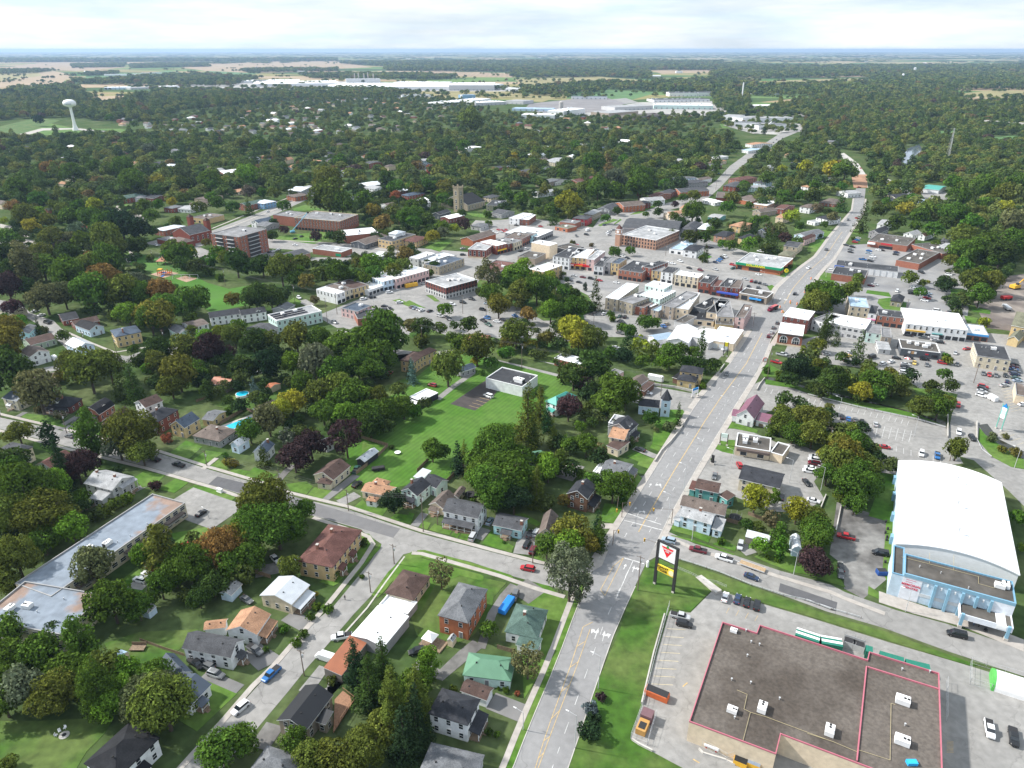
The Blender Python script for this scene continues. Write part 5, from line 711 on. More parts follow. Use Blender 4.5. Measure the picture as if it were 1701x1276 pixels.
H(V02,(780,292),(860,302),(945,258),6,'f',0,'white','wht','white two-storey shop with white roof|below the stone church hall',name='shop_building',cat='shop',win='h');H(V02,(866,302),(938,307),(1027,270),5.6,'f',0,'brick','wht','red brick shop with white roof|beside the white two-storey shop',name='shop_building',cat='shop',win='h');H(V02,(1180,322),(1300,337),(1332,315),5.2,'f',0,'brick','flatgrey','red brick flat-roofed building|beside the crimson house',name='commercial_block',cat='commercial building',win='n');H(V02,(1143,357),(1240,377),(1297,355),3.6,'f',0,'orange','olive','low tan-orange building|at the upper crossroads',name='commercial_block',cat='commercial building',win='b')
H(U2,(612,502),(695,514),(905,455),9.5,'gy',2.0,'brick','maroon','brown-red apartment block with low maroon roof|rising out of the tree belt',name='apartment_block',cat='apartment block',win='n')
f=H(V01,(45,415),(265,444),(480,380),18,'f',0,'brick','flatgrey','six-storey brick apartment block|with stacked balconies',name='apartment_block',cat='apartment block',win='n',ac=((.2,.2),))
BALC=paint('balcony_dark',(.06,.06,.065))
for s_ in(0,1):
 ln=f.sides[s_][2]
 for i in range(6):
  for t in((-.2,.2)if s_==0 else(0,)):
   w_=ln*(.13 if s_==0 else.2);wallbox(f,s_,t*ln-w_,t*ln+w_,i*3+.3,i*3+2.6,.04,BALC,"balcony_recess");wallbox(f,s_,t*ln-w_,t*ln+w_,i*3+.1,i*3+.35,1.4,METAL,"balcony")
  for t in(-.42,0,.42)if s_==0 else(-.4,-.3,.3,.42):c_=f.place(WIN,"window",s_,t*ln,i*3+1.6)
f=H(V01,(700,290),(1057,320),(1172,262),11,'f',0,'brick','flatgrey','big red brick school|with rows of tall windows',name='school',cat='school',win='s',mono=wallm('beige'),ac=((0,.5),(.5,.3),(-.6,.4)));H(V01,(535,267),(700,287),(745,245),9,'f',0,'brick','flatgrey',into=f.root,win='n',part='wing')
H(V01,(1066,390),(1112,432),(1305,362),7,'f',0,'brick','wht','brick gymnasium with bright white roof|beside the big school',name='gymnasium',cat='gymnasium',win='n');H(V01,(1145,487),(1262,505),(1387,432),4,'gy',2.2,'dkgrey','taupe','blue-grey lodge with brown roof|beside the brick gymnasium',name='lodge',cat='lodge')
f=H(V01,(1360,457),(1470,477),(1582,410),7,'f',0,'buff','flatdk','buff two-storey office|with a small white hip roof on top',name='office_building',cat='office building',win='w');H(V01,(1545,472),(1660,485),(1725,440),5,'h',1.8,'buff','maroon','buff hall with brown hip roof|beside the orange trees',name='hall',cat='hall')
H(V01,(1440,415),(1500,425),(1570,400),9.0,'hp',1.6,'white','silver',into=f.root,win='n')
g=H(V01,(845,532),(1072,562),(1150,530),4.6,'f',0,'brick','ltgrey','low red brick shop|with green sign at its corner',name='shop_building',cat='shop',win='n');wallbox(g,0,g.L*.3,g.L*.48,.8,3.0,.15,GF,"sign_panel")
H(V01,(560,590),(680,612),(800,560),4.2,'gy',2,'tanbrick','mid','tan block with dark gable and rooftop machinery|beside the apartment car park',name='commercial_block',cat='commercial building',win='n');H(V01,(1290,590),(1380,600),(1420,560),4,'f',0,'grey','wht','small white-roofed building|behind the hedge trees by the low brick shop',name='commercial_block',cat='commercial building',win='n')
f=H(V00,(1352,407),(1488,430),(1625,388),8,'gy',5,'red','mid','red brick church|with white-edged front gable and twin turrets',name='church',cat='church',win='n',oh=.1);ln=f.sides[1][2]
for i in range(4):c_=f.place(WINT,"window",1,(i+.5)/4*ln-ln/2,4);c_.scale=(1.3,1,1.9)
H(V00,(1330,467),(1440,492),(1482,460),4.6,'h',2.4,'red','taupe',into=f.root,win='n');H(V00,(1230,457),(1300,472),(1342,440),4.2,'f',0,'red','grey',into=f.root,win='n',part='annex')
for p_ in((1500,345),(1630,375)):
 c0=G(*V00(p_),8);c0.z=0;q=MB();q.box(-2,2,-2,2,0,15);q.v+=[];t=q.build("tower",wallm('red'),f.root);t.location=c0-f.root.location;t.rotation_euler.z=f.rz;q=MB();q.v=[(-2.2,-2.2,15),(2.2,-2.2,15),(2.2,2.2,15),(-2.2,2.2,15),(0,0,17.5)];q.f=[(0,1,4),(1,2,4),(2,3,4),(3,0,4),(3,2,1,0)];q.m=[0]*5;q.build("tower_roof",roofm('brown','sh'),t)
H(V00,(1505,287),(1620,302),(1705,262),5,'f',0,'buff','taupe','tan flat-roofed school annex|across from the red brick church',name='school',cat='school',win='b')
H(U0,(375,905),(460,920),(475,850),5,'h',1.6,'brick','silver','brick house with white-silver roof|below the west street',name='house');H(V01,(360,325),(420,335),(440,290),5,'gy',2,'white','bluegrey','white gabled house|behind the six-storey apartment block');H(V01,(400,350),(480,362),(495,320),4,'gx',1.6,'grey','grey','low grey house|behind the six-storey apartment block')
for A,B_,he,wl,rc_,lb in(((1035,892),(1100,870),7,'white','wht','white end shop|of the lower street row'),((1102,868),(1166,847),6.6,'cream','taupe','cream shop|second in the lower street row'),((1168,850),(1286,815),6.6,'yellow','brown','yellow shop with brown roof|in the lower street row'),((1288,862),(1400,822),4,'white','wht','low white shop|in the lower street row'),((1402,792),(1500,768),7,'ltblue','wht','pale blue-white shop|in the lower street row'),((1502,772),(1760,700),7.4,'pink','wht','long pinkish-white shop|at the upper end of the lower street row')):
 H(V01,A,B_,(B_[0]-110,B_[1]-55),he,'f',0,wl,rc_,lb,name='shop_building',cat='shop',win='s',group='shops of the lower street')
f=H(V01,(560,1097),(912,1020),(837,983),7.2,'f',0,'mint','ltgrey','pale green block with rows of solar panels|on its roof',name='commercial_block',cat='commercial building',win='h',minw=14);pm=paint('solar_panel',(.02,.02,.03),.25)
for i in range(14):
 for j in range(3):q=MB();q.v=[(-1,-.5,.1),(1,-.5,.1),(1,.5,.6),(-1,.5,.6)];q.f=[(0,1,2,3)];q.m=[0];c_=q.build("solar_panel",pm,f.root);c_.matrix_local=f.F@Matrix.Translation((f.L*(-.45+.05*i),f.W*(-.25+.25*j),7))
H(V01,(40,1082),(287,1047),(200,1010),5,'gx',1.8,'white','dk','long white house with dark roof|beside the park');H(V01,(287,1062),(487,1032),(400,1000),5,'gx',1.8,'white','dk','white dormered house with dark roof|beside the solar-panel block',dormer=((0,.7),));H(V11,(400,187),(582,117),(510,50),3.6,'gx',1.4,'ltgrey','mid','low grey-roofed building|in front of the solar-panel block');H(V01,(525,1010),(640,1020),(700,975),4,'gy',1.6,'grey','grey','grey gabled garage|behind the solar-panel block',name='garage',cat='garage',win='n')
f=H(V01,(1070,1000),(1200,1027),(1292,975),5.6,'f',0,'pink','bluegrey','salmon pink building with dark roofs|beside the public car park',name='commercial_block',cat='commercial building',win='h');H(V01,(1200,1085),(1475,1052),(1380,1000),4.6,'f',0,'brick','flatdk',into=f.root,win='n',part='annex',ac=((0,0),))
f=H(V24,(690,682),(1662,928),(755,42),6.5,'vy',2.9,'arena','wht','arena with huge white barrel roof|and sky blue walls',name='arena',cat='arena',win='n',oh=.1,kind='vault')
AR=f;ab=H(WA,(300,85),(1610,440),(325,-140),9.2,'f',0,'arena','gravel',into=f.root,win='n',part='front_block',ac=((.86,.4),(.75,.2)),mono=paint('arena_trim',(.16,.32,.45)))
g=H(V24,(668,903),(757,927),(690,690),8.2,'f',0,'arena','gravel',into=f.root,win='n',part='side_block',mono=paint('arena_trim',(.16,.32,.45)))
ln=ab.sides[0][2];LB_=paint('arena_dark_blue',(.2,.36,.47));WB=paint('arena_white',(.66,.69,.74));wallbox(ab,0,-ln/2,-ln*.32,.1,8.2,.12,WB,"wall_panel");wallbox(ab,0,ln*.29,ln*.5,4.0,8.2,.2,WB,"wall_panel");wallbox(ab,0,-ln*.5,ln*.5,8.2,9.3,.25,LB_,"fascia")
for i in range(5):x_=-ln*.32+ln*.125*i;wallbox(ab,0,x_+ln*.11,x_+ln*.135,0,8.2,.9,LB_,"buttress");wallbox(ab,0,x_+ln*.05,x_+ln*.062,6.6,7.5,.2,TRIM,"wall_lamp")
wallbox(ab,0,-ln*.32,ln*.29,2.6,3.7,.1,paint('frosted_glass',(.5,.53,.55),.3),"window_band")
for i in range(2):wallbox(ab,0,-ln*.47,-ln*(.375+.03*i),7.25-i*.75,7.5-i*.75,.15,paint('faded_red_lettering',(.6,.3,.36)),"faded_lettering")
RL=paint('red_lettering',(.6,.06,.1))
for i,(s_,sz)in enumerate((("MEMORIAL",1.05),("CENTRE",1.05))):walltext(ab,0,-ln*.41,5.6-i*1.1,s_,sz,RL,.16)
wallbox(ab,0,ln*.04,ln*.5,4.1,4.4,5.5,roofm('gravel','flat'),"canopy");q=MB();q.box(ln*.04,ln*.5,-5.7,-5.45,3.0,4.8);q.box(ln*.04,ln*.04+.25,-5.45,-.02,3.0,4.8);q.box(ln*.5-.25,ln*.5,-5.45,-.02,3.0,4.8);c_=q.build("canopy_fascia",WB,f.root);c_.matrix_local=ab.F@Matrix.Translation(ab.sides[0][0])
for x_ in(ln*.07,ln*.47):q=MB();q.box(x_-.4,x_+.4,-5.95,-5.2,.9,4.9);q.box(x_-.5,x_+.5,-6.1,-5.1,0,.9,m=1);c_=q.build("canopy_column",[LB_,CONC],f.root);c_.matrix_local=ab.F@Matrix.Translation(ab.sides[0][0])
wallbox(ab,0,ln*.08,ln*.46,.1,2.9,.1,GLASS,"entrance_glazing");c_=wallbox(ab,0,ln*.36,ln*.445,3.4,4.5,5.78,TRIM,"sign_panel")
for t in(-.42,-.2,.05,.3):wallbox(f,3,t*f.sides[3][2],t*f.sides[3][2]+2.2,0,3.0,.9,LB_,"side_buttress")
q=MB();pipem=paint('gas_pipe',(.4,.34,.2))
def pipe(F,root,pts,name="gas_pipe",z=.0,m=None):
 q=MB()
 for a,b in zip(pts,pts[1:]):q.tube(a,b,.055,n=5)
 c_=q.build(name,m or pipem,root);return c_
pp=[G(*V24(p),8.95)-f.root.location for p in((740,780),(1150,885),(1345,935),(1345,990),(1470,1025))];pipe(None,f.root,pp);pipe(None,f.root,[G(*V24(p),8.95)-f.root.location for p in((1150,765),(1150,885))]);pipe(None,f.root,[G(*V24(p),8.95)-f.root.location for p in((960,750),(960,830))])
for p_ in((1180,165),(1185,355),(1192,568)):q=MB();c0=G(*V24(p_),11.5);q.tube((0,0,-.8),(0,0,.5),.3,n=8);q.tube((0,0,.5),(0,0,.8),.5,n=8);c_=q.build("roof_vent",METAL,f.root);c_.location=c0-f.root.location
ST=[(1200,1033),(1257,1051),(1262,1038),(1441,1096),(1444,1082.5),(1560,1118),(1567,1321),(1423.5,1267),(1297,1219),(1289,1252),(1145,1198)]
he=6.6;sp=[G(*p,he)for p in ST][::-1];c0=G(1360,1180);c0.z=0;root=empty("superstore",c0);tag(root,"beige superstore with brown gravel roof and red-pink coping","superstore");landmark("superstore",(1360,1200))
p0=[(p.x-c0.x,p.y-c0.y)for p in sp];n=len(p0);pi=inset(p0,.17);po=inset(p0,-.05);RED=paint('red_coping',(.44,.14,.18),.8)
mesh("wall",[(*p,0)for p in p0]+[(*p,he)for p in p0],[(i,(i+1)%n,n+(i+1)%n,n+i)for i in range(n)],wallm('beige'),root)
vs=[(*i,he-.3)for i in po]+[(*i,he+.05)for i in po]+[(*i,he+.05)for i in pi]+[(*i,he-.5)for i in pi];fs=[]
for r_ in range(3):fs+=[(r_*n+i,r_*n+(i+1)%n,r_*n+n+(i+1)%n,r_*n+n+i)for i in range(n)]
mesh("parapet",vs,fs,RED,root)
RGR=mat("roof_gravel_brown",(.072,.06,.05),.95,.25,1.2,col2=(.12,.104,.09),sc2=.07,det=10)
rf=mesh("roof",[(*i,he-.45)for i in pi],up(pi,tri(pi)),RGR,root)
def onroof(v,p,z=he-.45):q_=G(*v(p),z);q_-=c0;return q_
for a,b in(((1439,1108),(1423,1265)),((1441,1109),(1560,1146))):
 A_,B_=onroof(I,a),onroof(I,b);q=MB();d_=(B_-A_);ln=d_.length;q.box(0,ln,-.14,.14,0,.4);c_=q.build("roof_divider",RED,root);c_.location=A_;c_.rotation_euler.z=math.atan2(d_.y,d_.x)
for v,p,r_,s_ in((V33,(1160,770),62,1.1),(V34,(172,950),62,1.1),(V34,(745,715),-28,1.2),(V34,(740,1030),-28,1.2),(V33,(925,785),-28,.9),(V33,(938,158),-28,.7)):
 c_=link("roof_unit",acmesh(),root);c_.location=onroof(v,p);c_.rotation_euler.z=R(r_);c_.scale=(s_,s_,s_)
for v,p in((V33,(1035,155)),(V33,(1075,245)),(V33,(1140,265)),(V33,(1045,352)),(V33,(922,540)),(V33,(1072,565)),(V33,(945,840)),(V33,(1298,690)),(V34,(742,460)),(V34,(960,478)),(V34,(765,895))):q=MB();q.tube((0,0,0),(0,0,.6),.14,n=8);q.tube((0,0,.6),(0,0,.75),.24,n=8);c_=q.build("vent_stack",METAL,root);c_.location=onroof(v,p)
for v,ps in((V33,((965,615),(1045,650),(1020,765),(1070,790),(1190,825),(1660,1000))),(V33,((1070,790),(1010,1020))),(V34,((0,955),(200,1020),(390,1100))),(V34,((400,1085),(650,1165),(658,720),(690,730)))):pipe(None,root,[onroof(v,p,he-.2)for p in ps])
q=MB();q.tube((0,0,0),(0,0,4.9),.09,n=6);c_=q.build("gas_pipe",pipem,root);d_=onroof(V33,(985,1115),0.2);c_.location=d_
q=MB();q.box(-1.1,1.1,-.6,.6,0,.8);c_=q.build("roof_box",paint('bright_blue',(.03,.4,.8)),root);c_.location=onroof(V34,(818,1195))
# ------------------------------------------------------------------ far plants, water tower
def shed(v,A,B_,dep,he,wl,rc_,lb,rt='f',ri=0,kind='flat',cat='industrial building',name='factory'):
 a,b=G(*v(A)),G(*v(B_));d_=(b-a);Lx=d_.length;u=d_.normalized();n=Vector((-u.y,u.x,0));n=n if n.y>0 else-n;o_=(a+b)/2+n*dep/2
 root=empty(name,o_,math.atan2(u.y,u.x));tag(root,lb.replace('|',' '),cat,"factories and sheds at the edge of town");landmark(lb.split('|')[0],P(o_)[:2])
 x,y=Lx/2,dep/2;q=MB();q.box(-x,x,-y,y,0,he);q.build("wall",wallm(wl),root)
 if rt=='f':q=MB();q.box(-x+.4,x-.4,-y+.4,y-.4,he,he+.4);q.build("roof",roofm(rc_,'flat'),root)
 else:
  q=MB();q.v=[(-x,-y,he),(x,-y,he),(x,y,he),(-x,y,he),(-x,0,he+ri),(x,0,he+ri)];q.f=[(0,1,5,4),(2,3,4,5),(3,0,4),(1,2,5)];q.m=[0]*4;q.build("roof",roofm(rc_,'metal'),root)
 if Lx>90 and 'white' in lb:
  for i in range(int(Lx/16)):q=MB();q.box(-2.5,2.5,-2,2,0,2.4);c_=q.build('roof_unit',METAL,root);c_.location=(-x+8+16*i+random.uniform(-4,4),random.uniform(-.7,.7)*y,he+.4)
 if P(o_)[2]<3200:
  k=int(Lx/14)
  for i in range(min(k,14)):q=MB();q.box(-1.8,1.8,-.2,0,.2,min(4,he*.6));c_=q.build("loading_door",mat("loading_door_paint",(.3,.32,.35),.6,.1),root);c_.location=(-x+(i+.5)*Lx/k,-y,0)
 return root
for a in((T0,(670,256),(950,252),40,8,'white','wht','long low white hall|far off by the green fields'),(T0,(935,244),(1040,240),40,6,'white','ltgrey','low white shed|beyond the long low white hall'),(T0,(965,300),(1365,292),260,10,'white','ltgrey','pale grey warehouse with pale roof|west of the white factory'),(T0,(670,345),(840,342),60,8,'ltblue','wht','pale blue warehouse with white roof|behind the reddish trees'),(T0,(840,345),(975,340),60,7,'ltgrey','ltgrey','grey warehouse|beside the pale blue warehouse'),(T0,(1050,335),(1150,332),50,7,'white','wht','small white warehouse|above the dark woods'),(T1,(0,362),(440,370),110,9,'ltblue','ltgrey','long pale blue warehouse|in front of the white factory'),(T1,(0,325),(560,318),300,11,'white','wht','west hall of the white factory|with roof units'),(T1,(430,345),(1260,348),330,13,'white','wht','main hall of the white factory|with long blank wall'),(T1,(1260,350),(1550,350),240,20,'ltgrey','wht','tall east block of the white factory|with grey ribbed wall'),(T1,(1550,345),(1610,338),90,18,'white','wht','end block of the white factory|at its east corner'),(T1,(600,300),(820,298),90,16,'white','ltgrey','stack house behind the white factory|with many chimneys'),(T1,(400,250),(620,248),90,8,'white','wht','white hall|beyond the white factory'),(T1,(960,395),(1160,392),60,6,'white','ltgrey','low white workshops|behind the suburb'),(T1,(1225,450),(1530,420),60,8,'white','wht','white depot|beside the blue silos'),(T1,(1430,448),(1630,440),60,8,'ltgrey','wht','grey depot with white roof|beside the blue silos'),(T1,(1340,405),(1430,402),24,12,'blue','bluish','bright blue hall|above the white depot'),(T2,(0,435),(112,440),60,9,'ltgrey','ltgrey','grey works hall|at the tree belt edge'),(T2,(40,480),(300,485),40,6,'ltblue','bluish','long low sky blue hall|beside the grey parking field'),(T2,(100,530),(310,535),45,9,'white','wht','white hall|beside the concrete silo'),(T2,(370,520),(510,500),45,13,'white','wht','tall white hall|beside the concrete silo'),(T2,(260,360),(390,372),40,10,'white','wht','white twin-roofed plant|by the storage tank'),(T2,(660,525),(850,510),60,10,'taupe','ltgrey','brown-grey works|behind the round tree row'),(T2,(850,545),(1060,530),60,9,'weath','gravel','old weathered works|behind the round tree row'),(T2,(950,468),(1330,472),70,10,'mint','wht','pale green warehouse with striped white roof|and loading doors'),(T2,(950,425),(1310,420),60,7,'white','mid','white warehouse|behind the pale green warehouse'),(T2,(1050,388),(1230,388),60,12,'white','mid','white barn-like warehouse|at the far end of the works'),(T2,(1235,388),(1370,385),60,12,'white','mid','second white barn-like warehouse|at the far end of the works'),(T2,(1500,365),(1701,378),60,9,'ltgrey','ltgrey','pale warehouse|behind the tall white mast'),(T2,(1395,425),(1460,425),30,8,'white','wht','small white hall|beside the tall white mast'),(T2,(1395,540),(1505,545),40,10,'white','ltgrey','ribbed white hall|behind the car showroom'),(T2,(1520,555),(1701,545),35,9,'white','ltgrey','long white hall|behind the car showroom'),(T2,(1525,500),(1680,500),50,8,'taupe','grey','low brown-grey factory|beyond the car showroom'),(T3,(0,500),(165,500),40,8,'taupe','ltgrey','pale-roofed factory|beyond the car showroom'),(T0,(1370,302),(1700,300),150,9,'white','wht','white hall with many roof units|between the grey warehouse and factory'),(T1,(0,300),(300,297),130,9,'ltgrey','wht','pale hall|behind the west hall of the white factory'),(T1,(900,322),(1250,324),110,15,'white','wht','stepped white hall|behind the main hall of the factory'),(T2,(0,350),(85,352),60,9,'white','wht','white shed|at the edge of the olive field'),(T2,(420,404),(650,406),25,8,'white','bluegrey','long dark-roofed office|in front of the green sports field'),(T2,(700,482),(945,470),60,9,'ltgrey','ltgrey','pale flat works|beside the striped warehouse'),(T3,(0,470),(160,468),45,9,'white','wht','white-roofed plant|beyond the pale-roofed factory'),(T2,(1530,470),(1690,468),45,8,'ltgrey','ltgrey','grey flat plant|behind the low brown-grey factory'),(T3,(0,555),(225,550),35,9,'white','ltgrey','white sales hall|behind the car showroom gable'),(T3,(0,375),(85,372),50,9,'white','wht','white hall|by the excavators'),(T3,(535,200),(680,198),120,10,'white','wht','white school-like building|far among the fields'),(T2,(1095,238),(1135,238),30,12,'white','wht','white farm barn|on the pinkish field'),(T3,(895,276),(940,276),25,12,'white','wht','white farm barn|below the twin silos'),(T3,(1010,240),(1070,240),40,12,'ltgrey','ltgrey','grey farm barn|beside the twin silos')):shed(*a)
r=shed(T2,(1465,580),(1640,585),30,8,'white','grey','car showroom with white gable|beside the far road');r2=shed(T3,(0,600),(195,590),28,8,'white','grey','car showroom wing|beside the far road')
q=MB();q.v=[(-9,-1.2,0),(9,-1.2,0),(9,-1.2,8),(0,-1.2,15),(-9,-1.2,8),(-9,.1,0),(9,.1,0),(9,.1,8),(0,.1,15),(-9,.1,8)];q.f=[(0,1,2,3,4),(9,8,7,6,5),(2,7,8,3),(3,8,9,4),(1,6,7,2),(0,4,9,5)];q.m=[0]*6;q.box(-6,6,-1.4,-1.2,.3,7,m=1);g=q.build("entrance_gable",[TRIM,GLASS],r2);g.location=(-10,-14,0)
def silo(v,p,r_,h,m,lb,cat='silo'):
 o_=G(*v(p));q=MB();q.tube((0,0,0),(0,0,h),r_,n=14);q.tube((0,0,h),(0,0,h+r_*.5),r_,.3,n=14);c_=q.build(cat.replace(' ','_'),m,None,o_);tag(c_,lb,cat);landmark(lb,v(p))
silo(T2,(355,475),6,20,CONC,"round concrete silo by the grey parking field");silo(T2,(203,368),12,16,TRIM,"white round storage tank near the pine row",'storage tank');silo(T3,(997,238),8,34,TRIM,"taller of the twin farm silos");silo(T3,(922,275),6,26,TRIM,"shorter farm silo below the barn roofs")
silo(T1,(1340,415),4,16,TRIM,"white silo beside the bright blue hall");silo(T0,(1650,222),7,28,CONC,"grey farm silo on the brown field");silo(T2,(1515,412),2.2,52,TRIM,"tall white chimney mast above the works",'chimney')
for i,x_ in enumerate((655,680,715,740,775)):silo(T1,(x_,280),3,30+4*(i%2),CONC,"grey factory chimney, %sof the five behind the white factory"%['first ','second ','third ','fourth ','last '][i],'chimney')
wp=G(126,216.5);t=empty("water_tower",wp);tag(t,"white water tower with flattened bulb on a flared stem","water tower");landmark("white water tower",(126,217))
def lathe(prof,n=28):return[(r_*math.cos(6.2832*i/n),r_*math.sin(6.2832*i/n),z)for r_,z in prof for i in range(n)],[(k*n+i,k*n+(i+1)%n,(k+1)*n+(i+1)%n,(k+1)*n+i)for k in range(len(prof)-1)for i in range(n)]
k_=1.0
def lm(name,prof,m,parent,smooth=True):
 v_,f_=lathe(prof);c_=mesh(name,v_,f_,m,parent)
 for p_ in c_.data.polygons:p_.use_smooth=smooth
 return c_
lm("stem",[(6,0),(5.2,3),(3.8,8),(2.9,13),(2.6,20),(2.4,40)],TRIM,t)
lm("bulb",[(2.4,40),(2.8,44),(6,45.4),(9.5,46.5),(11.6,48.5),(12.2,51.5),(11.4,54.5),(8.8,57),(4.6,58.4),(0.01,58.8)],TRIM,t)
text("LISTOWEL",2.2,mat("faded_blue_letters",(.3,.35,.42),.6,0),t,Matrix.Translation((4.0,-11.7,50.5))@Matrix.Rotation(R(19),4,'Z')@Matrix.Rotation(R(84),4,'X'),ext=.6)
# ------------------------------------------------------------------ suburb houses filled in where the photograph shows only roofs between trees
sub=[]
rnd=random.Random(11)
def fill(v,poly,n,look,grp,he=3.2):
 pts=[v(p)for p in poly];xs=[p[0]for p in pts];ys=[p[1]for p in pts];k=0;tries=0
 def inside(x,y):
  c_=False;j=len(pts)-1
  for i in range(len(pts)):
   if(pts[i][1]>y)!=(pts[j][1]>y)and x<(pts[j][0]-pts[i][0])*(y-pts[i][1])/(pts[j][1]-pts[i][1])+pts[i][0]:c_=not c_
   j=i
  return c_
 while k<n and tries<4000:
  tries+=1;x,y=rnd.uniform(min(xs),max(xs)),rnd.uniform(min(ys),max(ys))
  if not inside(x,y):continue
  p=G(x,y)
  if any((p-s).length<22 for s in sub):continue
  sub.append(p);k+=1;rc_=rnd.choice(['grey','taupe','ltgrey','tan','mid','wht','taupe','maroon']);wl=rnd.choice(['white','cream','brick','beige','ltgrey'])
  L_,W_,hh=rnd.uniform(13,18),rnd.uniform(9,11),rnd.choice((3.2,3.4,5.4));o=MB();ri=rnd.uniform(1.8,3);y_=W_/2;x_=L_/2
  o.box(-x_+.4,x_-.4,-y_+.4,y_-.4,0,hh);
  if rnd.random()<.5:o.v+=[(-x_,-y_,hh),(x_,-y_,hh),(x_,y_,hh),(-x_,y_,hh),(-x_+y_,0,hh+ri),(x_-y_,0,hh+ri)];b0=8;o.f+=[(b0,b0+1,b0+5,b0+4),(b0+1,b0+2,b0+5),(b0+2,b0+3,b0+4,b0+5),(b0+3,b0,b0+4)];o.m+=[1]*4;nm='hip'
  else:o.v+=[(-x_,-y_,hh),(x_,-y_,hh),(x_,y_,hh),(-x_,y_,hh),(-x_,0,hh+ri),(x_,0,hh+ri)];b0=8;o.f+=[(b0,b0+1,b0+5,b0+4),(b0+2,b0+3,b0+4,b0+5)];o.m+=[1]*2;o.f+=[(b0+3,b0,b0+4),(b0+1,b0+2,b0+5)];o.m+=[0]*2;nm='gable'
  e_=empty("house",p,-R(28)+rnd.choice((0,R(90))));me=o.build("walls_and_roof",[wallm(wl),roofm(rc_,'sh')]);me.location=p;me.rotation_euler.z=e_.rotation_euler.z;bpy.data.objects.remove(e_);me.name="house"
  cn=dict(grey='grey',taupe='grey-brown',ltgrey='pale grey',tan='tan',mid='dark grey',wht='white',maroon='dusky red')[rc_];wn=dict(white='white',cream='cream',brick='brick',beige='beige',ltgrey='pale grey')[wl]
  later(me,"%s house, %s %s roof"%(wn,cn,nm),"house",grp,(x,y))
SUBS="suburban houses between the trees"
fill(I,[(260,205),(560,160),(760,160),(740,205),(560,235),(420,225),(270,225)],100,'',SUBS);fill(I,[(165,200),(270,190),(300,215),(180,215)],8,'',SUBS);fill(I,[(850,200),(1080,196),(1160,212),(1120,228),(860,222)],12,'',SUBS)
fill(I,[(0,240),(500,240),(760,235),(1120,240),(1140,320),(1000,300),(760,290),(300,300),(0,330)],75,'',SUBS);fill(I,[(0,300),(140,300),(160,380),(0,370)],5,'',SUBS);fill(I,[(1330,240),(1390,240),(1390,290),(1240,300),(1220,280)],6,'',SUBS)
fill(I,[(760,205),(840,205),(840,220),(770,222)],4,'',SUBS);fill(I,[(0,420),(60,440),(40,520),(0,560)],2,'',SUBS)
for i in range(46):
 x,y=rnd.uniform(0,1701),88+44*rnd.random()**1.3;p=G(x,y);sz=rnd.uniform(14,30)*(P(p)[2]/6000)**.5;q=MB();q.box(-sz,sz,-8,8,0,7);q.v+=[(-sz,-8.5,7),(sz,-8.5,7),(sz,8.5,7),(-sz,8.5,7),(-sz,0,11),(sz,0,11)];q.f+=[(8,9,13,12),(10,11,12,13)];q.m+=[1,1]
 o=q.build("barn",[wallm(rnd.choice(('white','cream','red'))),roofm(rnd.choice(('wht','ltgrey','silver')),'sh')]);o.location=p;o.rotation_euler.z=rnd.uniform(-.6,.3);later(o,"distant pale barn","barn","farm buildings on the plain",(x,y))
# ------------------------------------------------------------------ trees
def leafmat(name,objc=True):
 m=bpy.data.materials.new(name);m.use_nodes=True;t=m.node_tree;t.nodes.clear();N=t.nodes.new;K=t.links.new
 out=N("ShaderNodeOutputMaterial");df=N("ShaderNodeBsdfDiffuse");tr=N("ShaderNodeBsdfTranslucent");ms=N("ShaderNodeMixShader");ms.inputs[0].default_value=.22;K(df.outputs[0],ms.inputs[1]);K(tr.outputs[0],ms.inputs[2]);K(ms.outputs[0],out.inputs[0])
 oi=N("ShaderNodeObjectInfo");g=N("ShaderNodeNewGeometry");tc_=N("ShaderNodeTexCoord")
 if objc:col=oi.outputs['Color']
 else:
  cr=N("ShaderNodeValToRGB");K(oi.outputs['Random'],cr.inputs[0]);e=cr.color_ramp.elements;cr.color_ramp.interpolation='CONSTANT'
  cl=[(0,(.085,.13,.034)),(.2,(.115,.158,.04)),(.38,(.06,.1,.032)),(.52,(.145,.175,.05)),(.68,(.08,.105,.04)),(.8,(.16,.175,.045)),(.91,(.05,.08,.033)),(.97,(.16,.12,.05)),(.99,(.085,.06,.05))]
  e[0].color=(*cl[0][1],1);e[1].position=cl[1][0];e[1].color=(*cl[1][1],1)
  for p,c in cl[2:]:q=e.new(p);q.color=(*c,1)
  col=cr.outputs[0]
 mr=N("ShaderNodeMapRange");mr.inputs[3].default_value=.55;mr.inputs[4].default_value=1.5;K(g.outputs['Random Per Island'],mr.inputs[0])
 nz_=N("ShaderNodeTexNoise");nz_.inputs['Scale'].default_value=3.0;nz_.inputs['Detail'].default_value=3;K(tc_.outputs['Object'],nz_.inputs[0]);m3=N("ShaderNodeMapRange");m3.inputs[1].default_value=.3;m3.inputs[2].default_value=.7;m3.inputs[3].default_value=.7;m3.inputs[4].default_value=1.35;K(nz_.outputs[0],m3.inputs[0])
 mu=N("ShaderNodeMath");mu.operation='MULTIPLY';K(mr.outputs[0],mu.inputs[0]);K(m3.outputs[0],mu.inputs[1]);vm=N("ShaderNodeVectorMath");vm.operation='SCALE';K(col,vm.inputs[0]);K(mu.outputs[0],vm.inputs['Scale'])
 K(vm.outputs[0],df.inputs[0]);K(vm.outputs[0],tr.inputs[0]);return m
LEAF=leafmat("leaves");LEAFS=leafmat("leaves_of_the_wood",False);BARK=mat("bark",(.09,.07,.055),.95,.25,2)
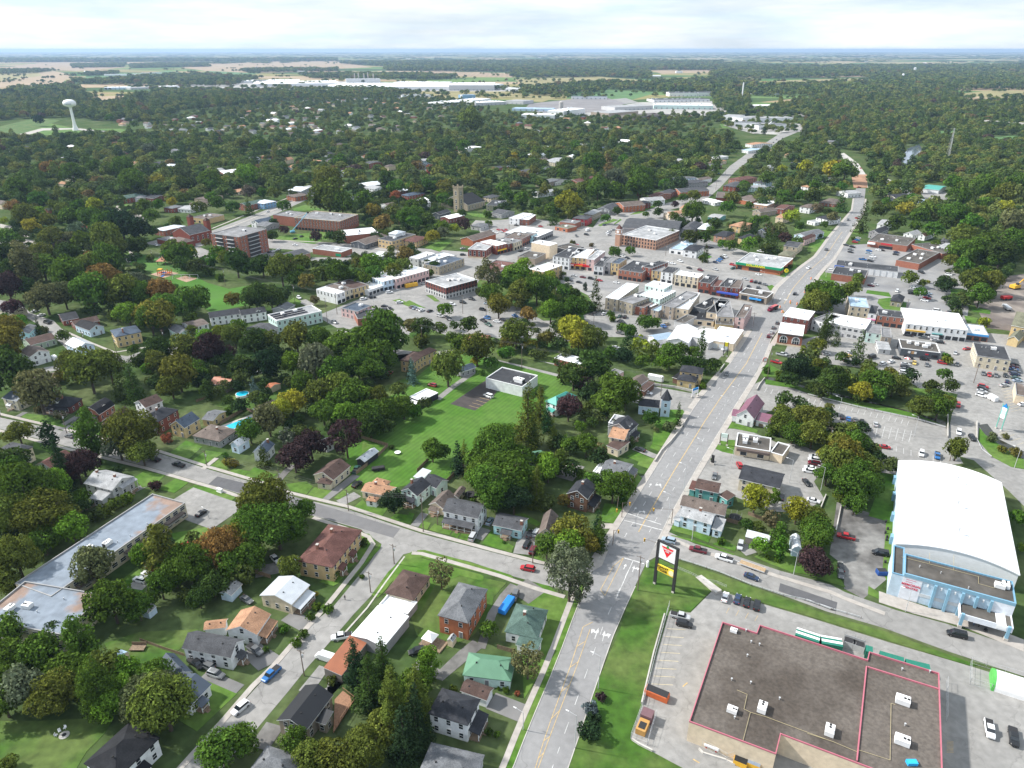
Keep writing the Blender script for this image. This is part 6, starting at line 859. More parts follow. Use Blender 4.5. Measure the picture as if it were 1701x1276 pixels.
def crown(seed,kind,nl,ls):
 rn=np.random.RandomState(seed);bl=[]
 if kind=='round':
  H_=.95
  for i in range(34):
   d=rn.normal(size=3);d/=np.linalg.norm(d);d[2]=abs(d[2])*1.0-.35 if rn.rand()<.8 else d[2]*.5;r_=rn.uniform(.11,.19);k=.5-r_*.8;bl.append((d[0]*k*rn.uniform(.75,1),d[1]*k*rn.uniform(.75,1),.5+d[2]*.42*rn.uniform(.7,1.05),r_))
  bl+=[(0,0,.5,.3)]
 elif kind=='tall':
  for i in range(38):
   z=rn.uniform(.1,1.3);w=.44*math.sin(math.pi*min(1,(z+.15)/1.5))**.6;a=rn.uniform(0,6.28);r_=rn.uniform(.1,.18);k=max(0,w-r_*.6)*rn.uniform(.5,1);bl.append((math.cos(a)*k,math.sin(a)*k,z,r_))
  bl+=[(0,0,.5,.28),(0,0,.85,.26)]
 elif kind=='loose':
  for i in range(30):
   d=rn.normal(size=3);d/=np.linalg.norm(d);r_=rn.uniform(.07,.14);k=.5-r_*.5;bl.append((d[0]*k*rn.uniform(.5,1),d[1]*k*rn.uniform(.5,1),.5+d[2]*.45*rn.uniform(.5,1),r_))
 elif kind=='conifer':
  H_=2.3
  for i in range(64):
   z=rn.uniform(0,1)**1.25;w=.46*(1-z)**.85+.02;a=rn.uniform(0,6.28);k=w*rn.uniform(.55,1);bl.append((math.cos(a)*k,math.sin(a)*k,z*H_*.97,.05+.09*(1-z)))
  for z in np.linspace(.05,.95,10):bl.append((0,0,z*H_,.3*(1-z)+.03))
 elif kind=='bush':
  for i in range(12):
   a=rn.uniform(0,6.28);r_=rn.uniform(.16,.24);k=rn.uniform(.1,.5-r_);bl.append((math.cos(a)*k,math.sin(a)*k,rn.uniform(.15,.5),r_))
 elif kind=='column':
  for i in range(30):z=rn.uniform(.1,2.6);w=.4*math.sin(math.pi*min(.97,(z+.3)/3.1))**.7;a=rn.uniform(0,6.28);bl.append((math.cos(a)*w*.6,math.sin(a)*w*.6,z,rn.uniform(.14,.22)))
 bl=np.array(bl);ar=bl[:,3]**2;idx=rn.choice(len(bl),nl,p=ar/ar.sum());d=rn.normal(size=(nl,3));d/=np.linalg.norm(d,axis=1)[:,None]
 if kind!='conifer':d[:,2]=np.where((d[:,2]<-.3)&(rn.rand(nl)<.6),-d[:,2],d[:,2])
 rad=bl[idx,3]*rn.uniform(.78,1.1,nl);c=bl[idx,:3]+d*rad[:,None]
 keep=np.ones(nl,bool)
 for b in bl:keep&=((c-b[:3])**2).sum(1)>(b[3]*.72)**2
 c,d=c[keep],d[keep];n=len(c)
 nr=d+rn.normal(size=(n,3))*.45;
 if kind=='conifer':nr[:,2]+=.6
 nr/=np.linalg.norm(nr,axis=1)[:,None];t=np.cross(nr,rn.normal(size=(n,3)));t/=np.linalg.norm(t,axis=1)[:,None];b=np.cross(nr,t);s=ls*rn.uniform(.6,1.3,n)[:,None]
 asp=.75 if kind!='conifer' else.5
 nb=0 if kind=='loose' else max(40,nl//25)
 if nb:
  j=rn.choice(len(bl),nb);sc_={'round':.8,'tall':.75,'conifer':.6,'bush':.8,'column':.8}[kind]
  c2=bl[j,:3]*np.array([sc_,sc_,.92])+rn.normal(size=(nb,3))*.03;n2=rn.normal(size=(nb,3));n2/=np.linalg.norm(n2,axis=1)[:,None];t2=np.cross(n2,rn.normal(size=(nb,3)));t2/=np.linalg.norm(t2,axis=1)[:,None];b2=np.cross(n2,t2)
  c=np.vstack([c,c2]);t=np.vstack([t,t2]);b=np.vstack([b,b2]);s=np.vstack([s,(np.maximum(.04,bl[j,3]*.75))[:,None]]);n=len(c)
 V_=np.stack([c-t*s,c-b*s*asp,c+t*s,c+b*s*asp],1).reshape(-1,3)
 me=bpy.data.meshes.new("crown");me.vertices.add(4*n);me.vertices.foreach_set('co',V_.ravel());me.loops.add(4*n);me.loops.foreach_set('vertex_index',np.arange(4*n));me.polygons.add(n);me.polygons.foreach_set('loop_start',np.arange(0,4*n,4));me.polygons.foreach_set('loop_total',np.full(n,4));me.update(calc_edges=True);return me
def trunkmesh(h,r_,limbs):
 q=MB();rn=random.Random(3);q.tube((0,0,0),(0,0,h),r_,r_*.6,n=7)
 for i in range(limbs):a=6.28*i/limbs+rn.random();q.tube((0,0,h*rn.uniform(.6,.95)),(math.cos(a)*.28,math.sin(a)*.28,h+rn.uniform(.1,.35)),r_*.45,r_*.12,n=5)
 me=bpy.data.meshes.new("trunk");me.from_pydata(q.v,[],q.f);me.materials.append(BARK);return me
PRO={}
for k,nv in(('round',8),('tall',5),('loose',3),('conifer',3),('bush',2),('column',1)):
 for lod,(nl,ls)in enumerate(((9000,.019),(3200,.03),(1200,.05))):
  if k=='bush':nl//=3;ls*=1.5
  if k=='loose':nl=int(nl*.7)
  if k=='conifer':nl=int(nl*1.5)
  for j in range(nv):me=crown(100+17*j+len(k),k,nl,ls);me.materials.append(LEAF);PRO[k,lod,j]=me
TRK=dict(round=trunkmesh(.5,.032,6),tall=trunkmesh(.7,.03,6),loose=trunkmesh(.55,.03,7),conifer=trunkmesh(1.6,.03,0),bush=trunkmesh(.25,.02,4),column=trunkmesh(1.2,.04,0))
SHP=dict(round=(1.08,'round'),tall=(1.45,'tall'),loose=(1.1,'loose'),conifer=(2.35,'conifer'),bush=(.75,'bush'),column=(2.8,'column'))
TC0=dict(g=((.042,.088,.014),'mid-green'),d=((.027,.054,.013),'dark green'),b=((.07,.145,.018),'bright green'),o=((.062,.09,.018),'olive green'),y=((.14,.17,.02),'yellow-green'),p=((.034,.024,.026),'purple-leaved'),a=((.12,.09,.03),'amber-brown'),r=((.15,.06,.035),'reddish'),s=((.065,.09,.055),'silvery grey-green'),w=((.07,.09,.04),'dull grey-green'),u=((.055,.095,.09),'blue-grey'),k=((.015,.034,.015),'blackish green'),m=((.095,.105,.02),'green and orange'))
TC={k:((v[0][0]*1.65,v[0][1]*1.4,v[0][2]*1.35),v[1])for k,v in TC0.items()}
KN=dict(round='round-crowned tree',tall='tall tree',loose='loose airy tree',conifer='spruce',bush='shrub',column='clipped conical tree')
ALLT=[];rt_=random.Random(5);KS=dict(R='round',T='tall',L='loose',C='conifer',B='bush',K='column')
def tree(x,y,w,code):
 c,k=code[0],KS[code[1]];kh=SHP[k][0];z=6.0
 for _ in range(4):p=G(x,y,z);d=P(p)[2];Wm=w*d/FPX;z=max(.5,(.55 if k!='conifer' else.42)*kh*Wm*(1.0 if k!='conifer' else.8))
 ALLT.append((x,y,w,c,k,p,Wm,d))
def trees(v,lst):
 sc_=1/v.k
 for t in lst.split(';'):
  t=t.split()
  if len(t)==4:x,y=v((float(t[0]),float(t[1])));tree(x,y,float(t[2])*v.k,t[3])
def build_trees():
 rank=sorted(ALLT,key=lambda t:-t[2])
 for i,(x,y,w,c,k,p,Wm,d)in enumerate(rank[:300]if True else rank):
  g=empty("tree" if k not in('bush','conifer')else('shrub' if k=='bush' else 'spruce_tree'),(p.x,p.y,0));lod=0 if w>70 else(1 if w>30 else 2);kh=SHP[k][0]
  Wr=Wm*(1.16 if k in('round','tall','loose')else 1.04);nv=sum(1 for q_ in PRO if q_[0]==k and q_[1]==0);me=PRO[k,lod,rt_.randrange(nv)]
  cr=link("crown",me,g);base=0 if k in('conifer','bush','column')else Wr*(.0 if k!='loose' else.12)
  cr.location=(0,0,base);zs=rt_.uniform(.92,1.25)*(.8 if k=='conifer' else 1);cr.scale=(Wr*rt_.uniform(.9,1.08),Wr*rt_.uniform(.88,1.1),Wr*zs);cr.rotation_euler.z=rt_.uniform(0,6.28)
  col=TC[c][0];h1,h2=rt_.uniform(.82,1.2),rt_.uniform(.9,1.1);cr.color=(col[0]*h1*h2,col[1]*h1,col[2]*h1,1)
  tk=link("trunk",TRK[k],g);tk.scale=(Wr,Wr,Wr)
  later(g,"%s %s"%(TC[c][1],KN[k]),"tree" if k!='bush' else 'shrub',dict(conifer="spruces and firs",bush="shrubs").get(k,"broadleaf trees"),(x,y))
 return rank[300:]
trees(V30,"60 160 260 gR;180 620 330 sR;20 700 300 gR;330 330 330 gR;420 620 380 oR;620 240 300 gT;760 620 360 gT;900 650 360 bR;800 480 300 oR;1150 640 420 wR;1290 740 460 oR;1220 520 300 gR;80 330 260 gR;640 450 300 gR;60 1180 170 oB;30 520 200 gR;520 480 330 gR;960 470 240 bR")
trees(V20,"200 300 460 gR;60 480 380 oR;380 240 340 bR;330 440 420 oR;560 560 260 bR;130 800 340 oR;330 640 260 gR;730 860 300 wR;880 1150 330 gR;1080 1180 220 gR;640 300 160 gR;60 150 300 gR;480 120 200 kC;610 100 220 pR;900 350 160 gB;820 400 160 gB;1000 310 140 gB;740 450 140 dB;1210 210 120 pB;1260 750 330 oT;1120 780 180 bR;1480 820 380 gR;1360 900 260 gR;1260 1010 220 gR;1610 980 220 dR;1560 1100 180 dR;1180 1100 160 dR;60 980 220 oR;1640 760 190 aR")
trees(V21,"480 360 440 oR;560 520 420 gR;400 560 360 gR;300 640 300 mR;120 700 360 aR;780 430 170 gR;340 800 260 gR;200 860 240 gR;670 870 190 oR;1010 910 120 gB;1250 660 100 dB;1480 340 200 kR;180 30 110 mB;560 1010 60 bB;1000 340 0 gR;60 980 240 dR;1230 930 60 gB;870 1070 60 yB;960 1180 120 gB;880 1160 90 gB")
trees(V31,"130 1070 330 gR;260 1000 300 gR;700 1010 230 gR;1000 530 110 gB;1180 420 260 kC;1290 560 320 dC;1400 420 260 dC;1480 750 420 oC;1420 900 300 oR;1240 1060 360 oR;1000 1120 320 oR;1560 1000 300 kC;480 290 70 gB;770 170 110 gB;720 230 110 gB;620 130 110 gB;830 30 90 gB;1640 820 260 oC;840 1150 260 oR;1130 1180 260 oR;1600 640 240 gC")
trees(V32,"150 400 200 bT;120 520 170 gT;930 410 270 wL;620 130 170 gR;60 700 330 oC;50 880 300 kC;690 960 70 gB;620 940 90 dB;1430 750 160 uB;1500 660 110 pB;1410 930 200 kB;1450 840 160 kB;850 640 60 rB;760 610 70 gB;340 600 90 gB;30 600 260 gR;700 600 40 gB")
trees(V22,"250 940 200 wL;620 200 400 gR;760 120 420 gR;880 180 300 gR;560 110 260 gR;1000 250 210 oC;1090 90 210 bR;820 320 260 kR;1210 330 130 mR;1280 560 300 mR;1400 680 180 mR;1080 700 200 gR;1250 700 240 bR;1260 960 360 sL;1340 1050 200 sL;1480 530 150 kC;1500 660 120 dC;1600 240 240 gR;1440 160 160 gR;1340 120 110 gR;1560 150 160 gR;1680 330 90 dT;500 330 60 gB;740 660 40 gB;380 20 160 kC;1180 30 160 gT;1490 600 160 dC")
trees(V23,"60 220 220 gR;20 170 160 gR;1110 330 210 yR;1240 300 150 gL;1240 470 160 wL;1300 600 170 gT;1440 420 210 yR;1540 470 170 oR;1580 560 220 gR;1600 640 200 gR;1570 800 230 pR;1150 680 170 bR;1040 520 130 dR;1140 540 120 gR;850 650 90 gB;1310 700 150 gT;1280 800 60 gB;1660 560 160 gR;1210 780 60 gB;1020 590 0 gR")
trees(V24,"280 60 240 oR;400 120 260 gR;160 120 200 gR;330 240 260 gR;470 240 200 gR;260 300 140 oR;380 360 180 gR;60 480 200 oR;80 600 240 gR;80 820 230 pR;1660 460 150 gR;480 60 180 oR;200 20 200 oR;1690 700 90 bR;560 160 110 gR;20 700 160 gR")
trees(V10,"60 240 260 mR;100 130 120 mR;30 350 180 dR;80 500 330 dR;150 60 130 bR;290 80 60 dK;340 120 80 wB;490 170 125 gR;1250 20 260 mR;1180 50 220 gR;1080 370 150 dR;1230 300 210 dR;1230 400 180 oR;1400 480 260 mR;1340 560 210 oR;1520 440 210 gR;1620 600 130 dT;700 470 300 oR;560 410 220 oR;860 440 230 oR;940 560 170 dC;1040 580 180 dC;300 630 320 wR;1440 250 240 oR;1600 170 160 bR;1640 290 230 pR;1180 420 160 gR;140 930 220 oR;370 950 170 kT;700 980 240 gT;1030 930 390 oR;930 1040 230 sR;1110 1080 230 oR;640 1160 240 pR;90 1160 280 dR;1310 970 110 rB;820 880 70 bB;460 790 110 wB;300 750 90 wB;1500 40 140 gR;470 1190 180 kC;1420 560 130 oR;760 370 180 yR;500 480 160 oR;1050 280 110 gR;560 820 0 gR;1660 300 160 pR")
trees(V11,"60 290 200 pR;190 300 140 pR;230 170 200 oR;100 150 130 oR;380 230 200 dR;290 420 220 dR;480 400 240 kR;520 210 190 oR;720 200 230 oR;880 200 210 gR;1090 240 280 gR;1290 250 300 gR;1370 340 260 gR;1400 160 320 gR;1490 210 220 gR;1200 380 260 gR;870 400 300 sR;680 390 180 bR;1300 440 220 gR;680 690 220 yR;600 770 180 yR;900 610 260 oR;1060 580 260 oR;1180 640 260 gR;930 780 230 gR;1110 800 220 bR;1320 780 200 gR;1440 780 200 gR;1560 740 180 gR;1350 690 180 oR;1220 820 220 gR;390 610 120 uC;500 850 230 wR;350 920 200 gR;830 1030 250 pR;700 1120 260 pR;1110 1010 250 pL;650 970 160 sL;460 1120 130 dC;1630 470 120 uC;150 640 70 dC;190 760 90 gB;1465 1050 60 dB;1640 760 140 dR;230 1170 90 mB;1300 880 210 dR;1430 880 160 dR;1050 700 200 gR;780 560 200 gR;30 560 100 dR;1000 900 160 dB;640 650 120 dR;1000 480 260 gR;1240 200 240 gR;160 1110 70 gB;450 150 100 gR")
trees(V12,"110 100 180 dR;240 110 130 gR;350 90 90 dR;470 80 170 dR;100 200 160 gB;370 220 190 gB;530 290 240 oR;640 380 130 gR;520 370 90 yR;300 440 260 oR;570 460 70 gB;840 140 260 oR;780 220 160 oR;1070 190 160 oR;950 240 130 mR;1280 130 260 yR;1430 210 200 oR;760 300 140 gR;1330 220 180 yR;1290 480 240 dR;1430 430 240 dR;1210 460 130 dT;1380 540 170 pR;1250 740 210 pR;1590 600 240 gR;1560 700 240 gR;1000 620 100 gB;930 850 280 oC;1030 740 200 oC;1080 830 150 kC;800 910 140 gR;1130 960 140 oC;1250 1010 160 bR;1390 1040 180 gR;1340 880 120 gR;180 1080 180 gR;430 1070 90 oC;680 1060 340 gR;830 1140 300 gR;560 1150 280 gR;1080 1180 180 bR;1480 1080 160 wL;10 440 90 kC;1680 320 150 kR;1580 300 130 gR;1660 620 200 gR;1240 270 0 gR;260 1080 150 dR;30 760 150 gR;120 700 130 dR;1540 400 130 dR;330 180 100 gB;720 310 90 bB;1600 880 80 dT;960 960 160 dC;1170 30 0 gR")
trees(V13,"100 250 150 kC;210 250 170 yL;300 280 160 oL;440 330 200 gR;520 280 150 gR;380 380 160 gR;680 330 180 dC;780 400 150 dR;240 60 150 gR;130 140 120 gB;60 100 100 gB;510 760 90 dK;430 880 130 wB;290 810 150 dR;90 640 240 gR;20 560 160 gR;140 1010 70 dT;700 560 60 gB;700 540 60 gB;1530 310 170 oL;1620 240 130 oR;1440 450 220 kR;1390 500 170 dR;1600 400 150 oR;1700 560 180 dR;1620 600 150 dR;1320 760 150 oR;1330 870 200 oR;1480 820 190 oR;1600 840 200 oR;1410 930 190 gR;1560 960 210 oR;1250 900 130 gB;1650 1100 120 yR;1480 1000 120 gR;1300 470 80 gB;1200 440 80 gB;1300 510 70 gB;660 170 0 gR;700 570 70 gB;1650 130 130 dC;1690 740 100 oR;230 370 140 gR;580 380 130 gR;620 300 130 gR;330 910 60 wB;1210 960 60 gB;770 1150 40 gB")
trees(V14,"60 240 120 oR;130 150 110 dC;40 320 160 wR;230 190 90 dC;410 280 160 dC;480 380 60 gB;60 470 150 dR;210 530 190 dR;330 530 160 bR;420 600 180 yR;560 520 240 gR;680 560 180 oR;560 620 160 gR;750 540 150 oR;760 620 120 oR;1080 470 130 gR;980 570 150 dR;1130 560 140 dR;970 610 100 oR;900 720 200 oR;1040 720 210 gR;1110 680 130 oR;1180 1070 180 oR;60 870 180 oR;240 900 120 oR;340 900 150 oR;230 1010 200 oR;380 1020 220 gR;120 960 120 gR;300 1120 250 mR;430 1130 160 oR;1100 360 110 oB;1090 330 80 gB;1400 60 110 yB;650 470 140 oR;480 470 160 gR;280 470 100 oR;1640 1080 110 oB;1530 1060 90 oB;1460 950 70 wB;1560 960 70 wB;40 580 110 dR;130 560 120 dR;400 660 100 dR;1450 980 90 wB")
trees(V00,"100 190 130 aR;200 270 180 oR;300 240 130 bR;240 340 150 yR;30 310 80 yR;370 300 150 oR;480 210 130 oR;530 260 160 gR;610 190 130 gR;740 180 150 yR;400 430 180 oR;600 370 150 sR;540 440 140 wR;640 450 170 gR;830 340 230 gR;700 300 180 gR;950 340 240 kR;1080 380 200 kR;840 470 240 oR;900 520 180 oR;1080 490 170 dR;130 560 200 wR;190 660 240 wT;330 560 180 oR;490 520 160 pR;540 590 180 dR;330 660 220 gR;700 590 110 rR;700 640 190 oR;850 640 250 gR;530 740 270 gR;810 740 260 aR;720 880 300 gR;1060 790 220 sR;960 870 260 oR;1270 880 210 aR;1510 920 260 gR;1120 900 180 gR;350 910 260 wR;500 900 200 wR;60 840 210 pR;90 980 170 pR;1180 1020 240 mR;1000 1030 210 bR;1360 840 100 gR;1310 1000 260 gR;1340 520 170 oR;1420 560 220 gR;1330 580 150 gR;1480 550 130 yR;1430 640 170 dR;1540 660 160 dR;1180 600 90 gB;1200 390 100 dR;1310 360 70 dR;1180 270 150 gR;1380 320 120 gR;1350 160 90 yR;1130 190 150 gR;1240 180 110 gR;860 100 90 dR;620 90 70 dC;710 70 80 gR;770 80 90 dR;1430 130 110 gR;1560 200 130 gR;1660 120 120 gR;60 430 170 gR;20 600 200 dR;80 700 200 dR;180 820 180 dR;1620 480 90 oR;1640 620 160 gB;780 80 0 gR;30 1080 120 gR;150 1080 110 bR;290 1120 60 dK;70 1140 180 mR;640 270 130 gR;1500 1170 120 oR;420 190 130 gR;950 60 110 gR;1220 70 130 gR;300 130 170 gR;560 110 150 gR;150 70 190 gR;1440 20 160 dR;1030 30 180 gR;1640 30 140 gR")
trees(V01,"970 110 310 oR;1080 200 190 gR;1250 130 170 gR;1320 220 140 mR;1400 320 170 aR;1540 320 60 rB;620 190 120 gR;340 80 140 sR;450 90 110 gR;540 90 120 oR;90 160 140 gR;220 200 120 dR;340 200 90 dC;620 380 90 pR;530 420 100 dR;540 320 80 dR;510 440 70 dR;870 430 110 pR;980 430 100 dR;1050 440 120 dR;1060 420 110 dR;100 560 150 gR;250 650 200 dR;450 650 190 dR;330 680 160 dR;160 600 150 oR;600 700 230 oR;800 780 160 mR;760 620 150 oR;700 760 160 gR;910 720 170 gR;1050 740 190 gR;1160 740 150 gR;1300 640 180 bR;1320 720 170 gR;1440 660 160 bR;1570 560 150 aR;1550 660 170 oR;1480 700 160 oR;1240 760 150 gR;220 920 150 mR;400 920 210 dR;520 920 190 dR;600 880 160 dR;470 860 160 dR;860 930 90 wR;1690 170 130 gR;1590 270 180 gR;1480 230 150 oR;1620 180 110 gR;1420 100 100 dR;1500 110 100 rR;1660 60 130 oR;20 980 60 gR;130 1180 170 oR;260 1130 150 gR;740 700 110 gR;660 600 90 gR;30 700 120 gB;120 750 90 gB;1640 310 140 gR;1490 740 130 dR;1630 1130 160 wR;240 1190 0 gR;1210 640 130 oR;1340 760 110 gR")
trees(V02,"180 430 130 yR;150 360 60 gR;260 350 130 gR;350 370 100 yR;260 400 120 sR;220 360 90 gR;420 330 140 pR;410 250 90 dR;330 170 90 dR;240 100 110 oR;290 50 130 oR;270 130 130 gR;120 20 130 gR;140 290 130 gR;60 240 150 gR;90 180 110 dR;620 330 80 gB;610 255 90 gB;740 50 130 gR;880 130 140 gR;770 110 110 gR;1050 80 100 oR;1250 170 220 yR;1260 230 150 oR;1130 270 100 dC;1110 210 120 gR;980 170 90 gR;1010 240 110 gR;1600 80 150 gR;1480 60 180 gR;1540 290 90 gR;1630 230 80 dR;1610 550 110 gR;1280 480 60 wB;1430 500 50 wB;840 720 210 bR;900 640 130 bR;620 790 200 wL;640 890 180 gR;780 800 150 gR;880 870 190 oR;1000 860 220 gR;820 930 170 oR;960 800 160 gR;1120 800 150 gR;1100 740 120 yR;1030 780 170 gR;700 980 190 mR;930 1040 150 aR;1110 1020 190 bR;1290 1010 210 gR;1460 910 150 dC;1200 860 130 gR;1290 870 130 dB;1380 830 50 kT;1190 740 50 dC;200 660 100 dR;140 640 80 dR;280 1000 140 gR;1340 940 110 gR;160 720 100 dB;1100 920 130 gR;1200 1120 140 oR;1600 1080 70 gB;1580 1040 80 gB;560 860 100 dB;190 30 110 gR;420 140 70 sR;640 60 50 dC;30 30 120 gR;1030 10 100 gR;1360 60 90 gR;350 20 90 dR")
trees(V03,"620 240 190 gR;940 130 130 oR;890 200 140 gR;340 180 80 dR;350 240 90 dR;250 260 60 gR;480 180 70 pR;200 100 60 rB;60 130 60 gR;540 130 90 gR;620 110 120 oR;800 330 120 dR;600 430 150 dR;700 430 140 dR;920 500 120 gR;1060 490 150 bR;850 490 90 gR;1120 310 120 gR;1020 370 90 dC;1220 380 110 wL;1210 440 140 dC;1260 480 120 dC;1400 270 150 yR;1350 440 120 pR;1300 370 130 wR;1440 470 100 gR;720 580 80 dC;690 600 60 gB;1130 470 90 dR;1060 190 80 gR;1340 110 140 gR;1480 110 120 gR;1560 110 140 dR;1600 210 110 wR;1180 300 90 gR;470 270 90 gR;520 310 90 dR;130 540 90 gR;30 550 70 gB;1590 890 190 gR;1640 960 170 dR;1550 950 150 gR;1210 680 50 dB;1290 720 50 oB;1340 690 70 dB;1380 670 60 dB;1270 700 60 dB;260 1100 150 gR;120 1160 120 gR;330 1110 110 gR;1690 1120 120 dC;1150 80 90 gR;1020 30 100 gR;1320 40 110 gR;20 230 60 dR;900 120 90 oR;20 60 170 gR;250 30 130 gR;90 40 130 gR;1650 340 80 gR;400 20 110 gR;650 120 80 gR;760 380 80 gR;1460 350 90 dR;660 310 60 gR;1600 430 60 gB")
trees(V04,"60 970 210 oR;180 920 220 gR;290 860 170 gR;370 830 150 oR;130 870 190 dR;400 760 110 oR;810 750 140 oR;890 870 110 gR;910 800 80 oR;440 300 140 dC;560 230 140 dR;700 320 160 dR;660 200 110 gR;620 160 90 gR;780 210 150 yR;850 350 110 gR;700 30 110 gR;860 80 90 mR;270 160 110 dC;160 240 80 dR;200 280 110 wR;60 30 110 gR;40 120 130 dR;1180 140 180 gR;950 220 170 oR;1000 370 170 gR;1090 330 150 dR;890 260 160 gR;1160 250 190 gR;1350 230 130 oR;1400 170 150 gR;1550 200 160 yR;1250 420 220 oR;1320 520 210 gR;1200 560 200 gR;1450 480 240 gR;1530 560 220 dR;1600 470 220 gR;1620 330 230 wR;1130 620 130 oR;1230 660 160 gR;1370 720 170 gR;1290 800 190 oR;1440 800 180 oR;1360 900 180 gR;1010 490 80 gR;970 620 0 gR;1480 330 130 dR;1560 100 200 oR;1400 60 200 gR;1250 50 160 gR;1640 60 200 gR;1300 310 170 gR;1060 230 160 gR;1470 620 130 gR;140 1160 60 dC;100 430 60 dB;1380 1090 60 yB;360 450 40 gB;950 790 40 yB;270 40 100 gR;820 130 90 gR;550 180 80 oR")
trees(T0,"310 840 130 aR;860 930 140 gR;1010 930 130 mR;1130 940 100 mR;1340 920 150 gR;1590 890 140 bR;460 870 150 gR;600 830 110 gR;240 530 80 kR;70 950 110 oR;180 890 130 gR;790 840 140 gR;950 720 110 sR;1550 690 110 oR;1660 680 120 gR;860 560 60 gR;700 520 60 gR;290 690 70 yR;630 920 70 oR;700 850 120 oR;340 1000 0 gR;1400 910 90 dR;1470 930 90 gR")
trees(T1,"480 960 190 oR;30 700 120 gR;850 780 90 yR;760 770 90 gR;980 840 110 gR;1150 850 90 rR;860 900 130 dR;1230 950 110 oR;350 890 80 oR;130 890 100 gR;560 790 110 gR;920 960 130 gR;1400 550 160 oR;1050 970 110 oR;1680 770 80 yR;1260 770 90 gR;1440 850 80 gR;1350 700 110 gR")
trees(T2,"200 730 90 oR;290 740 90 gR;360 840 120 gR;560 820 150 gR;680 780 90 gR;850 720 80 aR;940 820 80 bR;760 790 90 gR;180 860 90 oR;870 880 150 gR;860 960 160 gR;700 940 150 sR;520 960 110 gR;250 940 70 kR;360 880 90 gR;990 920 80 gR;1030 950 80 gR;1100 850 90 gR;450 700 90 gR")
trees(T3,"300 830 110 yR;470 840 130 yR;560 850 150 gR;750 900 110 dR;150 850 80 yR;260 890 80 oR;700 980 0 gR;1250 930 120 gR;1500 960 120 gR;870 950 80 mR;60 900 110 gR")
REST=build_trees()
TINT=leafmat("leaves_tinted");_t=TINT.node_tree;_a=_t.nodes.new("ShaderNodeAttribute");_a.attribute_type='INSTANCER';_a.attribute_name="tint"
for l in list(_t.links):
 if l.from_socket.name=='Color' and l.from_node.type=='OBJECT_INFO':to=l.to_socket;_t.links.remove(l);_t.links.new(_a.outputs['Color'],to)
def canopy(name,label,items,lodm,seed=1,mats=None,rnge=(.8,1.2),kinds=None,tints=None):
 mats=mats or LEAFS
 me=bpy.data.meshes.new(name);me.vertices.add(len(items));me.vertices.foreach_set('co',np.array([(p[0],p[1],0)for p in items],float).ravel())
 at=me.attributes.new("w",'FLOAT_VECTOR','POINT');at.data.foreach_set('vector',np.array([(p[2],p[2],p[3])for p in items],float).ravel())
 if tints:at=me.attributes.new("tint",'FLOAT_VECTOR','POINT');at.data.foreach_set('vector',np.array(tints,float).ravel());at=me.attributes.new("sort",'INT','POINT');at.data.foreach_set('value',np.array(kinds,int))
 ob=bpy.data.objects.new(name,me);COL.objects.link(ob);tag(ob,label,None,None,'stuff')
 pc=bpy.data.collections.new(name+"_clumps")
 for i,m_ in enumerate(lodm):m_.materials.clear();m_.materials.append(mats);pc.objects.link(bpy.data.objects.new("leaf_clump_%02d"%i,m_))
 ng=bpy.data.node_groups.new(name,'GeometryNodeTree');ng.interface.new_socket("Geometry",in_out='INPUT',socket_type='NodeSocketGeometry');ng.interface.new_socket("Geometry",in_out='OUTPUT',socket_type='NodeSocketGeometry')
 N=ng.nodes.new;K=ng.links.new;gi=N('NodeGroupInput');go=N('NodeGroupOutput');ip=N('GeometryNodeInstanceOnPoints');ci=N('GeometryNodeCollectionInfo');ci.inputs['Collection'].default_value=pc;ci.inputs['Separate Children'].default_value=True;ci.inputs['Reset Children'].default_value=True
 rv=N('FunctionNodeRandomValue');rv.data_type='FLOAT_VECTOR';rv.inputs[1].default_value=(0,0,6.283);rv.inputs['Seed'].default_value=seed;na=N('GeometryNodeInputNamedAttribute');na.data_type='FLOAT_VECTOR';na.inputs['Name'].default_value="w"
 K(gi.outputs[0],ip.inputs['Points']);K(ci.outputs[0],ip.inputs['Instance']);ip.inputs['Pick Instance'].default_value=True;K(rv.outputs[0],ip.inputs['Rotation']);K(na.outputs[0],ip.inputs['Scale']);K(ip.outputs[0],go.inputs[0])
 if tints:ni=N('GeometryNodeInputNamedAttribute');ni.data_type='INT';ni.inputs['Name'].default_value="sort";K([o_ for o_ in ni.outputs if o_.enabled][0],ip.inputs['Instance Index'])
 md=ob.modifiers.new("scatter",'NODES');md.node_group=ng;return ob
def inpoly(pts,x,y):
 c_=False;j=len(pts)-1
 for i in range(len(pts)):
  if(pts[i][1]>y)!=(pts[j][1]>y)and x<(pts[j][0]-pts[i][0])*(y-pts[i][1])/(pts[j][1]-pts[i][1])+pts[i][0]:c_=not c_
  j=i
 return c_
far=[];rf_=random.Random(9)
HS=[(s.x,s.y)for s in sub]+[(o.location.x,o.location.y)for o in COL.objects if o.get('category')in('house','industrial building')]
grid={}
for x,y in HS:grid.setdefault((int(x//30),int(y//30)),[]).append((x,y))
def clear(x,y,d):
 gx,gy=int(x//30),int(y//30)
 for a in(-1,0,1):
  for b in(-1,0,1):
   for hx,hy in grid.get((gx+a,gy+b),()):
    if(hx-x)**2+(hy-y)**2<d*d or(0<hy-y<27 and abs(hx-x*(1+(hy-y)/y))<8):return False
 return True
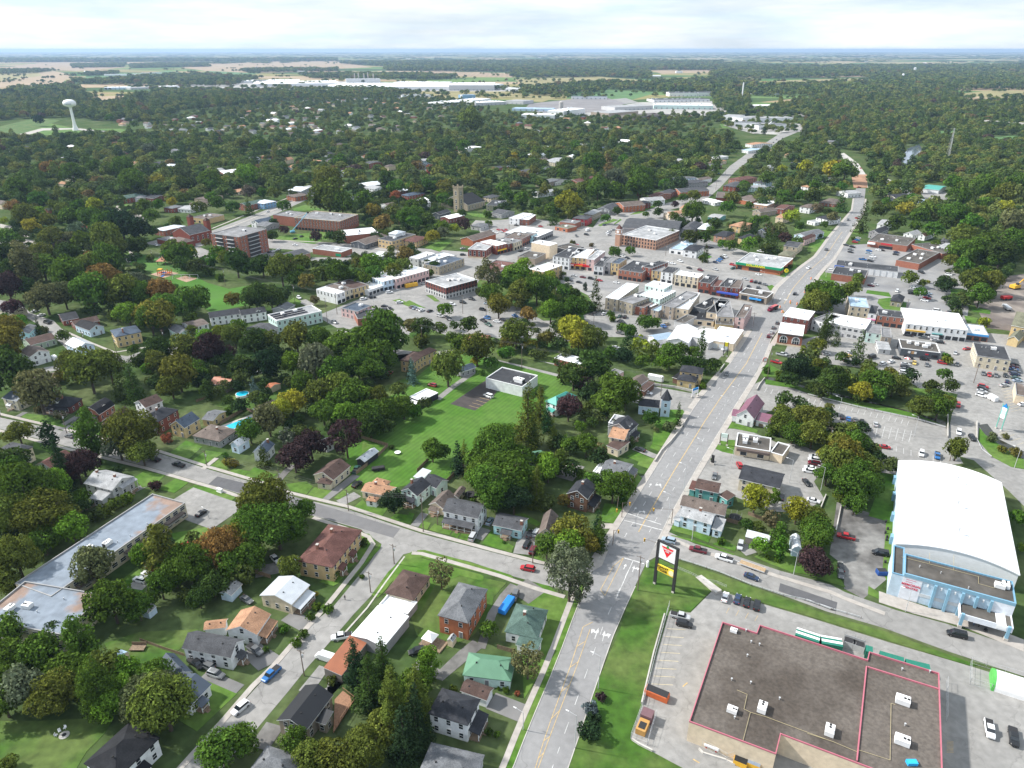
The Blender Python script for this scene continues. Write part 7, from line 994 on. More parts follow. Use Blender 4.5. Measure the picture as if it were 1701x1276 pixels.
def scatter(poly,spacing,wr,ht=1.05,clr=9,holes=(),keep=1.0):
 pts=[(G(*p).x,G(*p).y)for p in poly];hp=[[(G(*p).x,G(*p).y)for p in h]for h in holes];x0,x1,y0,y1=min(p[0]for p in pts),max(p[0]for p in pts),min(p[1]for p in pts),max(p[1]for p in pts)
 y=y0
 while y<y1:
  x=x0
  while x<x1:
   a,b=x+rf_.uniform(-.45,.45)*spacing,y+rf_.uniform(-.45,.45)*spacing
   if rf_.random()<keep and inpoly(pts,a,b)and not any(inpoly(h,a,b)for h in hp)and clear(a,b,clr):w_=rf_.uniform(*wr);far.append((a,b,w_,w_*ht*rf_.uniform(.85,1.25)))
   x+=spacing
  y+=spacing
roads=[[(1145,335),(1160,325),(1200,280),(1240,252),(1262,236),(1310,212),(1330,214),(1330,222),(1290,240),(1250,268),(1200,318),(1180,345)],[(1385,250),(1404,248),(1436,266),(1450,290),(1450,335),(1405,335),(1400,300),(1395,275)],[(1436,262),(1480,296),(1530,325),(1590,338),(1600,355),(1520,340),(1470,306)],[(1490,286),(1496,266),(1502,246),(1530,238),(1536,250),(1520,286)],[(225,290),(250,288)],[(500,322),(575,298),(580,310),(520,335)]]
scatter([(-60,232),(60,232),(250,226),(420,236),(600,232),(760,222),(860,224),(1000,228),(1130,232),(1210,225),(1230,250),(1160,318),(1100,330),(1000,322),(760,318),(700,330),(560,300),(440,330),(300,340),(180,345),(-60,360)],15,(12,22),.8,holes=roads,clr=14,keep=.7)
scatter([(-80,160),(130,150),(170,176),(260,156),(420,158),(420,175),(300,186),(270,200),(245,210),(180,204),(130,198),(90,196),(0,200),(-80,210)],18,(14,26),.8,clr=14,keep=.85);scatter([(250,150),(400,152),(460,150),(620,148),(700,156),(560,166),(300,172)],18,(14,24),.75)
scatter([(260,200),(440,168),(700,158),(760,165),(830,190),(1000,196),(1180,205),(1180,226),(1000,224),(740,214),(600,226),(420,230),(250,222)],17,(9,15),.8,clr=14,keep=.56)
scatter([(1448,330),(1440,262),(1400,250),(1330,236),(1340,206),(1400,200),(1800,200),(1850,430),(1701,430),(1640,400),(1600,380),(1540,372),(1500,360)],14,(11,20),.8,holes=roads+[[(1520,222),(1580,216),(1600,224),(1560,232)],[(1640,228),(1690,225),(1700,236),(1650,240)],[(1520,305),(1590,310),(1592,336),(1535,338)]],clr=12,keep=.9)
scatter([(1250,262),(1330,238),(1400,255),(1412,300),(1400,330),(1300,345),(1240,345),(1215,300)],16,(11,18),.85,holes=roads,clr=11,keep=.62)
scatter([(1180,150),(1240,158),(1250,190),(1330,170),(1420,150),(1580,150),(1600,172),(1700,172),(1800,185),(1850,205),(1400,202),(1330,196),(1230,196),(1190,182)],19,(14,26),.8,clr=15)
scatter([(1180,192),(1240,196),(1400,196),(1400,206),(1350,214),(1300,226),(1250,224),(1195,210)],17,(9,16),.85,clr=14,keep=.45)
scatter([(1010,198),(1200,190),(1200,206),(1180,208),(1010,204)],18,(10,18),.85,clr=12,keep=.5)
for pl in([(860,150),(1000,140),(1060,142),(1200,146),(1200,158),(1095,154),(1010,148),(950,152),(900,158)],[(1200,148),(1590,136),(1590,150),(1330,160),(1200,160)],[(100,140),(240,130),(330,126),(430,132),(380,144),(250,142)],[(20,152),(130,146),(140,156),(20,166)],[(840,158),(1000,150),(1010,153),(940,160)],[(1430,128),(1600,128),(1800,134),(1800,148),(1590,150),(1480,140)],[(0,120),(90,118),(60,122),(0,124)],[(1080,140),(1200,134),(1260,140),(1230,150),(1100,150)]):scatter(pl,26,(20,36),.8,clr=20,keep=.85)
for pl,sp_ in(([(118,108),(210,106),(205,112),(122,113)],24),([(215,108),(345,107),(350,111),(218,114)],24),([(140,124),(200,120),(190,125),(145,127)],24),([(640,112),(900,108),(1250,108),(1280,118),(1100,117),(860,120),(640,118)],34),([(1250,112),(1700,110),(1700,122),(1450,118),(1260,122)],34),([(560,106),(700,104),(900,103),(1200,104),(1200,109),(900,108),(640,111)],40),([(0,100),(340,100),(560,99),(560,102),(300,103),(0,104)],44),([(850,121),(1000,117),(1080,121),(1080,132),(1000,128),(850,130)],28),([(1180,122),(1300,118),(1700,124),(1700,134),(1430,128),(1280,131),(1180,130)],32),([(500,126),(600,124),(760,128),(740,133),(520,131)],28),([(400,118),(440,116),(560,116),(560,119),(410,121)],28)):scatter(pl,sp_,(sp_*.9,sp_*1.5),.62,clr=20,keep=.9)
for i in range(520):p=G(rf_.uniform(-60,1760),102+62*rf_.random()**.8);w_=rf_.uniform(11,24);far+=[(p.x+rf_.uniform(-30,30)*k,p.y+rf_.uniform(-14,14)*k,w_,w_*.8)for k in range(rf_.choice((1,2,4,6)))]
fl0=len(far);TI={}
for pl in([(0,380),(100,330),(230,350),(235,430),(240,470),(330,520),(220,560),(130,520),(60,480),(0,470)],[(200,590),(330,570),(420,600),(560,560),(650,560),(640,640),(700,690),(690,700),(600,740),(520,760),(430,700),(340,670),(260,650)],[(0,1080),(110,1060),(180,1130),(260,1180),(220,1230),(120,1200),(0,1200)],[(0,890),(60,830),(200,780),(235,790),(150,840),(0,940)],[(1290,620),(1400,600),(1560,650),(1575,685),(1540,685),(1400,650)],[(1290,680),(1340,660),(1440,720),(1480,790),(1460,850),(1360,760)],[(850,540),(1000,560),(1010,610),(930,610),(820,580)],[(800,500),(860,450),(930,450),(980,520),(940,560),(880,540)],[(900,690),(1000,620),(1050,700),(1030,760),(930,860),(760,820),(780,760)],[(1550,480),(1600,430),(1701,380),(1701,440),(1640,500),(1590,540)],[(450,440),(560,440),(700,410),(700,440),(620,470),(540,480)],[(60,860),(250,780),(240,800),(50,930),(0,960)],[(240,920),(330,900),(420,960),(400,1000),(300,1010)],[(1060,400),(1200,400),(1290,430),(1300,380),(1100,370)],[(560,1150),(700,1080),(730,1180),(600,1260)],[(400,300),(560,300),(730,320),(740,400),(620,410),(600,360),(480,330)],[(760,320),(1030,325),(980,370),(800,350)]):
 s0=G(*pl[0]).y;scatter(pl,7.5,(5,9.5),.95,holes=roads,clr=10,keep=.55)
UNDER=far[fl0:];del far[fl0:]
for i in range(9000):
 y_=9000*math.exp(rf_.random()*1.6);x_=rf_.uniform(-.85,.85)*y_;cx_,cy_=x_/900,y_/1500
 s_=math.sin(cx_*1.7+math.sin(cy_*1.3)*2)+math.sin(cy_*2.9+math.sin(cx_*1.1)*1.7)+.5*math.sin(cx_*5.1+cy_*3.7)
 if s_>.1:w_=rf_.uniform(60,170)*(y_/14000)**.5;far.append((x_,y_,w_,rf_.uniform(11,18)))
LO=[crown(300+i,'round',800,.06)for i in range(8)]+[crown(350,'tall',800,.06)]
canopy("tree_canopy","mixed green tree canopy over the town and the far woods",[t for t in far if t[1]<2600]+[],LO,1)
LO2=[crown(400+i,'round',160,.13)for i in range(4)]
canopy("woods","distant woods and hedgerows on the plain",[t for t in far if t[1]>=2600],LO2,2)
RT=[t for t in REST if t[2]>3];KI=dict(round=(0,3),tall=(3,2),loose=(5,1),conifer=(6,2),bush=(8,1),column=(6,1))
PB=[crown(500+i,'round',1300,.047)for i in range(3)]+[crown(520+i,'tall',1300,.047)for i in range(2)]+[crown(530,'loose',900,.05)]+[crown(540+i,'conifer',1700,.045)for i in range(2)]+[crown(550,'bush',500,.07)]
canopy("tree_belt","smaller trees and shrubs filling the gaps between buildings",[(t[5].x,t[5].y,t[6],t[6]*(.85 if t[4]=='conifer' else 1.05))for t in RT],PB,3,TINT,kinds=[KI[t[4]][0]+rt_.randrange(KI[t[4]][1])for t in RT],tints=[tuple(c*rt_.uniform(.85,1.2)for c in TC[t[3]][0])for t in RT])
ncl=[(.05,.085,.025),(.04,.07,.022),(.075,.1,.03),(.09,.12,.03),(.03,.055,.02),(.06,.1,.025)]
canopy("undergrowth","bushes and young trees crowding the gaps below taller trees",UNDER,[crown(560+i,'round',700,.06)for i in range(3)],4,TINT,kinds=[rt_.randrange(3)for _ in UNDER],tints=[rt_.choice(ncl)for _ in UNDER])
# ------------------------------------------------------------------ vehicles
CP=mat("car_paint",None,.28,0,spec=.6,objcol=True);CG=mat("car_glass",(.015,.02,.025),.08,0,spec=.8);TY=mat("tyre_rubber",(.018,.018,.018),.8,0);RIM=mat("wheel_rim",(.35,.35,.36),.35,0,metal=.6);HL=mat("headlight_lens",(.7,.7,.68),.2,0);TL=mat("tail_lamp",(.4,.02,.02),.3,0);BED=mat("bed_liner",(.03,.03,.032),.8,0)
def loft(q,secs,m=0):
 rings=[[(x,-w,zl),(x,-w,zh-.12),(x,-w*.86,zh),(x,w*.86,zh),(x,w,zh-.12),(x,w,zl)]for x,w,zl,zh in secs];b=len(q.v)
 for r_ in rings:q.v+=r_
 for i in range(len(rings)-1):
  for j in range(6):q.f.append((b+i*6+j,b+i*6+(j+1)%6,b+i*6+6+(j+1)%6,b+i*6+6+j));q.m.append(m)
 q.f+=[tuple(b+j for j in range(6))[::-1],tuple(b+(len(rings)-1)*6+j for j in range(6))];q.m+=[m,m]
def cab(q,x0,x1,x2,x3,w,z0,z1,m):
 q.v+=[(x0,-w,z0),(x3,-w,z0),(x3,w,z0),(x0,w,z0),(x1,-w*.8,z1),(x2,-w*.8,z1),(x2,w*.8,z1),(x1,w*.8,z1)];b=len(q.v)-8;q.f+=[tuple(b+i for i in f_)for f_ in((0,1,5,4),(1,2,6,5),(2,3,7,6),(3,0,4,7))];q.m+=[m]*4
def carparts(kind):
 bd,gl=MB(),MB();W_=.92;L_=4.7
 if kind=='s':loft(bd,[(-2.3,.78,.45,.95),(-2.15,.9,.25,1.05),(-1.2,W_,.22,1.08),(1.0,W_,.22,1.02),(2.0,.88,.25,.86),(2.35,.72,.35,.7)]);cab(gl,-1.75,-1.0,.3,1.15,.84,1.0,1.46,0);bd.v+=[(-1.02,-.68,1.47),(.32,-.68,1.47),(.32,.68,1.47),(-1.02,.68,1.47)];bd.f.append(tuple(len(bd.v)-4+i for i in range(4)));bd.m.append(0)
 if kind=='u':L_=4.8;loft(bd,[(-2.35,.82,.5,1.1),(-2.25,.93,.3,1.15),(-1.0,.95,.28,1.15),(1.1,.95,.28,1.12),(2.1,.9,.3,1.0),(2.4,.75,.45,.85)]);cab(gl,-2.2,-1.85,.45,1.2,.88,1.1,1.72,0);bd.box(-1.9,.5,-.72,.72,1.7,1.76)
 if kind=='v':L_=5.2;W_=.98;loft(bd,[(-2.55,.9,.4,1.2),(-2.45,.98,.3,1.25),(1.3,.98,.3,1.2),(2.2,.92,.3,1.0),(2.6,.78,.45,.85)]);cab(gl,-2.45,-2.25,.9,1.7,.94,1.18,1.9,0);bd.box(-2.3,.95,-.78,.78,1.88,1.96)
 if kind=='c':L_=5.6;W_=1.0;loft(bd,[(-2.8,1.0,.4,2.3),(1.3,1.0,.35,2.3),(1.9,.96,.35,1.5),(2.6,.9,.35,1.1),(2.8,.8,.5,.95)]);cab(gl,1.25,1.2,1.5,2.15,.97,1.25,2.1,0)
 if kind=='p':L_=5.8;W_=.98;loft(bd,[(-2.9,.96,.5,1.15),(-2.8,.98,.4,1.2),(.6,.98,.4,1.2),(1.7,.98,.4,1.15),(2.6,.92,.4,1.08),(2.9,.8,.55,.95)]);cab(gl,-.75,-.5,.95,1.55,.9,1.18,1.82,0);bd.box(-.55,1.0,-.74,.74,1.8,1.87)
 wh=[]
 ax=L_*.31
 for sx in(-1,1):
  for sy in(-1,1):wh.append((sx*ax,sy*(W_-.08)))
 return bd,gl,wh,L_,W_
CM={}
for k in 'suvpc':
 bd,gl,wh,L_,W_=carparts(k)
 def me_(q,name,ms):m_=bpy.data.meshes.new(name);m_.from_pydata(q.v,[],q.f);[m_.materials.append(x)for x in ms];m_.polygons.foreach_set('material_index',q.m);return m_
 wq=MB();wq.tube((0,-.11,0),(0,.11,0),.36,n=12);rq=MB();rq.tube((0,-.125,0),(0,.125,0),.2,n=8);hq=MB();hq.box(-.06,.06,-.16,.16,-.08,.08);bq=MB();bq.box(-2.78,-.85,-.84,.84,1.16,1.24)
 far_=MB();far_.add((bd.v,bd.f),0);far_.m=list(bd.m);far_.add((gl.v,gl.f),1)
 for x,y in wh:far_.tube((x,y-.1,.36),(x,y+.1,.36),.36,n=8,m=2)
 if k=='p':far_.box(-2.78,-.85,-.84,.84,1.16,1.24,m=3)
 CM[k]=(me_(bd,"body",[CP]),me_(gl,"windows",[CG]),wh,me_(wq,"tyre",[TY]),me_(rq,"rim",[RIM]),me_(hq,"headlight",[HL]),me_(hq,"tail_light",[TL]),me_(bq,"bed_cover",[BED]),me_(far_,"car",[CP,CG,TY,BED]),L_,W_)
CC=dict(w=((.72,.73,.74),'white'),k=((.012,.013,.015),'black'),g=((.12,.125,.13),'dark grey'),s=((.42,.43,.44),'silver'),r=((.36,.015,.02),'red'),m=((.13,.012,.022),'maroon'),b=((.02,.13,.36),'blue'),n=((.02,.04,.09),'navy'),l=((.28,.36,.44),'pale blue'),t=((.3,.26,.2),'beige'),y=((.6,.42,.08),'yellow'),e=((.03,.09,.07),'dark green'))
KNC=dict(s=('sedan','sedan'),u=('SUV','suv'),v=('minivan','minivan'),p=('pickup truck','pickup_truck'),c=('cargo van','cargo_van'))
def car(v,x,y,dx,dy,kind,c,z=.06,lab=None):
 px=v((x,y));p=G(*px,.7);p.z=z;q=G(*v((x+dx,y+dy)),.7);ang=math.atan2(q.y-p.y,q.x-p.x);big=P(p)[2]<470;col=(*CC[c][0],1);M_=CM[kind];look='%s %s'%(CC[c][1],KNC[kind][0])
 if big:
  t=empty(KNC[kind][1],p,ang);o_=link("body",M_[0],t);o_.color=col;link("windows",M_[1],t)
  for wx,wy in M_[2]:w=link("wheel",M_[3],t);w.location=(wx,wy,.36);link("rim",M_[4],w)
  for sy in(-1,1):h=link("headlight",M_[5],t);h.location=(M_[9]/2-.08,sy*.6,.78);h=link("tail_light",M_[6],t);h.location=(-M_[9]/2+.06,sy*.7,.95)
  if kind=='p':link("bed_cover",M_[7],t)
 else:t=link(KNC[kind][1],M_[8]);t.location=p;t.rotation_euler.z=ang;t.color=col
 if lab:tag(t,lab,'truck' if kind=='p' else 'car',"cars and trucks in the town")
 else:later(t,look,'car' if kind!='p' else 'truck',"cars and trucks in the town",px)
 return t
def cars(v,s):
 for t in s.split(';'):
  t=t.split()
  if len(t)==5 and len(t[4])==2:car(v,float(t[0]),float(t[1]),float(t[2]),float(t[3]),t[4][0],t[4][1])
cars(V31,"280 755 -60 50 uw;522 490 -65 60 pb;95 490 60 25 ug;395 300 60 40 pg;1075 195 -60 10 pw;945 360 -60 -20 cw;20 425 -40 -20 ug")
cars(V30,"1540 405 60 40 pk;1690 490 60 20 us");cars(V32,"60 310 -40 10 uk")
cars(V21,"555 795 30 30 sw;722 820 10 -50 uw;330 1115 50 30 sg;1195 210 40 -30 uk;1190 95 30 -40 pe;370 715 -30 0 sm")
cars(V22,"930 870 -60 -12 ur;500 620 30 -50 vs;630 500 20 -30 sl;925 680 25 -40 uk;970 725 20 -45 um;995 590 20 -30 us;945 600 10 -30 sk;828 1085 -20 50 ug;1250 70 -30 -15 um")
cars(V23,"660 725 -60 -14 pm;865 790 -60 -18 pw;1080 935 60 22 sn;430 650 -60 -16 ul;993 690 -10 50 us;873 1095 15 -50 sw;970 1110 15 -50 sn;1045 1135 12 -50 sk;1122 1160 8 -50 uk;1565 337 50 12 sw;1512 195 30 35 sk;790 145 -10 40 sg;985 60 -20 -40 ur;1580 15 -40 -10 uw;1570 45 -40 -8 um;1540 80 -40 -8 sw;1530 105 -40 -8 uw;1315 310 8 -40 sk")
cars(V24,"305 620 -55 -12 pr;575 750 -55 -10 vk;265 860 -8 -40 sk;262 910 5 40 sg");cars(V34,"1175 178 -60 -14 vk;1432 922 10 60 pw;1620 985 8 60 pk");cars(V33,"520 35 60 14 ps;552 97 55 12 uk")
cars(V10,"545 965 -50 -14 sg;600 850 -40 30 pk;1215 1145 -50 -20 pk;1400 1190 -55 -16 pk;330 -180 -40 -10 uw;650 150 40 20 uw;370 75 40 15 pk;1110 1100 -50 -20 pw;1125 1115 -40 -10 ur")
cars(V20,"1100 960 -50 -14 uw;1160 915 -40 -14 sw;1195 865 -30 -10 sr;1475 680 -40 0 sr;1580 435 30 -20 sk")
cars(V12,"620 650 -55 -20 vw;180 565 -40 -10 ur;690 65 -40 -10 sw;730 50 -30 -8 sg;580 60 -40 -20 pk;620 90 40 20 pe;295 35 -30 -15 sk;320 50 30 10 sg;610 30 30 -10 sb");cars(V11,"1450 470 30 -20 sr;1020 72 35 15 ss;1500 45 -10 30 sk;1560 70 -10 30 sg;655 555 30 8 pk;440 465 30 0 sw")
cars(V13,"885 475 -10 40 sg;875 285 -40 5 uw;1275 385 40 10 pr;265 625 30 8 sw;205 1070 -30 -10 sk;390 100 -20 -10 sb;45 155 20 5 sg;1315 325 40 8 ps;1345 320 30 8 sg;15 270 30 5 ss;40 310 30 5 vw;1110 798 20 6 sk")
cars(V03,"1420 888 20 -20 uk;1280 1115 8 -30 ug;1250 1152 8 -30 sg;1235 1190 8 -30 ss;1213 1220 6 -30 um;1665 540 15 -12 ug;1522 683 -25 15 sw;795 640 20 8 sn;820 628 20 8 sb;835 615 20 8 sb;850 605 20 8 uk;870 597 20 8 vw;930 660 20 5 ur;935 688 -25 5 ue;795 695 25 8 ss;1135 737 30 6 sw;1028 772 20 5 ss;678 702 20 6 um;590 685 20 6 sk;600 722 15 4 sg;520 632 22 6 uw;460 650 20 4 sw;428 645 20 4 sw;1080 788 12 -15 ur;1113 795 12 -15 uk;1145 802 12 -15 sk;1183 815 20 5 sg;1055 828 12 -15 sk;1130 838 10 -15 ug;733 518 20 -3 sm;762 525 20 -3 sk;1150 555 -30 -5 pw;45 1065 15 -10 se;85 1070 10 -15 uk;60 1108 25 8 uk;385 1143 20 10 sb;413 1125 15 -10 ut;605 1055 30 5 pw;70 592 20 4 sw;30 588 18 4 sg;105 605 18 5 sg;555 275 8 -12 sr")
cars(V04,"320 308 -10 12 ug;150 542 -15 12 ug;190 705 20 3 uw;10 685 -15 12 sw;400 450 25 4 ss;390 465 25 4 sb;375 482 25 4 ur;305 505 15 3 sk;355 520 20 3 uk;340 540 20 4 sg;340 560 20 4 sk;485 550 25 4 sb;480 568 25 4 sl;560 543 25 5 sw;585 545 20 4 sk;515 597 25 5 uw;505 615 20 4 ss;495 630 20 4 uk;435 618 25 3 pb;700 562 25 4 sn;695 578 25 4 sk;895 718 25 10 pk;1090 712 15 15 sk;1110 738 25 5 uw;880 797 25 -5 sw;530 815 20 4 ss;500 822 20 4 sm;705 867 -8 12 uw;840 835 25 3 sw;835 850 25 4 ss;820 885 25 3 uk;815 865 25 3 sg;950 885 25 3 sl;945 905 25 4 sn;940 920 20 4 sr;920 940 25 5 sw;1195 900 20 3 sk;1220 918 25 3 sw;1220 935 20 3 ps;1210 952 20 3 sg;1215 972 20 3 uk;1020 1022 30 5 vw;1115 1030 30 -10 sg;1000 1250 0 0 ss")
cars(V14,"787 172 -40 -6 sk;905 192 -40 -6 ug;985 198 -35 -5 cs;1040 228 -30 -5 sk;1252 280 -45 5 sr;1163 312 -5 20 ss;1178 400 -5 20 sg;595 397 25 -8 uw;657 380 20 -8 sw;700 352 25 4 sk;795 350 30 4 uk;920 362 45 5 uk;842 390 0 12 sy;940 405 0 15 sg;770 400 30 4 ss;768 418 30 4 sk;765 440 30 4 sg;760 465 30 4 uw;1060 390 20 4 ur;330 308 20 -15 ss;320 335 20 -3 sy;320 378 30 3 uk;150 320 25 0 ss;510 345 25 -8 ck;1380 575 30 6 ur;1378 595 32 8 uk;1370 612 30 6 ss;1365 645 40 12 uw;1545 567 30 -4 ss;1570 535 3 -12 sn;1383 472 0 12 sg;1430 482 0 12 sr;1482 487 0 12 sg;1555 487 0 12 sk;1185 722 0 25 ur;1190 935 2 30 uw;1295 980 20 25 uk;1625 400 20 2 sk;1620 420 25 2 sm;1620 440 25 2 sb;1625 460 30 3 pg;1630 480 30 3 un;1635 508 30 2 se;1690 715 30 -4 sw;1650 530 20 0 sl;1690 668 20 4 sk")
cars(V14,"275 815 -3 -20 sk;325 830 -3 -20 sb;378 838 -3 -20 sg;432 850 -3 -20 sk;475 903 -2 -22 sk;537 872 -2 -20 ss;608 1050 20 3 sr;898 1102 0 25 uw;1022 1120 0 25 pb;60 1125 -30 -5 ss;55 1150 -30 -5 uw;55 1180 -30 -5 um;1675 100 0 0 s")
cars(V02,"420 582 25 0 uk;420 532 20 -3 ss;873 550 20 -6 sk;915 537 20 -6 uw;1310 502 25 4 sr;1275 515 20 -3 sw;1465 540 22 -3 sw;1430 545 18 -3 um;1390 423 15 3 uk;1310 435 5 8 ug;1400 390 25 -8 cw;1570 398 15 -3 sw;1600 385 15 -3 ss;1565 425 15 -3 uw;1560 410 15 -3 sw;1530 347 12 -4 sn;1260 783 25 4 sk;1332 797 25 5 sk;1290 747 25 3 ss;1362 757 22 4 sm;1425 768 22 4 uk;1492 782 22 4 sr;1625 800 22 4 sw;840 350 20 3 sk;1030 358 20 3 sr;700 385 15 5 sr;730 390 15 5 sr;650 395 15 5 sw;680 408 15 5 sw;760 385 12 5 sr;720 400 12 4 ss;660 415 12 5 uw;640 430 12 5 sw;745 398 12 4 sr;110 805 20 -2 ss;420 955 20 4 uk;335 970 25 4 uw;490 930 22 5 uk;610 965 25 5 sl;20 990 20 -8 sg;45 1000 20 -8 sl;75 1008 20 -8 ss;95 1018 20 -8 sw;160 1022 15 -6 sk;575 1012 25 5 uk;610 1078 25 6 sb;685 1105 25 5 sw;735 1090 25 5 sk;290 1070 20 5 sg;240 1062 20 5 us;310 1080 15 5 sk;1455 1045 15 -12 ug;1525 1045 18 -8 sw;1655 1060 10 -10 sg;1660 1108 20 5 sk;830 1060 15 5 sb")
cars(V01,"710 505 30 3 sw;495 243 20 -8 sw;510 560 15 -5 sk;540 553 15 -5 sw;578 540 15 -5 sw;760 437 18 -8 sk;710 455 20 -5 sk;1305 335 20 3 sk;1345 338 15 -3 sw;1370 340 15 -3 sw;1295 513 20 -3 uw;965 633 20 0 sn;930 628 20 -5 sw;1220 592 20 0 sm;1180 635 15 3 sr;1245 928 25 -6 uw;1315 915 22 -3 uk;1450 877 25 -3 uw;1530 957 25 -3 uw;1412 985 25 0 sk;1452 1002 28 4 sk;1635 990 20 -8 sg;1655 1000 20 -8 sl;1690 1008 20 -8 sw;740 918 15 10 uw;1020 1110 30 12 ug;620 645 18 -8 sw;45 620 0 12 sk;1500 1080 12 -6 sk")
cars(V00,"275 1025 20 -5 sw;325 1055 20 -6 sw;375 1110 25 0 uk;40 960 10 5 sw;1225 505 10 5 sw;500 75 0 0 s;1640 665 15 10 sw");cars(U3,"270 440 5 -6 sb;1345 825 -8 10 ug;1450 397 12 5 sr;680 205 10 -5 sk;725 183 10 -5 sk;750 160 10 -5 sg;800 150 10 -5 sk;640 225 -10 6 sw;1420 812 8 2 sr");cars(I,"1427 311 4 0 sr")
def thing(name,p,ang,lab,cat,group=None):t=empty(name,p,ang);tag(t,lab,cat,group);return t
def px(v,p,z=0):return G(*v(p),z)
def ang(v,a,b):a,b=px(v,a),px(v,b);return math.atan2(b.y-a.y,b.x-a.x)
BLU,RD,ORG,YLW=paint('tarp_blue',(.02,.2,.62)),paint('signal_red',(.5,.03,.03)),paint('skip_orange',(.5,.12,.04)),paint('machine_yellow',(.7,.4,.04))
t=thing("flatbed_trailer",px(V23,(1085,868)),ang(V23,(980,830),(1175,900)),"flatbed trailer with plank deck towed behind the white pickup","trailer");q=MB();q.box(-4,4,-1.1,1.1,.7,.9);q.build("deck",mat("plank_deck",(.36,.26,.16),.8,.25,2),t);q=MB();q.box(-4,4,-1.15,-1.05,.6,.95);q.box(-4,4,1.05,1.15,.6,.95);q.tube((-4,0,.6),(-5.6,0,.6),.08);q.build("frame",METAL,t)
for x in(0.2,1.1):
 for y in(-1,1):q=MB();q.tube((x,y-.1,.35),(x,y+.1,.35),.34,n=10);q.build("wheel",TY,t)
t=thing("dump_truck",px(V03,(1245,1018)),ang(V03,(1285,990),(1205,1025)),"maroon dump truck turning at the traffic lights","truck");q=MB();q.box(1.6,4.2,-1.1,1.1,.8,2.7);q.box(4.2,5.4,-.9,.9,.8,1.9);q.build("cab",paint('maroon_paint',(.2,.02,.05),.3),t);q=MB();q.box(-4.5,1.4,-1.25,1.25,1.2,2.7);q.build("dump_box",BED,t);q=MB();q.box(-4.4,1.3,-1.1,1.1,2.7,2.85);q.build("tarpaulin",paint('dusty_red',(.45,.12,.12)),t);q=MB();q.box(3.6,4.25,-1,1,2.0,2.6);q.build("windscreen",CG,t)
for x in(-3.6,-2.4,-1.2,4):
 for y in(-1.1,1.1):q=MB();q.tube((x,y-.15,.5),(x,y+.15,.5),.5,n=10);q.build("wheel",TY,t)
def boxything(name,v,p,p2,L_,W_,h,m,lab,cat,z=.3,wheels=True,roof=None,fr=METAL):
 t=thing(name,px(v,p),ang(v,p,p2),lab,cat);q=MB();loft(q,[(-L_/2,W_/2,z,z+h-.1),(-L_/2+.1,W_/2,z,z+h),(L_/2-.3,W_/2,z,z+h),(L_/2,W_/2,z,z+h-.3)]);q.build("body",m,t)
 if wheels:
  for s_ in(-1,1):q=MB();q.tube((0,s_*W_/2-.1,.32),(0,s_*W_/2+.1,.32),.32,n=8);q.build("wheel",TY,t)
 else:q=MB();q.box(-L_/2+.15,L_/2-.15,-W_/2+.15,W_/2-.15,z+h+.01,z+h+.06);q.build("lid",roof or BED,t)
 return t
boxything("caravan",V13,(325,530),(400,545),7.5,2.4,2.6,TRIM,"white caravan parked beside the brown-gabled white cottage","caravan");boxything("cargo_trailer",V14,(1452,685),(1500,710),4.2,2.2,2.2,TRIM,"white enclosed trailer hitched in the east car park","trailer");boxything("cargo_trailer",V10,(432,368),(455,385),3.6,2,2.1,TRIM,"small white box trailer beside the brown-gabled white house","trailer")
boxything("boat_trailer",V21,(1365,100),(1400,95),5,2,1,BED,"black covered boat on the bright lawn","boat",.5);boxything("covered_boat",V22,(765,1180),(800,1130),7,2.3,1.6,BLU,"boat under a bright blue tarpaulin on the gravel drive","boat",.5)
boxything("school_bus",V01,(1622,835),(1660,828),9,2.4,2.4,YLW,"yellow bus parked by the pinkish-white shop","bus");boxything("skip",V33,(335,665),(395,690),6,2.4,1.8,ORG,"orange skip with dark lids by the chain-link fence","skip",.1,False);boxything("dumpster",V24,(580,915),(600,915),3,2,1.5,paint('dumpster_blue',(.02,.07,.25)),"dark blue dumpster beside the arena wall","dumpster",.1,False)
for i,(p,lab)in enumerate((((1270+0,0),''),)):pass
GC=paint('container_green',(.02,.17,.12));
for i,(a,b,lab)in enumerate((((1425,160),(1620,215),"green and white striped long container, the western one behind the superstore"),((1630,218),(1990,315),"green and white striped container beside the bale cages behind the superstore"))):
 A_,B_=G(*V33(a),3.0),G(*V33(b),3.0)
 if i==1:A_,B_=G(*V33((1625,215)),3.0),G(*V34((280,245)),3.0)
 if i==0:A_=G(*V33((1425,150)),3.0)
 c0=(A_+B_)/2;c0.z=0;d_=B_-A_;d_.z=0;t=thing("container",c0,math.atan2(d_.y,d_.x),lab,"container");hl=d_.length/2-.15;q=MB();q.box(-hl,hl,-1.6,1.6,.1,3.0);q.build("body",GC,t);q=MB();q.box(-hl,hl,.9,1.6,3.0,3.04);q.box(-hl,hl,-.75,.15,3.0,3.04);q.build("roof_stripe",TRIM,t)
for a,b,lab in(((570,330),(760,385),"plain green container, western of the pair east of the bale cages"),((775,395),(965,440),"plain green container, eastern of the pair east of the bale cages"),((460,285),(515,300),"short green container between the bale cages and the long ones")):
 A_,B_=G(*V34(a),2.6),G(*V34(b),2.6);c0=(A_+B_)/2;c0.z=0;d_=B_-A_;d_.z=0;t=thing("container",c0,math.atan2(d_.y,d_.x),lab,"container");hl=d_.length/2;q=MB();q.box(-hl,hl,-1.2,1.2,.1,2.6);[q.box(-hl+k*.6,-hl+k*.6+.1,-1.25,1.25,.1,2.62)for k in range(int(hl/.3))];q.build("body",GC,t)
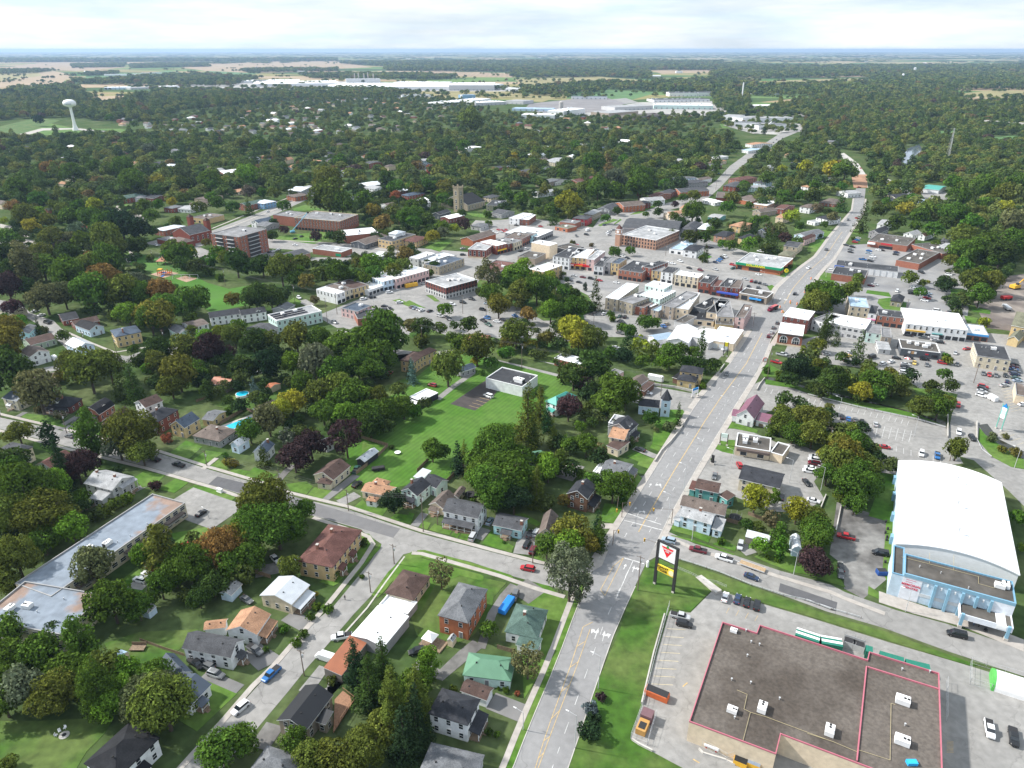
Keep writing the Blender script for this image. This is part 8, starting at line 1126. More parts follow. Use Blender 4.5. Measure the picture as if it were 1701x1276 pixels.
for i,p in enumerate(((325,265),(395,290))):
 t=thing("wire_cage",px(V34,p),-R(28),["open wire cage of bales, western of the two behind the superstore","open wire cage of bales, eastern of the two behind the superstore"][i],"cage");q=MB()
 for a,b in((-1.5,-1.5),(1.5,-1.5),(1.5,1.5),(-1.5,1.5)):q.tube((a,b,0),(a,b,3),.06,n=4)
 q.box(-1.5,1.5,-1.5,-1.45,0,2.2);q.box(-1.5,1.5,1.45,1.5,0,2.2);q.build("frame",METAL,t);q=MB();q.box(-1.3,1.3,-1.3,1.3,0,1.6);q.build("bale",BED,t)
A_,B_=px(V34,(1440,620)),px(V34,(1750,720));d_=B_-A_;t=thing("garden_tent",A_+d_/2+Vector((-d_.y,d_.x,0)).normalized()*3,math.atan2(d_.y,d_.x),"white polytunnel with green end arch in the car park","tent");hl=d_.length/2;n=12
vs=[(x,-3*math.cos(math.pi*i/n),1.2+2.6*math.sin(math.pi*i/n))for x in(-hl,hl)for i in range(n+1)];mesh("cover",vs+[(-hl,-3,0),(hl,-3,0),(-hl,3,0),(hl,3,0)],[(i,i+1,n+2+i,n+1+i)for i in range(n)]+[(0,n+1,2*n+3,2*n+2),(n,2*n+4,2*n+5,2*n+1)],TRIM,t)
vs=[(-hl-.1,-3.05*math.cos(math.pi*i/n),1.2+2.7*math.sin(math.pi*i/n))for i in range(n+1)]+[(-hl-.1,3.05,0),(-hl-.1,-3.05,0)];vs2=[(v_[0]+.7,v_[1],v_[2])for v_ in vs];k=len(vs);mesh("end_arch",vs+vs2,[tuple(range(k))]+[(i,(i+1)%k,k+(i+1)%k,k+i)for i in range(k)],paint('lime_green',(.1,.42,.09)),t)
# ------------------------------------------------------------------ fences, walls, guard rails
def fence(v,pts,h,lab,kind='chain',name="fence",cat="fence",z=0):
 P_=[px(v,p)for p in pts];t=empty(name,P_[0]);tag(t,lab,cat);o0=P_[0];pq=MB();rq=MB()
 for a,b in zip(P_,P_[1:]):
  a,b=a-o0,b-o0;n=max(1,int((b-a).length/3));u=(b-a).normalized();w=Vector((-u.y,u.x,0))
  for i in range(n+1):p=a.lerp(b,i/n);pq.tube(p,p+Vector((0,0,h)),.05 if kind!='rail' else.09,n=5)
  if kind=='chain':
   for zz in(.1,h*.5,h):rq.tube(a+Vector((0,0,zz)),b+Vector((0,0,zz)),.03,n=4)
  elif kind=='plank':e=w*.03;b0=len(rq.v);rq.v+=[tuple(a-e),tuple(b-e),tuple(b+e),tuple(a+e)]+[tuple(x_+Vector((0,0,h*.97)))for x_ in(a-e,b-e,b+e,a+e)];rq.f+=[tuple(b0+i for i in f_)for f_ in box(0,1,0,1,0,1)[1]];rq.m+=[0]*6
  elif kind in('rail','wall'):e=w*(.06 if kind=='rail' else.18);lo=h*.55 if kind=='rail' else 0;b0=len(rq.v);rq.v+=[tuple(x_+Vector((0,0,lo)))for x_ in(a-e,b-e,b+e,a+e)]+[tuple(x_+Vector((0,0,h)))for x_ in(a-e,b-e,b+e,a+e)];rq.f+=[tuple(b0+i for i in f_)for f_ in box(0,1,0,1,0,1)[1]];rq.m+=[0]*6
 m=dict(chain=METAL,plank=WOOD,rail=METAL,wall=CONC)[kind]
 if kind!='wall':c_=pq.build("posts",POLE if kind=='rail' else m,t);c_['kind']='stuff'
 rq.build(dict(chain="wire_panel",plank="plank_panel",rail="rail",wall="stonework")[kind],m,t);return t
fence(V33,[(432,-40),(330,330),(230,730),(130,1000)],2.2,"tall wire fence along the superstore parking bays");fence(V33,[(130,1000),(260,1050),(330,820)],2.2,"wire fence around the yellow-brown machine enclosure");fence(V33,[(140,1010),(200,1050),(300,1100)],.7,"short concrete barrier below the machine enclosure",'wall',"wall","wall");fence(V33,[(395,30),(310,330),(215,730)],.9,"low block wall under the tall wire fence",'wall',"wall","wall")
fence(V23,[(335,855),(480,880)],.5,"short timber edge by the triangle sign",'plank');fence(V23,[(520,810),(620,840),(830,910),(1080,1010),(1330,1090),(1520,1130),(1701,1200)],.8,"steel guard rail along the cross road above the grass bank",'rail',"guard_rail","guard rail");fence(V24,[(-20,1125),(200,1200),(420,1265)],.8,"guard rail end section by the dark asphalt patch",'rail',"guard_rail","guard rail")
fence(V23,[(490,870),(620,925),(700,970),(800,985),(880,1020)],.9,"handrail beside the concrete steps",'chain',"handrail","handrail");fence(V34,[(1280,405),(1400,440),(1701,530)],2.2,"wire fence behind the white polytunnel");fence(V34,[(1280,405),(1275,570),(1440,620)],2.2,"wire fence closing the polytunnel yard")
fence(V34,[(1090,560),(1090,860)],2.4,"tall blue-grey wire fence beside the superstore east wall");fence(V33,[(690,1060),(880,1170),(950,1150),(950,1050)],2.4,"wire enclosure around the propane tank by the superstore");fence(V33,[(665,1080),(700,1115),(880,1170),(950,1205)],.5,"low concrete kerb of the propane tank enclosure",'wall',"wall","wall")
fence(V14,[(0,645),(400,745),(850,840),(1085,905)],1.0,"long green-white guard rail along the creek car park",'rail',"guard_rail","guard rail");fence(V14,[(1100,800),(1100,980)],1.1,"concrete bridge parapet at the west side of the creek bridge",'wall',"parapet","parapet");fence(V14,[(1328,860),(1328,1000)],1.1,"concrete bridge parapet at the east side of the creek bridge",'wall',"parapet","parapet");fence(V14,[(1330,1000),(1370,1080),(1445,1135)],.8,"curved guard rail below the creek bridge",'rail',"guard_rail","guard rail")
fence(V21,[(1235,980),(1400,1040),(1440,1060)],1.7,"plank fence behind the dark shed at the bright lawn",'plank')if False else fence(V11,[(1230,985),(1440,1050)],1.7,"plank fence at the top of the bright lawn",'plank');fence(V11,[(1440,1050),(1340,1150),(1190,1270)],1.7,"plank fence running down beside the open shed",'plank');fence(V12,[(150,1160),(60,1250)],1.6,"grey plank fence by the bright lawn's lower side",'plank');fence(V22,[(430,70),(290,200)],1.7,"grey plank fence behind the pale green house",'plank')
fence(V13,[(280,565),(480,590),(640,625)],1.2,"dark stone wall below the yellow brick house",'wall',"wall","wall");fence(V13,[(320,1170),(370,1090),(440,1020),(520,920),(580,820)],1.0,"retaining wall along the avenue pavement",'wall',"wall","wall");fence(V13,[(960,835),(1165,900)],1.6,"red-brown plank fence of the plum-roofed house",'plank');fence(V13,[(865,410),(800,500)],1.0,"creek bridge parapet beside the avenue",'wall',"parapet","parapet")
fence(V10,[(1540,700),(1650,660)],1.2,"pale fence around the back garden bed",'plank');fence(V11,[(120,880),(320,760),(420,800)],1.6,"dark plank fence behind the swimming pool",'plank');fence(V21,[(330,890),(520,950)],1.6,"tan plank fence under the autumn-coloured tree",'plank');fence(V20,[(620,440),(770,370),(830,400)],1.6,"weathered fence beside the grey-beige house",'plank');fence(V32,[(690,290),(830,330)],1.5,"timber screen beside the pale mint bungalow",'plank')
fence(V30,[(1100,230),(1290,300),(1450,350)],1.1,"low plank fence between the shaded back gardens","plank");fence(V23,[(880,500),(980,530)],1.6,"timber fence behind the pale blue corner house",'plank');fence(V23,[(1050,450),(1180,500)],1.5,"yellow-brown fence panel behind the garden trees",'plank');fence(V00,[(1560,610),(1680,570)],.8,"pale parapet of the apartment ramp",'wall',"wall","wall");fence(V13,[(1120,610),(1140,570),(1180,520)],1.0,"stone parapet of the little terrace by the creek",'wall',"parapet","parapet");fence(V24,[(105,400),(145,300)],.8,"pale kerb wall west of the gravel lot",'wall',"wall","wall");fence(V24,[(222,590),(265,375)],.9,"white-topped wall between gravel lot and stone bank",'wall',"wall","wall")
fence(V03,[(390,628),(560,665),(700,700),(825,725)],.6,"low planted divider of the main street car park",'wall',"planter_wall","planter")
# ------------------------------------------------------------------ poles and wires, lamps, signals
POLES=[]
def pole(v,base,top,kind='util',lab=None,wood=True,arm=None):
 b=px(v,base);pb,pt=v(base),v(top);h=9.0
 for _ in range(6):y_=P((b.x,b.y,h))[1];y0=P((b.x,b.y,0))[1];h*=(y0-pt[1])/max(1,(y0-y_))
 h=min(max(h,3),17);t=empty("utility_pole" if kind=='util' else "street_lamp",b);q=MB();q.tube((0,0,0),(0,0,h),.17 if kind=='util' else.11,.11 if kind=='util' else.07,n=7);q.build("shaft",POLE if kind=='util' else METAL,t)
 if kind=='util':q=MB();a=arm or-R(28);d_=Vector((math.cos(a),math.sin(a),0));q.tube(d_*-1.2+Vector((0,0,h-.7)),d_*1.2+Vector((0,0,h-.7)),.07,n=4);[q.tube(d_*x+Vector((0,0,h-.7)),d_*x+Vector((0,0,h-.4)),.06,n=4)for x in(-1.1,-.4,.4,1.1)];q.build("crossarm",POLE,t);q=MB();q.tube((.35,0,h-2.6),(.35,0,h-1.7),.25,n=8);q.build("transformer",METAL,t)
 else:a=arm if arm is not None else math.pi+R(-28);d_=Vector((math.cos(a),math.sin(a),0));q=MB();q.tube((0,0,h-.1),d_*2.0+Vector((0,0,h+.35)),.05,n=5);q.build("bracket",METAL,t);q=MB();q.tube(d_*1.9+Vector((0,0,h+.33)),d_*2.7+Vector((0,0,h+.38)),.16,.1,n=6);q.build("lamp_head",TRIM,t)
 POLES.append((t,b,h));look="wooden utility pole" if kind=='util' else "grey street lamp"
 if lab:tag(t,lab,"utility pole" if kind=='util' else "street lamp")
 else:later(t,look,"utility pole" if kind=='util' else "street lamp","poles along the streets" if kind=='util' else "street lamps along the roads",pb)
 return b,h
def wires(seq,lab,n=3,sag=.8,off=1.1,m=None):
 q=MB()
 for(b0,h0),(b1,h1)in zip(seq,seq[1:]):
  d_=(b1-b0).normalized();w=Vector((-d_.y,d_.x,0))
  for k in range(n):
   o_=w*((k/(max(1,n-1))-.5)*2*off);prev=None
   for i in range(9):f_=i/8;p=b0.lerp(b1,f_)+o_;p.z=(h0+(h1-h0)*f_)-.4-sag*4*f_*(1-f_);(q.tube(prev,p,.022,n=3)if prev else None);prev=p
 o_=q.build("overhead_wire",mat("wire_metal",(.12,.12,.125),.6,0));tag(o_,lab,"overhead wire")
a1=pole(V10,(8,820),(0,740));a2=pole(V10,(525,945),(485,785));a3=pole(V10,(1625,1200),(1600,1080));a4=pole(V21,(585,175),(573,95));a5=pole(V21,(1130,420),(1105,250));a6=pole(V22,(110,585),(95,290));a7=pole(V22,(968,830),(968,635));a8=pole(V22,(222,530),(213,390))
wires([a1,a2,a3,a4,a5,a6,a7],"overhead wires along the north side of the residential street");f1=pole(V23,(610,655),(628,490),'lamp');f2=pole(V23,(1408,920),(1440,750),'lamp');wires([a7,(px(V23,(0,610)),9)],"wires from the corner pole to the traffic signals",2)
b1=pole(V31,(782,505),(745,300));b2=pole(V21,(1303,1060),(1300,895));b3=pole(V21,(1488,835),(1485,680));pole(V32,(893,930),(893,790),'lamp');pole(V32,(1298,1072),(1302,815),'lamp');pole(V32,(1482,605),(1490,350),'lamp',"grey street lamp with yellow warning sign beside the avenue")
pole(V23,(185,1045),(213,770));pole(V23,(545,265),(562,60),'lamp');pole(V23,(425,480),(435,290),'lamp');pole(V23,(918,85),(925,-60),'lamp');pole(V13,(857,875),(877,665),'lamp');pole(V13,(685,1165),(702,1000),'lamp');pole(V13,(958,690),(965,590),'lamp');pole(V13,(940,360),(940,240),'lamp');pole(V13,(1085,110),(1092,-40),'lamp')
c1=pole(V13,(1205,500),(1240,290));pole(V23,(1375,200),(1410,20),'lamp');pole(V24,(105,260),(155,80),'lamp');pole(V24,(770,1210),(805,1045),'lamp',"tall white street lamp in front of the arena");pole(V14,(250,770),(275,665),'lamp');pole(V14,(835,970),(850,815),'lamp');pole(V14,(865,590),(885,480),'lamp');pole(V14,(1305,550),(1355,390));pole(V14,(1625,1215),(1655,1060),'lamp');pole(V24,(1625,80),(1655,-90),'lamp')if False else None
d1=pole(V12,(100,265),(92,90));d2=pole(V12,(882,440),(882,240));d3=pole(V12,(1172,480),(1180,300));d4=pole(V13,(366,650),(376,500));wires([d1,d2,d3,d4],"overhead wires along the back lane behind the white box building",4);e1=pole(V14,(160,1080),(175,895));e2=pole(V13,(1400,1010),(1407,890));e3=pole(V13,(1672,1060),(1690,900))if False else e1;wires([d4,(px(V13,(857,875)),10),e2,e1],"overhead wires crossing the avenue to the trees",3)
pole(V14,(1118,1160),(1120,1060));g1=pole(V01,(163,825),(155,690));g2=pole(V01,(712,985),(708,815));g0=pole(V00,(1475,725),(1455,605));gg=pole(V00,(1200,645),(1185,545));g3=pole(V01,(1040,1050),(1020,860));g4=pole(V01,(965,1125),(945,920));wires([gg,g0,g1,g2,g3],"long power line over the park",4,1.2);h1=pole(V02,(420,1045),(425,895));h2=pole(V02,(603,1085),(603,945));wires([g3,h1,h2,(px(V02,(860,1150)),10)],"power line over the public car park",4,1.0)
pole(V01,(1328,980),(1325,800),'lamp');pole(V01,(1538,925),(1540,860),'lamp');pole(V02,(668,945),(655,845),'lamp');pole(V02,(1148,945),(1150,830));k1=pole(V02,(1445,1160),(1448,1030));pole(V03,(1160,850),(1170,715),'lamp');pole(V03,(1088,1145),(1095,1035));pole(V03,(130,600),(130,490),'lamp');pole(V02,(783,380),(785,290));pole(V02,(630,400),(628,330));pole(V02,(1215,480),(1215,400),'lamp');pole(V10,(925,355),(900,190));pole(V10,(650,200),(648,150));pole(V10,(1290,250),(1265,130));pole(V12,(1575,280),(1575,200))if False else None
pole(V04,(1340,1005),(1368,915),'lamp');pole(V04,(145,760),(150,600),'lamp');pole(V04,(222,600),(232,480),'lamp');pole(V04,(775,1030),(785,930));pole(V04,(30,490),(25,400));pole(V03,(405,590),(408,500));pole(V03,(1655,740),(1665,610),'lamp');pole(V03,(945,740),(945,680),'lamp');pole(U3,(245,580),(245,500));pole(U3,(325,450),(327,380));pole(V20,(1640,480),(1640,410),'lamp')
def signal(base,head,v=V23):
 b=px(v,base);hp=G(*v(head),5.6);d_=hp-b;d_.z=0;t=thing("traffic_signal",b,0,None,"traffic signal");q=MB();q.tube((0,0,0),(0,0,6.2),.12,n=6);q.tube((0,0,6),(d_.x,d_.y,5.9),.06,n=5);q.build("mast_arm",POLE,t);q=MB();q.box(d_.x-.22,d_.x+.22,d_.y-.2,d_.y+.2,4.9,6.1);q.build("signal_head",YLW,t)
 for i in range(3):q=MB();q.tube((d_.x,d_.y-.2,5.15+.36*i),(d_.x,d_.y-.28,5.15+.36*i),.13,n=8);q.build("lens",BED,t)
 later(t,"traffic signal with yellow head","traffic signal","traffic signals of the crossings",v(head))
signal((450,520),(312,408));signal((330,790),(240,645));signal((40,330),(22,415));signal((60,470),(125,362));signal((-10,690),(35,580));signal((795,740),(740,595),V22)if False else None;signal((1245,960),(1330,1030),V03);signal((1500,900),(1385,960),V03)
# ------------------------------------------------------------------ signs
def signboard(v,b0,b1,ztop,parts_,lab,m=BED,r_=.16,name="pylon_sign"):
 a,b=px(v,b0),px(v,b1);d_=b-a;t=empty(name,a,math.atan2(d_.y,d_.x));tag(t,lab,"sign");w=d_.length
 for x in(0,w):q=MB();q.box(x-r_*1.6,x+r_*1.6,-r_,r_,0,ztop);q.build("post",m,t);q=MB();q.box(x-.4,x+.4,-.4,.4,0,.7);q.build("footing",CONC,t)
 for z0,z1,mm in parts_:q=MB();q.box(r_*1.6,w-r_*1.6,-.2,.2,z0,z1);q.build("sign_panel",mm,t)
 return t,w
landmark("red triangle sign",(1105,975));SW=paint('sign_white',(.78,.78,.79));YS=paint('sign_yellow',(.85,.58,.05))
t,w=signboard(V23,(318,990),(462,1062),16.5,[(10.6,16.2,SW),(5.6,8.0,YS)],"tall black-posted pylon sign with red triangle logo and yellow panel",BED,.28)
q=MB();q.box(-.3,w+.3,-.35,.35,16.2,16.6);q.box(0,w,-.25,.25,10.3,10.6);q.build("frame",BED,t)
q=MB();q.v=[(w*.18,-.23,15.3),(w*.5,-.23,11.6),(w*.82,-.23,15.3)];q.f=[(0,1,2)];q.m=[0];q.build("logo_triangle",paint('logo_red',(.72,.02,.03)),t)
q=MB();lp=[(-.55,0),(-.2,-.25),(.2,-.25),(.55,0),(.3,.25),(.25,.5),(0,.8),(-.25,.5),(-.3,.25)];q.v=[(w*.5+x,-.26,15.35+z)for x,z in lp];q.f=[tuple(range(9))];q.m=[0];q.build("maple_leaf",paint('logo_green',(.02,.3,.08)),t)
def ptext(s_,sz,m,x,z,nm="lettering",y=-.27):return text(s_,sz,m,t,Matrix.Translation((x,y,z))@Matrix.Rotation(R(90),4,'X'),nm)
ptext("CANADIAN",.62,SW,w*.5,14.45);ptext("TIRE",.62,SW,w*.5,13.75);BLK=paint('black_lettering',(.01,.01,.01));ptext("GIANT",1.15,BLK,w*.36,7.35,y=-.24);ptext("TIGER",1.15,BLK,w*.36,6.3,y=-.24)
q=MB();q.tube((w*.82,-.2,6.8),(w*.82,-.26,6.8),.95,n=14);q.build("logo_disc",paint('logo_cream',(.8,.72,.45)),t)
t,w=signboard(V13,(828,1035),(885,1045),5.6,[(3.9,5.6,paint('sign_pale_green',(.6,.72,.68))),(2.2,3.6,SW)],"low two-post sign with pale green top panel by the bank branch",POLE,.12)
t,w=signboard(V14,(1480,905),(1520,925),12,[(9.2,10.6,SW),(7.6,9.0,paint('sign_pale_blue',(.5,.68,.72))),(5.6,7.3,SW)],"tall green pylon sign with blue peaked top and white panels",paint('sign_green',(.15,.4,.33)),.12);q=MB();q.v=[(0,-.2,10.7),(w,-.2,10.7),(w/2,-.2,12.6),(0,.2,10.7),(w,.2,10.7),(w/2,.2,12.6)];q.f=[(0,1,2),(5,4,3),(0,3,4,1),(1,4,5,2),(2,5,3,0)];q.m=[0]*5;q.build("sign_top",paint('sign_blue',(.02,.2,.5)),t);landmark("tall green pylon sign",(1655,714))
t,w=signboard(V13,(610,665),(655,650),4.6,[(3.6,4.6,paint('sign_blue',(.02,.2,.5))),(1.8,3.5,SW)],"white and blue two-post sign at the lot below the yellow brick house",TRIM,.1)
t,w=signboard(V13,(855,342),(885,345),8.5,[(6.0,8.3,paint('yellow_lettering',(.9,.75,.03))),(4.4,5.8,SW)],"yellow and white pylon sign by the avenue garage",BED,.12);t,w=signboard(V13,(762,1185),(778,1190),4.2,[(.8,4.2,BED)],"small black totem sign at the drive-through entrance",BED,.1)
b=px(V03,(1345,760));t=thing("round_sign",b,0,"round yellow dollar sign on a green post beside the discount store","sign");q=MB();q.tube((0,0,0),(0,0,4),.15,n=6);q.build("post",GF,t);q=MB();q.tube((0,-.15,5),(0,.15,5),1.5,n=18);q.build("disc",paint('yellow_lettering',(.9,.75,.03)),t);text("$",1.8,GF,t,Matrix.Translation((0,-.2,5))@Matrix.Rotation(R(90),4,'X'))
b=px(V13,(1180,412));t=thing("round_sign",b,0,"white oval sign with red rim on the corner by the red pickup","sign");q=MB();q.tube((0,0,0),(0,0,2.4),.1,n=6);q.build("post",METAL,t);q=MB();q.tube((0,-.1,3.2),(0,.1,3.2),1.3,n=18);q.build("rim",RD,t);q=MB();q.tube((0,-.14,3.2),(0,-.1,3.2),1.0,n=18);q.build("disc",SW,t)
b=px(V14,(778,390));t=thing("parasol",b,0,"red and white parasol in front of the black restaurant","parasol");q=MB();q.tube((0,0,0),(0,0,3.2),.05,n=5);q.build("pole",METAL,t);q=MB();n=8;q.v=[(1.6*math.cos(6.283*i/n),1.6*math.sin(6.283*i/n),2.5)for i in range(n)]+[(0,0,3.3)];q.f=[(i,(i+1)%n,n)for i in range(n)];q.m=[i%2 for i in range(n)];q.build("canopy",[RD,SW],t)
# ------------------------------------------------------------------ gardens and yards
def pool(v,c,p2,L_,W_,lab):
 t=thing("swimming_pool",px(v,c),ang(v,c,p2),lab,"swimming pool");q=MB();q.box(-L_/2-2.2,L_/2+2.2,-W_/2-1.6,W_/2+1.6,0,.14);q.build("deck",CONC,t);q=MB();q.box(-L_/2,L_/2,-W_/2,W_/2,.1,.17);q.build("pool_water",POOLW,t)
pool(V11,(285,865),(365,835),11.5,5,"rectangular turquoise swimming pool with pale deck");landmark("turquoise swimming pool",V11((285,865)))
t=thing("round_pool",px(V11,(298,650)),0,"round above-ground pool beside the blue spruce","swimming pool");q=MB();q.tube((0,0,0),(0,0,1.2),3.1,n=24);q.build("wall",TRIM,t);q=MB();q.tube((0,0,1.15),(0,0,1.23),2.85,n=24);q.build("pool_water",POOLW,t)
def tramp(v,p,lab,r_=2.1):
 t=thing("trampoline",px(v,p),0,lab,"trampoline");q=MB();q.tube((0,0,.75),(0,0,.85),r_,n=18);q.build("mat",BED,t);q=MB()
 for i in range(6):a=6.283*i/6;q.tube((math.cos(a)*r_,math.sin(a)*r_,0),(math.cos(a)*r_,math.sin(a)*r_,2.4),.05,n=4)
 q.build("frame",METAL,t)
tramp(V22,(480,300),"round black trampoline behind the taupe cottage");tramp(V22,(790,378),"round black trampoline behind the powder blue cottage");tramp(V23,(950,480),"round black trampoline behind the pale blue corner house")
t=thing("gazebo",px(V32,(165,245)),-R(28),"white peaked garden gazebo beside the orange brick house","gazebo");q=MB();q.v=[(-1.8,-1.8,2.3),(1.8,-1.8,2.3),(1.8,1.8,2.3),(-1.8,1.8,2.3),(0,0,3.6)];q.f=[(0,1,4),(1,2,4),(2,3,4),(3,0,4)];q.m=[0]*4;q.build("canopy",TRIM,t);q=MB();[q.tube((a,b,0),(a,b,2.3),.06,n=4)for a in(-1.7,1.7)for b in(-1.7,1.7)];q.build("frame",METAL,t);q=MB();q.box(-2.4,4.5,-2.2,2.2,0,.4);q.build("deck",WOOD,t)
for i,(p,lab)in enumerate((((512,920),"white garden chair farthest from the fire pit"),((470,945),"white garden chair in the middle of three by the fire pit"),((442,978),"white garden chair beside the fire pit, nearest the lawn edge"))):
 t=thing("garden_chair",px(V30,p),.8*i,lab,"chair","garden chairs by the fire pit");q=MB();q.box(-.3,.3,-.3,.3,.38,.44);q.build("seat",TRIM,t);q=MB();q.box(-.3,.3,.25,.3,.44,1.0);q.build("backrest",TRIM,t);[MB().tube((a,b,0),(a,b,.4),.03,n=4).build("leg",TRIM,t)for a in(-.25,.25)for b in(-.25,.25)]
t=thing("fire_pit",px(V30,(505,972)),0,"round stone fire pit on the shaded lawn","fire pit");q=MB();q.tube((0,0,0),(0,0,.2),1.2,n=12);q.build("stone_ring",CONC,t);q=MB();q.tube((0,0,.2),(0,0,.3),.5,n=10);q.build("bowl",BED,t)
t=thing("playground_frame",px(V00,(1290,740)),0,"orange and blue playground climbing frame on a sand patch","playground");q=MB()
for x in(-4,-1,2,5):
 for y in(-1.5,1.5):q.tube((x,y,0),(x,y,4),.25,n=5)
q.box(-4,-1,-1.5,1.5,1.6,1.9);q.box(2,5,-1.5,1.5,1.4,1.7);q.build("frame",ORG,t);q=MB();q.box(-1,2,-1.2,1.2,1.5,1.7);q.box(0,1,-6,-1.2,.2,.5);q.build("slide",BLU,t);q=MB();q.box(-4,-1,-1.6,1.6,3.8,4.4);q.build("roof_panel",YLW,t)
t=thing("swing_set",px(V00,(1460,770)),0,"metal swing frame on the second sand patch","swing");q=MB();q.tube((-9,0,3),(9,0,3),.12,n=5);[q.tube((x,y,0),(x,0,3),.12,n=4)for x in(-9,-3,3,9)for y in(-1.5,1.5)];q.build("frame",METAL,t);[MB().box(x-.3,x+.3,-.15,.15,.6,.7).build("seat",RD,t)for x in(-7,-5,-1,1,5,7)]
t=thing("park_shelter",px(V00,(1285,655)),0,"small park shelter with salmon pyramid roof","shelter");q=MB();q.v=[(-4,-4,3),(4,-4,3),(4,4,3),(-4,4,3),(0,0,6)];q.f=[(0,1,4),(1,2,4),(2,3,4),(3,0,4)];q.m=[0]*4;q.build("roof",paint('salmon_roof',(.5,.2,.13)),t);q=MB();[q.box(a-.2,a+.2,b-.2,b+.2,0,3)for a in(-3,3)for b in(-3,3)];q.build("pillars",WOOD,t)
t=thing("excavator",px(V04,(1625,850)),.4,"yellow excavator on the muddy yard","excavator");q=MB();q.box(-3,3,-2,2,1,3);q.tube((2,0,2.5),(7,0,6),.4,n=5);q.tube((7,0,6),(10,0,2),.3,n=5);q.build("body",YLW,t);q=MB();q.box(-3,3,-2.2,-1.4,0,1);q.box(-3,3,1.4,2.2,0,1);q.build("track",BED,t);q=MB();q.box(0,1.6,-1.5,0,3,4.4);q.build("cab",CG,t)
t=thing("wheel_loader",px(V04,(1560,935)),.2,"rusty orange machine beside the muddy yard","excavator");q=MB();q.box(-3.5,3,-1.6,1.6,1,2.6);q.build("body",RD,t);[MB().tube((x,y-.3,.8),(x,y+.3,.8),.8,n=8).build("wheel",TY,t)for x in(-2,2)for y in(-1.6,1.6)]
t=thing("dump_trailer",px(V04,(1560,1010)),1.4,"grey open trailer on the muddy yard","trailer");q=MB();q.box(-4,4,-1.3,1.3,1,2.4);q.build("body",METAL,t);[MB().tube((x,y-.2,.5),(x,y+.2,.5),.5,n=8).build("wheel",TY,t)for x in(-2,-3)for y in(-1.2,1.2)]
t=thing("compactor",px(V33,(235,900)),R(62),"yellow-brown compactor with maroon hopper inside the wire enclosure","machine");q=MB();q.box(-3.2,.5,-1.2,1.2,.3,2.0);q.build("body",paint('ochre',(.45,.25,.08)),t);q=MB();q.box(.8,3.4,-1.4,1.4,.1,2.6);q.build("hopper",paint('hopper_maroon',(.16,.09,.1)),t);q=MB();q.box(-2.6,-.6,-.8,.8,2.0,2.1);q.build("hatch",BED,t)
t=thing("propane_tank",px(V33,(765,1075)),-R(28),"white horizontal propane tank in its wire enclosure","tank");q=MB();q.tube((-1.6,0,1),(1.6,0,1),.75,n=12);q.tube((-2,0,1),(-1.6,0,1),.35,.75,n=12);q.tube((1.6,0,1),(2,0,1),.75,.35,n=12);q.build("tank",TRIM,t);q=MB();q.box(-1.3,-1,-.6,.6,0,.5);q.box(1,1.3,-.6,.6,0,.5);q.build("saddle",RD,t)
for i,(p,lab)in enumerate((((990,1195),"yellow lidded bin beside the red bollard, western one"),((1095,1215),"yellow lidded bin beside the red bollard, eastern one"))):t=thing("skip",px(V33,p),-R(28),lab,"skip");q=MB();q.box(-1.5,1.5,-1,1,.1,1.5);q.build("body",YLW,t);q=MB();q.box(-1.4,1.4,-.95,.95,1.5,1.6);q.build("lid",[DARK,mat("grey_lid",(.2,.24,.3),.5,.1)][i],t)
t=thing("gas_bottle",px(V33,(1055,1175)),0,"red round-topped cylinder between the two yellow bins","cylinder");q=MB();q.tube((0,0,0),(0,0,1.8),.4,n=10);q.tube((0,0,1.8),(0,0,2.1),.4,.1,n=10);q.build("body",RD,t)
t=thing("utility_cabinet",px(V21,(120,270)),-R(28),"grey transformer cabinet on the grass strip by the apartment drive","utility box");q=MB();q.box(-1.2,1.2,-.5,.5,.1,1.5);q.box(-1.3,1.3,-.6,.6,0,.12);q.build("cabinet",TRIM,t)
t=thing("utility_cabinet",px(V23,(262,860)),0,"pale control cabinet at the corner of the intersection","utility box");q=MB();q.tube((0,0,0),(0,0,2.2),.45,n=10);q.tube((0,0,2.2),(0,0,2.5),.45,.2,n=10);q.build("cabinet",TRIM,t)
t=thing("concrete_steps",px(V23,(740,1000)),R(118),"flight of concrete steps down the grass bank","steps");q=MB();[q.box(-4.5+i*.9,-4.5+(i+1)*.9,-1.2,1.2,0,.9-.08*i)for i in range(10)];q.build("step_run",CONC,t)
t=thing("boom_lift",px(V01,(690,410)),R(30),"sky blue boom lift reaching up the school front","boom lift");q=MB();q.box(-2,2,-1.2,1.2,.5,1.8);q.build("base",paint('lift_blue',(.15,.4,.55)),t);q=MB();q.tube((0,0,1.8),(16,2,16),.35,n=5);q.build("boom",paint('lift_blue',(.15,.4,.55)),t);q=MB();q.box(15.5,17,1.2,2.8,15.6,16.8);q.build("basket",BED,t)
t=thing("picnic_platform",px(V30,(1085,295)),0,"grey timber platform in the shaded back garden","platform");q=MB();q.box(-2,2,-1,1,.5,.65);q.box(-2,2,1,1.1,.5,1.6);q.build("deck",WOOD,t);[MB().box(a-.1,a+.1,b-.1,b+.1,0,.5).build("leg",WOOD,t)for a in(-1.8,1.8)for b in(-.8,.8)]
t=thing("garden_table",px(V11,(1515,1105)),0,"round white garden table on the bright lawn","table");q=MB();q.tube((0,0,.7),(0,0,.78),1.3,n=14);q.build("tabletop",TRIM,t);MB().tube((0,0,0),(0,0,.7),.12).build("leg",TRIM,t)
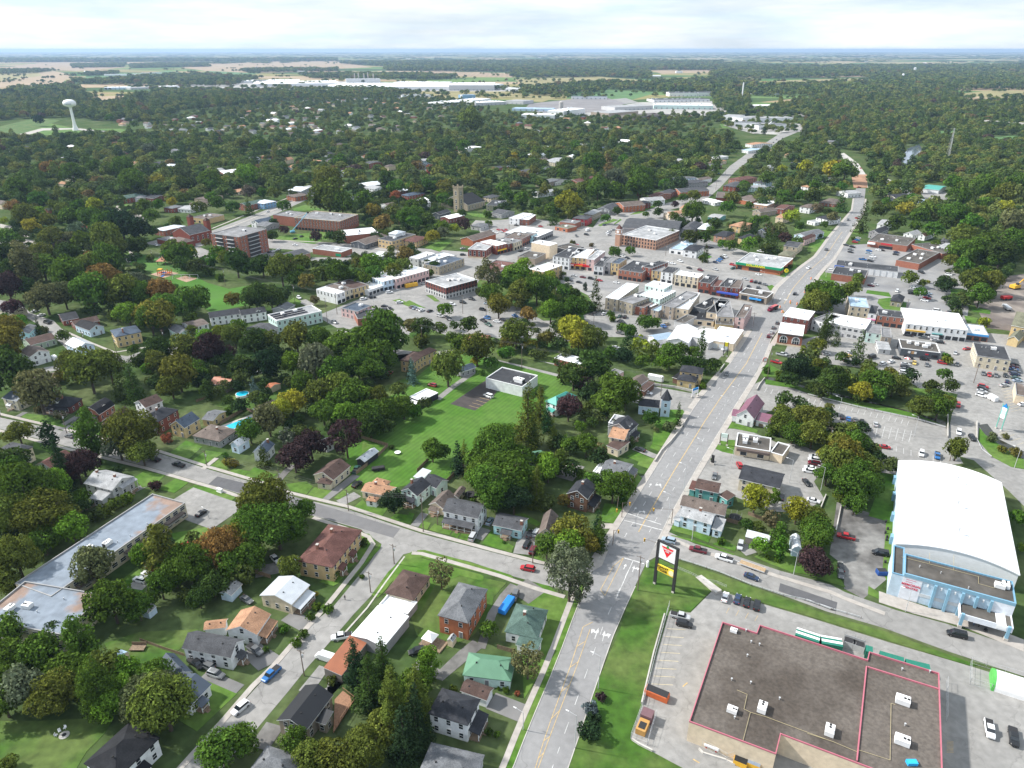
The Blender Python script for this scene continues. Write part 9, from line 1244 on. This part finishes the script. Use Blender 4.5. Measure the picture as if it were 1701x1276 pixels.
for i,(x,y)in enumerate(((615,510),(630,568),(612,597),(625,632),(621,653),(610,828))):t=thing("barrel",px(V24,(x,y)),0,None,"barrel");q=MB();q.tube((0,0,0),(0,0,1.0),.35,n=10);q.build("body",BED,t);later(t,"black barrel","barrel","black barrels beside the arena",V24((x,y)))
for i,(x,y)in enumerate(((1302,1000),(1318,1036),(1382,958),(1435,975),(1495,880),(1545,775))):t=thing("traffic_drum",px(V03,(x,y)),0,None,"traffic drum");q=MB();q.tube((0,0,0),(0,0,1.4),.5,.4,n=8);q.build("body",paint('drum_orange',(.8,.2,.03)),t);q=MB();q.tube((0,0,.6),(0,0,.8),.48,.47,n=8);q.build("stripe",SW,t);later(t,"orange traffic drum","traffic drum","orange drums at the crossing",V03((x,y)))
b0=px(T3,(1205,800));t=thing("lattice_mast",b0,0,"tall grey lattice mast rising out of the eastern wood","mast");q=MB();hh=46
for a,b in((-2,-2),(2,-2),(2,2),(-2,2)):q.tube((a,b,0),(a*.25,b*.25,hh),.14,.1,n=4)
for i in range(14):
 z0,z1=hh*i/14,hh*(i+1)/14;s0,s1=2*(1-.75*i/14),2*(1-.75*(i+1)/14);q.tube((-s0,-s0,z0),(s1,-s1,z1),.1,n=3);q.tube((s0,-s0,z0),(-s1,-s1,z1),.1,n=3);q.tube((s0,-s0,z0),(s1,s1,z1),.1,n=3)
q.build("lattice",METAL,t)
A_,B_=px(T3,(1445,575),0),px(T3,(1760,600),0);t=thing("bridge",A_,0,"pale road bridge far off in the eastern wood","bridge");q=MB();d_=B_-A_;w=Vector((-d_.y,d_.x,0)).normalized()*5;vs=[Vector((0,0,9))-w,d_+Vector((0,0,9))-w,d_+Vector((0,0,9))+w,Vector((0,0,9))+w];q.v=[tuple(x)for x in vs]+[tuple(x+Vector((0,0,2.5)))for x in vs];q.f=box(0,1,0,1,0,1)[1];q.m=[0]*6
for i in range(5):c_=d_*(i/4);q.tube(c_,c_+Vector((0,0,9)),1.5,n=6)
q.build("deck",CONC,t)
# ------------------------------------------------------------------ people
def person(v,p,h,top,legs,face,lab,stride=.22,arms=.15):
 o_=px(v,p,.0);o_.z=.13 if v is WA else.06;t=empty("person",o_,face);tag(t,lab,"person","people in the street");k=h/1.75
 pts=[(0,0,.93),(0,0,1.12),(0,0,1.32),(0,0,1.5),(0.01,0,1.62),(.02,0,1.74),(0,.09,.9),(stride,.1,.48),(stride*.9,.1,.07),(stride*.9+.16,.1,.04),(0,-.09,.9),(-stride*.4,-.1,.48),(-stride,-.1,.08),(-stride+.15,-.1,.04),(0,.2,1.42),(-arms*.5,.26,1.13),(arms,.27,.9),(arms+.06,.27,.82),(0,-.2,1.42),(arms*.5,-.26,1.13),(-arms*.2,-.27,.9),(-arms*.2+.05,-.27,.82)]
 ed=[(0,1),(1,2),(2,3),(3,4),(4,5),(0,6),(6,7),(7,8),(8,9),(0,10),(10,11),(11,12),(12,13),(3,14),(14,15),(15,16),(16,17),(3,18),(18,19),(19,20),(20,21)]
 rd=[.15,.14,.16,.08,.07,.11,.1,.065,.045,.04,.1,.065,.045,.04,.065,.05,.036,.04,.065,.05,.036,.04]
 me=bpy.data.meshes.new("body");me.from_pydata([(x*k,y*k,z*k)for x,y,z in pts],ed,[]);b=link("body",me,t);md=b.modifiers.new("s",'SKIN');me.skin_vertices[0].data[0].use_root=True
 for i,r_ in enumerate(rd):me.skin_vertices[0].data[i].radius=(r_*k,r_*k)
 b.modifiers.new("u",'SUBSURF').levels=1;bpy.context.view_layer.update();ev=b.evaluated_get(bpy.context.evaluated_depsgraph_get());m2=bpy.data.meshes.new_from_object(ev);b.modifiers.clear();b.data=m2;m2.materials.clear();sk_,tp,lg,sh=paint('skin',(.45,.28,.2)),paint('cloth_'+top,dict(black=(.02,.02,.025),white=(.6,.62,.65),grey=(.12,.13,.14))[top]),paint('cloth_'+legs,dict(black=(.02,.02,.025),grey=(.12,.13,.14),denim=(.1,.18,.3))[legs]),BED
 for m in(sk_,tp,lg,sh):m2.materials.append(m)
 for f_ in m2.polygons:c=f_.center/k;f_.material_index=3 if c.z<.09 else(2 if c.z<.95 and abs(c.y)<.22 else(1 if c.z<1.53 and c.z>.88 else 0));f_.use_smooth=True
 q=MB();q.tube((0,0,1.7*k),(-.01,0,1.86*k),.125*k,.06*k,n=8);q.build("hair",paint('dark_hair',(.03,.02,.015)),t)
person(V21,(1102,1118),1.75,'black','grey',R(-60),"person in dark top walking along the middle of the side street");person(WA,(1105,705),1.75,'white','denim',R(-90),"person in white top standing under the arena canopy",.05);person(WA,(1165,720),1.75,'black','black',R(-60),"person in black standing under the arena canopy",.05);person(WA,(1255,735),1.7,'grey','black',R(-100),"person in grey beside a pushchair under the arena canopy",.1)
t=thing("pushchair",px(WA,(1248,765),.13),0,"small dark pushchair in front of the arena canopy","pushchair");q=MB();q.box(-.3,.3,-.35,.35,.35,.8);q.build("seat",BED,t);[MB().tube((a,b-.03,.15),(a,b+.03,.15),.15,n=8).build("wheel",TY,t)for a in(-.3,.3)for b in(-.3,.3)]
# ------------------------------------------------------------------ labels that tell look-alikes apart by what they stand between
def relabel():
 used={};names=[n for n,_ in LM];lp=np.array([p for _,p in LM],float)
 rows_=[]
 for o,look,p in PEND:
  d=lp-np.array(p);d[:,1]*=1.6;r_=np.hypot(d[:,0],d[:,1])+1e-3;room=11-len(look.split());best=None
  for i in np.argsort(r_)[:14]:
   li=len(names[i].split());u=d[i]/r_[i];cv=(d@u)/r_
   for j in np.argsort(r_+(cv>-.1)*150)[:14]:
    if j!=i and li+len(names[j].split())<=room:
     s_=r_[i]*1.5+r_[j]+(cv[j]>-.1)*150
     if best is None or s_<best[0]:best=(s_,i,j)
  if best is None:
   sh_=[k for k in np.argsort(r_)if len(names[k].split())<=room];best=(0,sh_[0],-1)
  i,j=best[1:];rows_.append((look,i,j,r_[i],o,p))
 rows_.sort(key=lambda t:(t[0],t[1],t[2],t[3]));prev=None;c=0
 for look,i,j,r_,o,p in rows_:
  c=c+1 if(look,i,j)==prev else 0;prev=(look,i,j);a,b=names[i],names[j]
  def cut(s_,n):w_=s_.split();return ' '.join(w_[:n])if len(w_)<=n else s_
  w1="%s%s from the %s towards the %s"%(ORD[min(c,9)],look,a,b)if j>=0 else "%s%s out from the %s"%(ORD[min(c,9)],look,a)
  used[w1]=1;o['label']=w1
relabel()
# ------------------------------------------------------------------ the air
hz=bpy.data.materials.new("haze_air");hz.use_nodes=True;t_=hz.node_tree;t_.nodes.clear();o_=t_.nodes.new("ShaderNodeOutputMaterial");pv=t_.nodes.new("ShaderNodeVolumePrincipled");pv.inputs['Color'].default_value=(.5,.7,.97,1);pv.inputs['Density'].default_value=4.6e-5;pv.inputs['Anisotropy'].default_value=.2;t_.links.new(pv.outputs[0],o_.inputs['Volume'])
v_,f_=box(-gs-500,gs+500,-2500,gs+500,-1,HC+12);o=mesh("haze",v_,f_,hz);o['kind']='stuff';hz.cycles.homogeneous_volume=True if hasattr(hz.cycles,'homogeneous_volume')else None
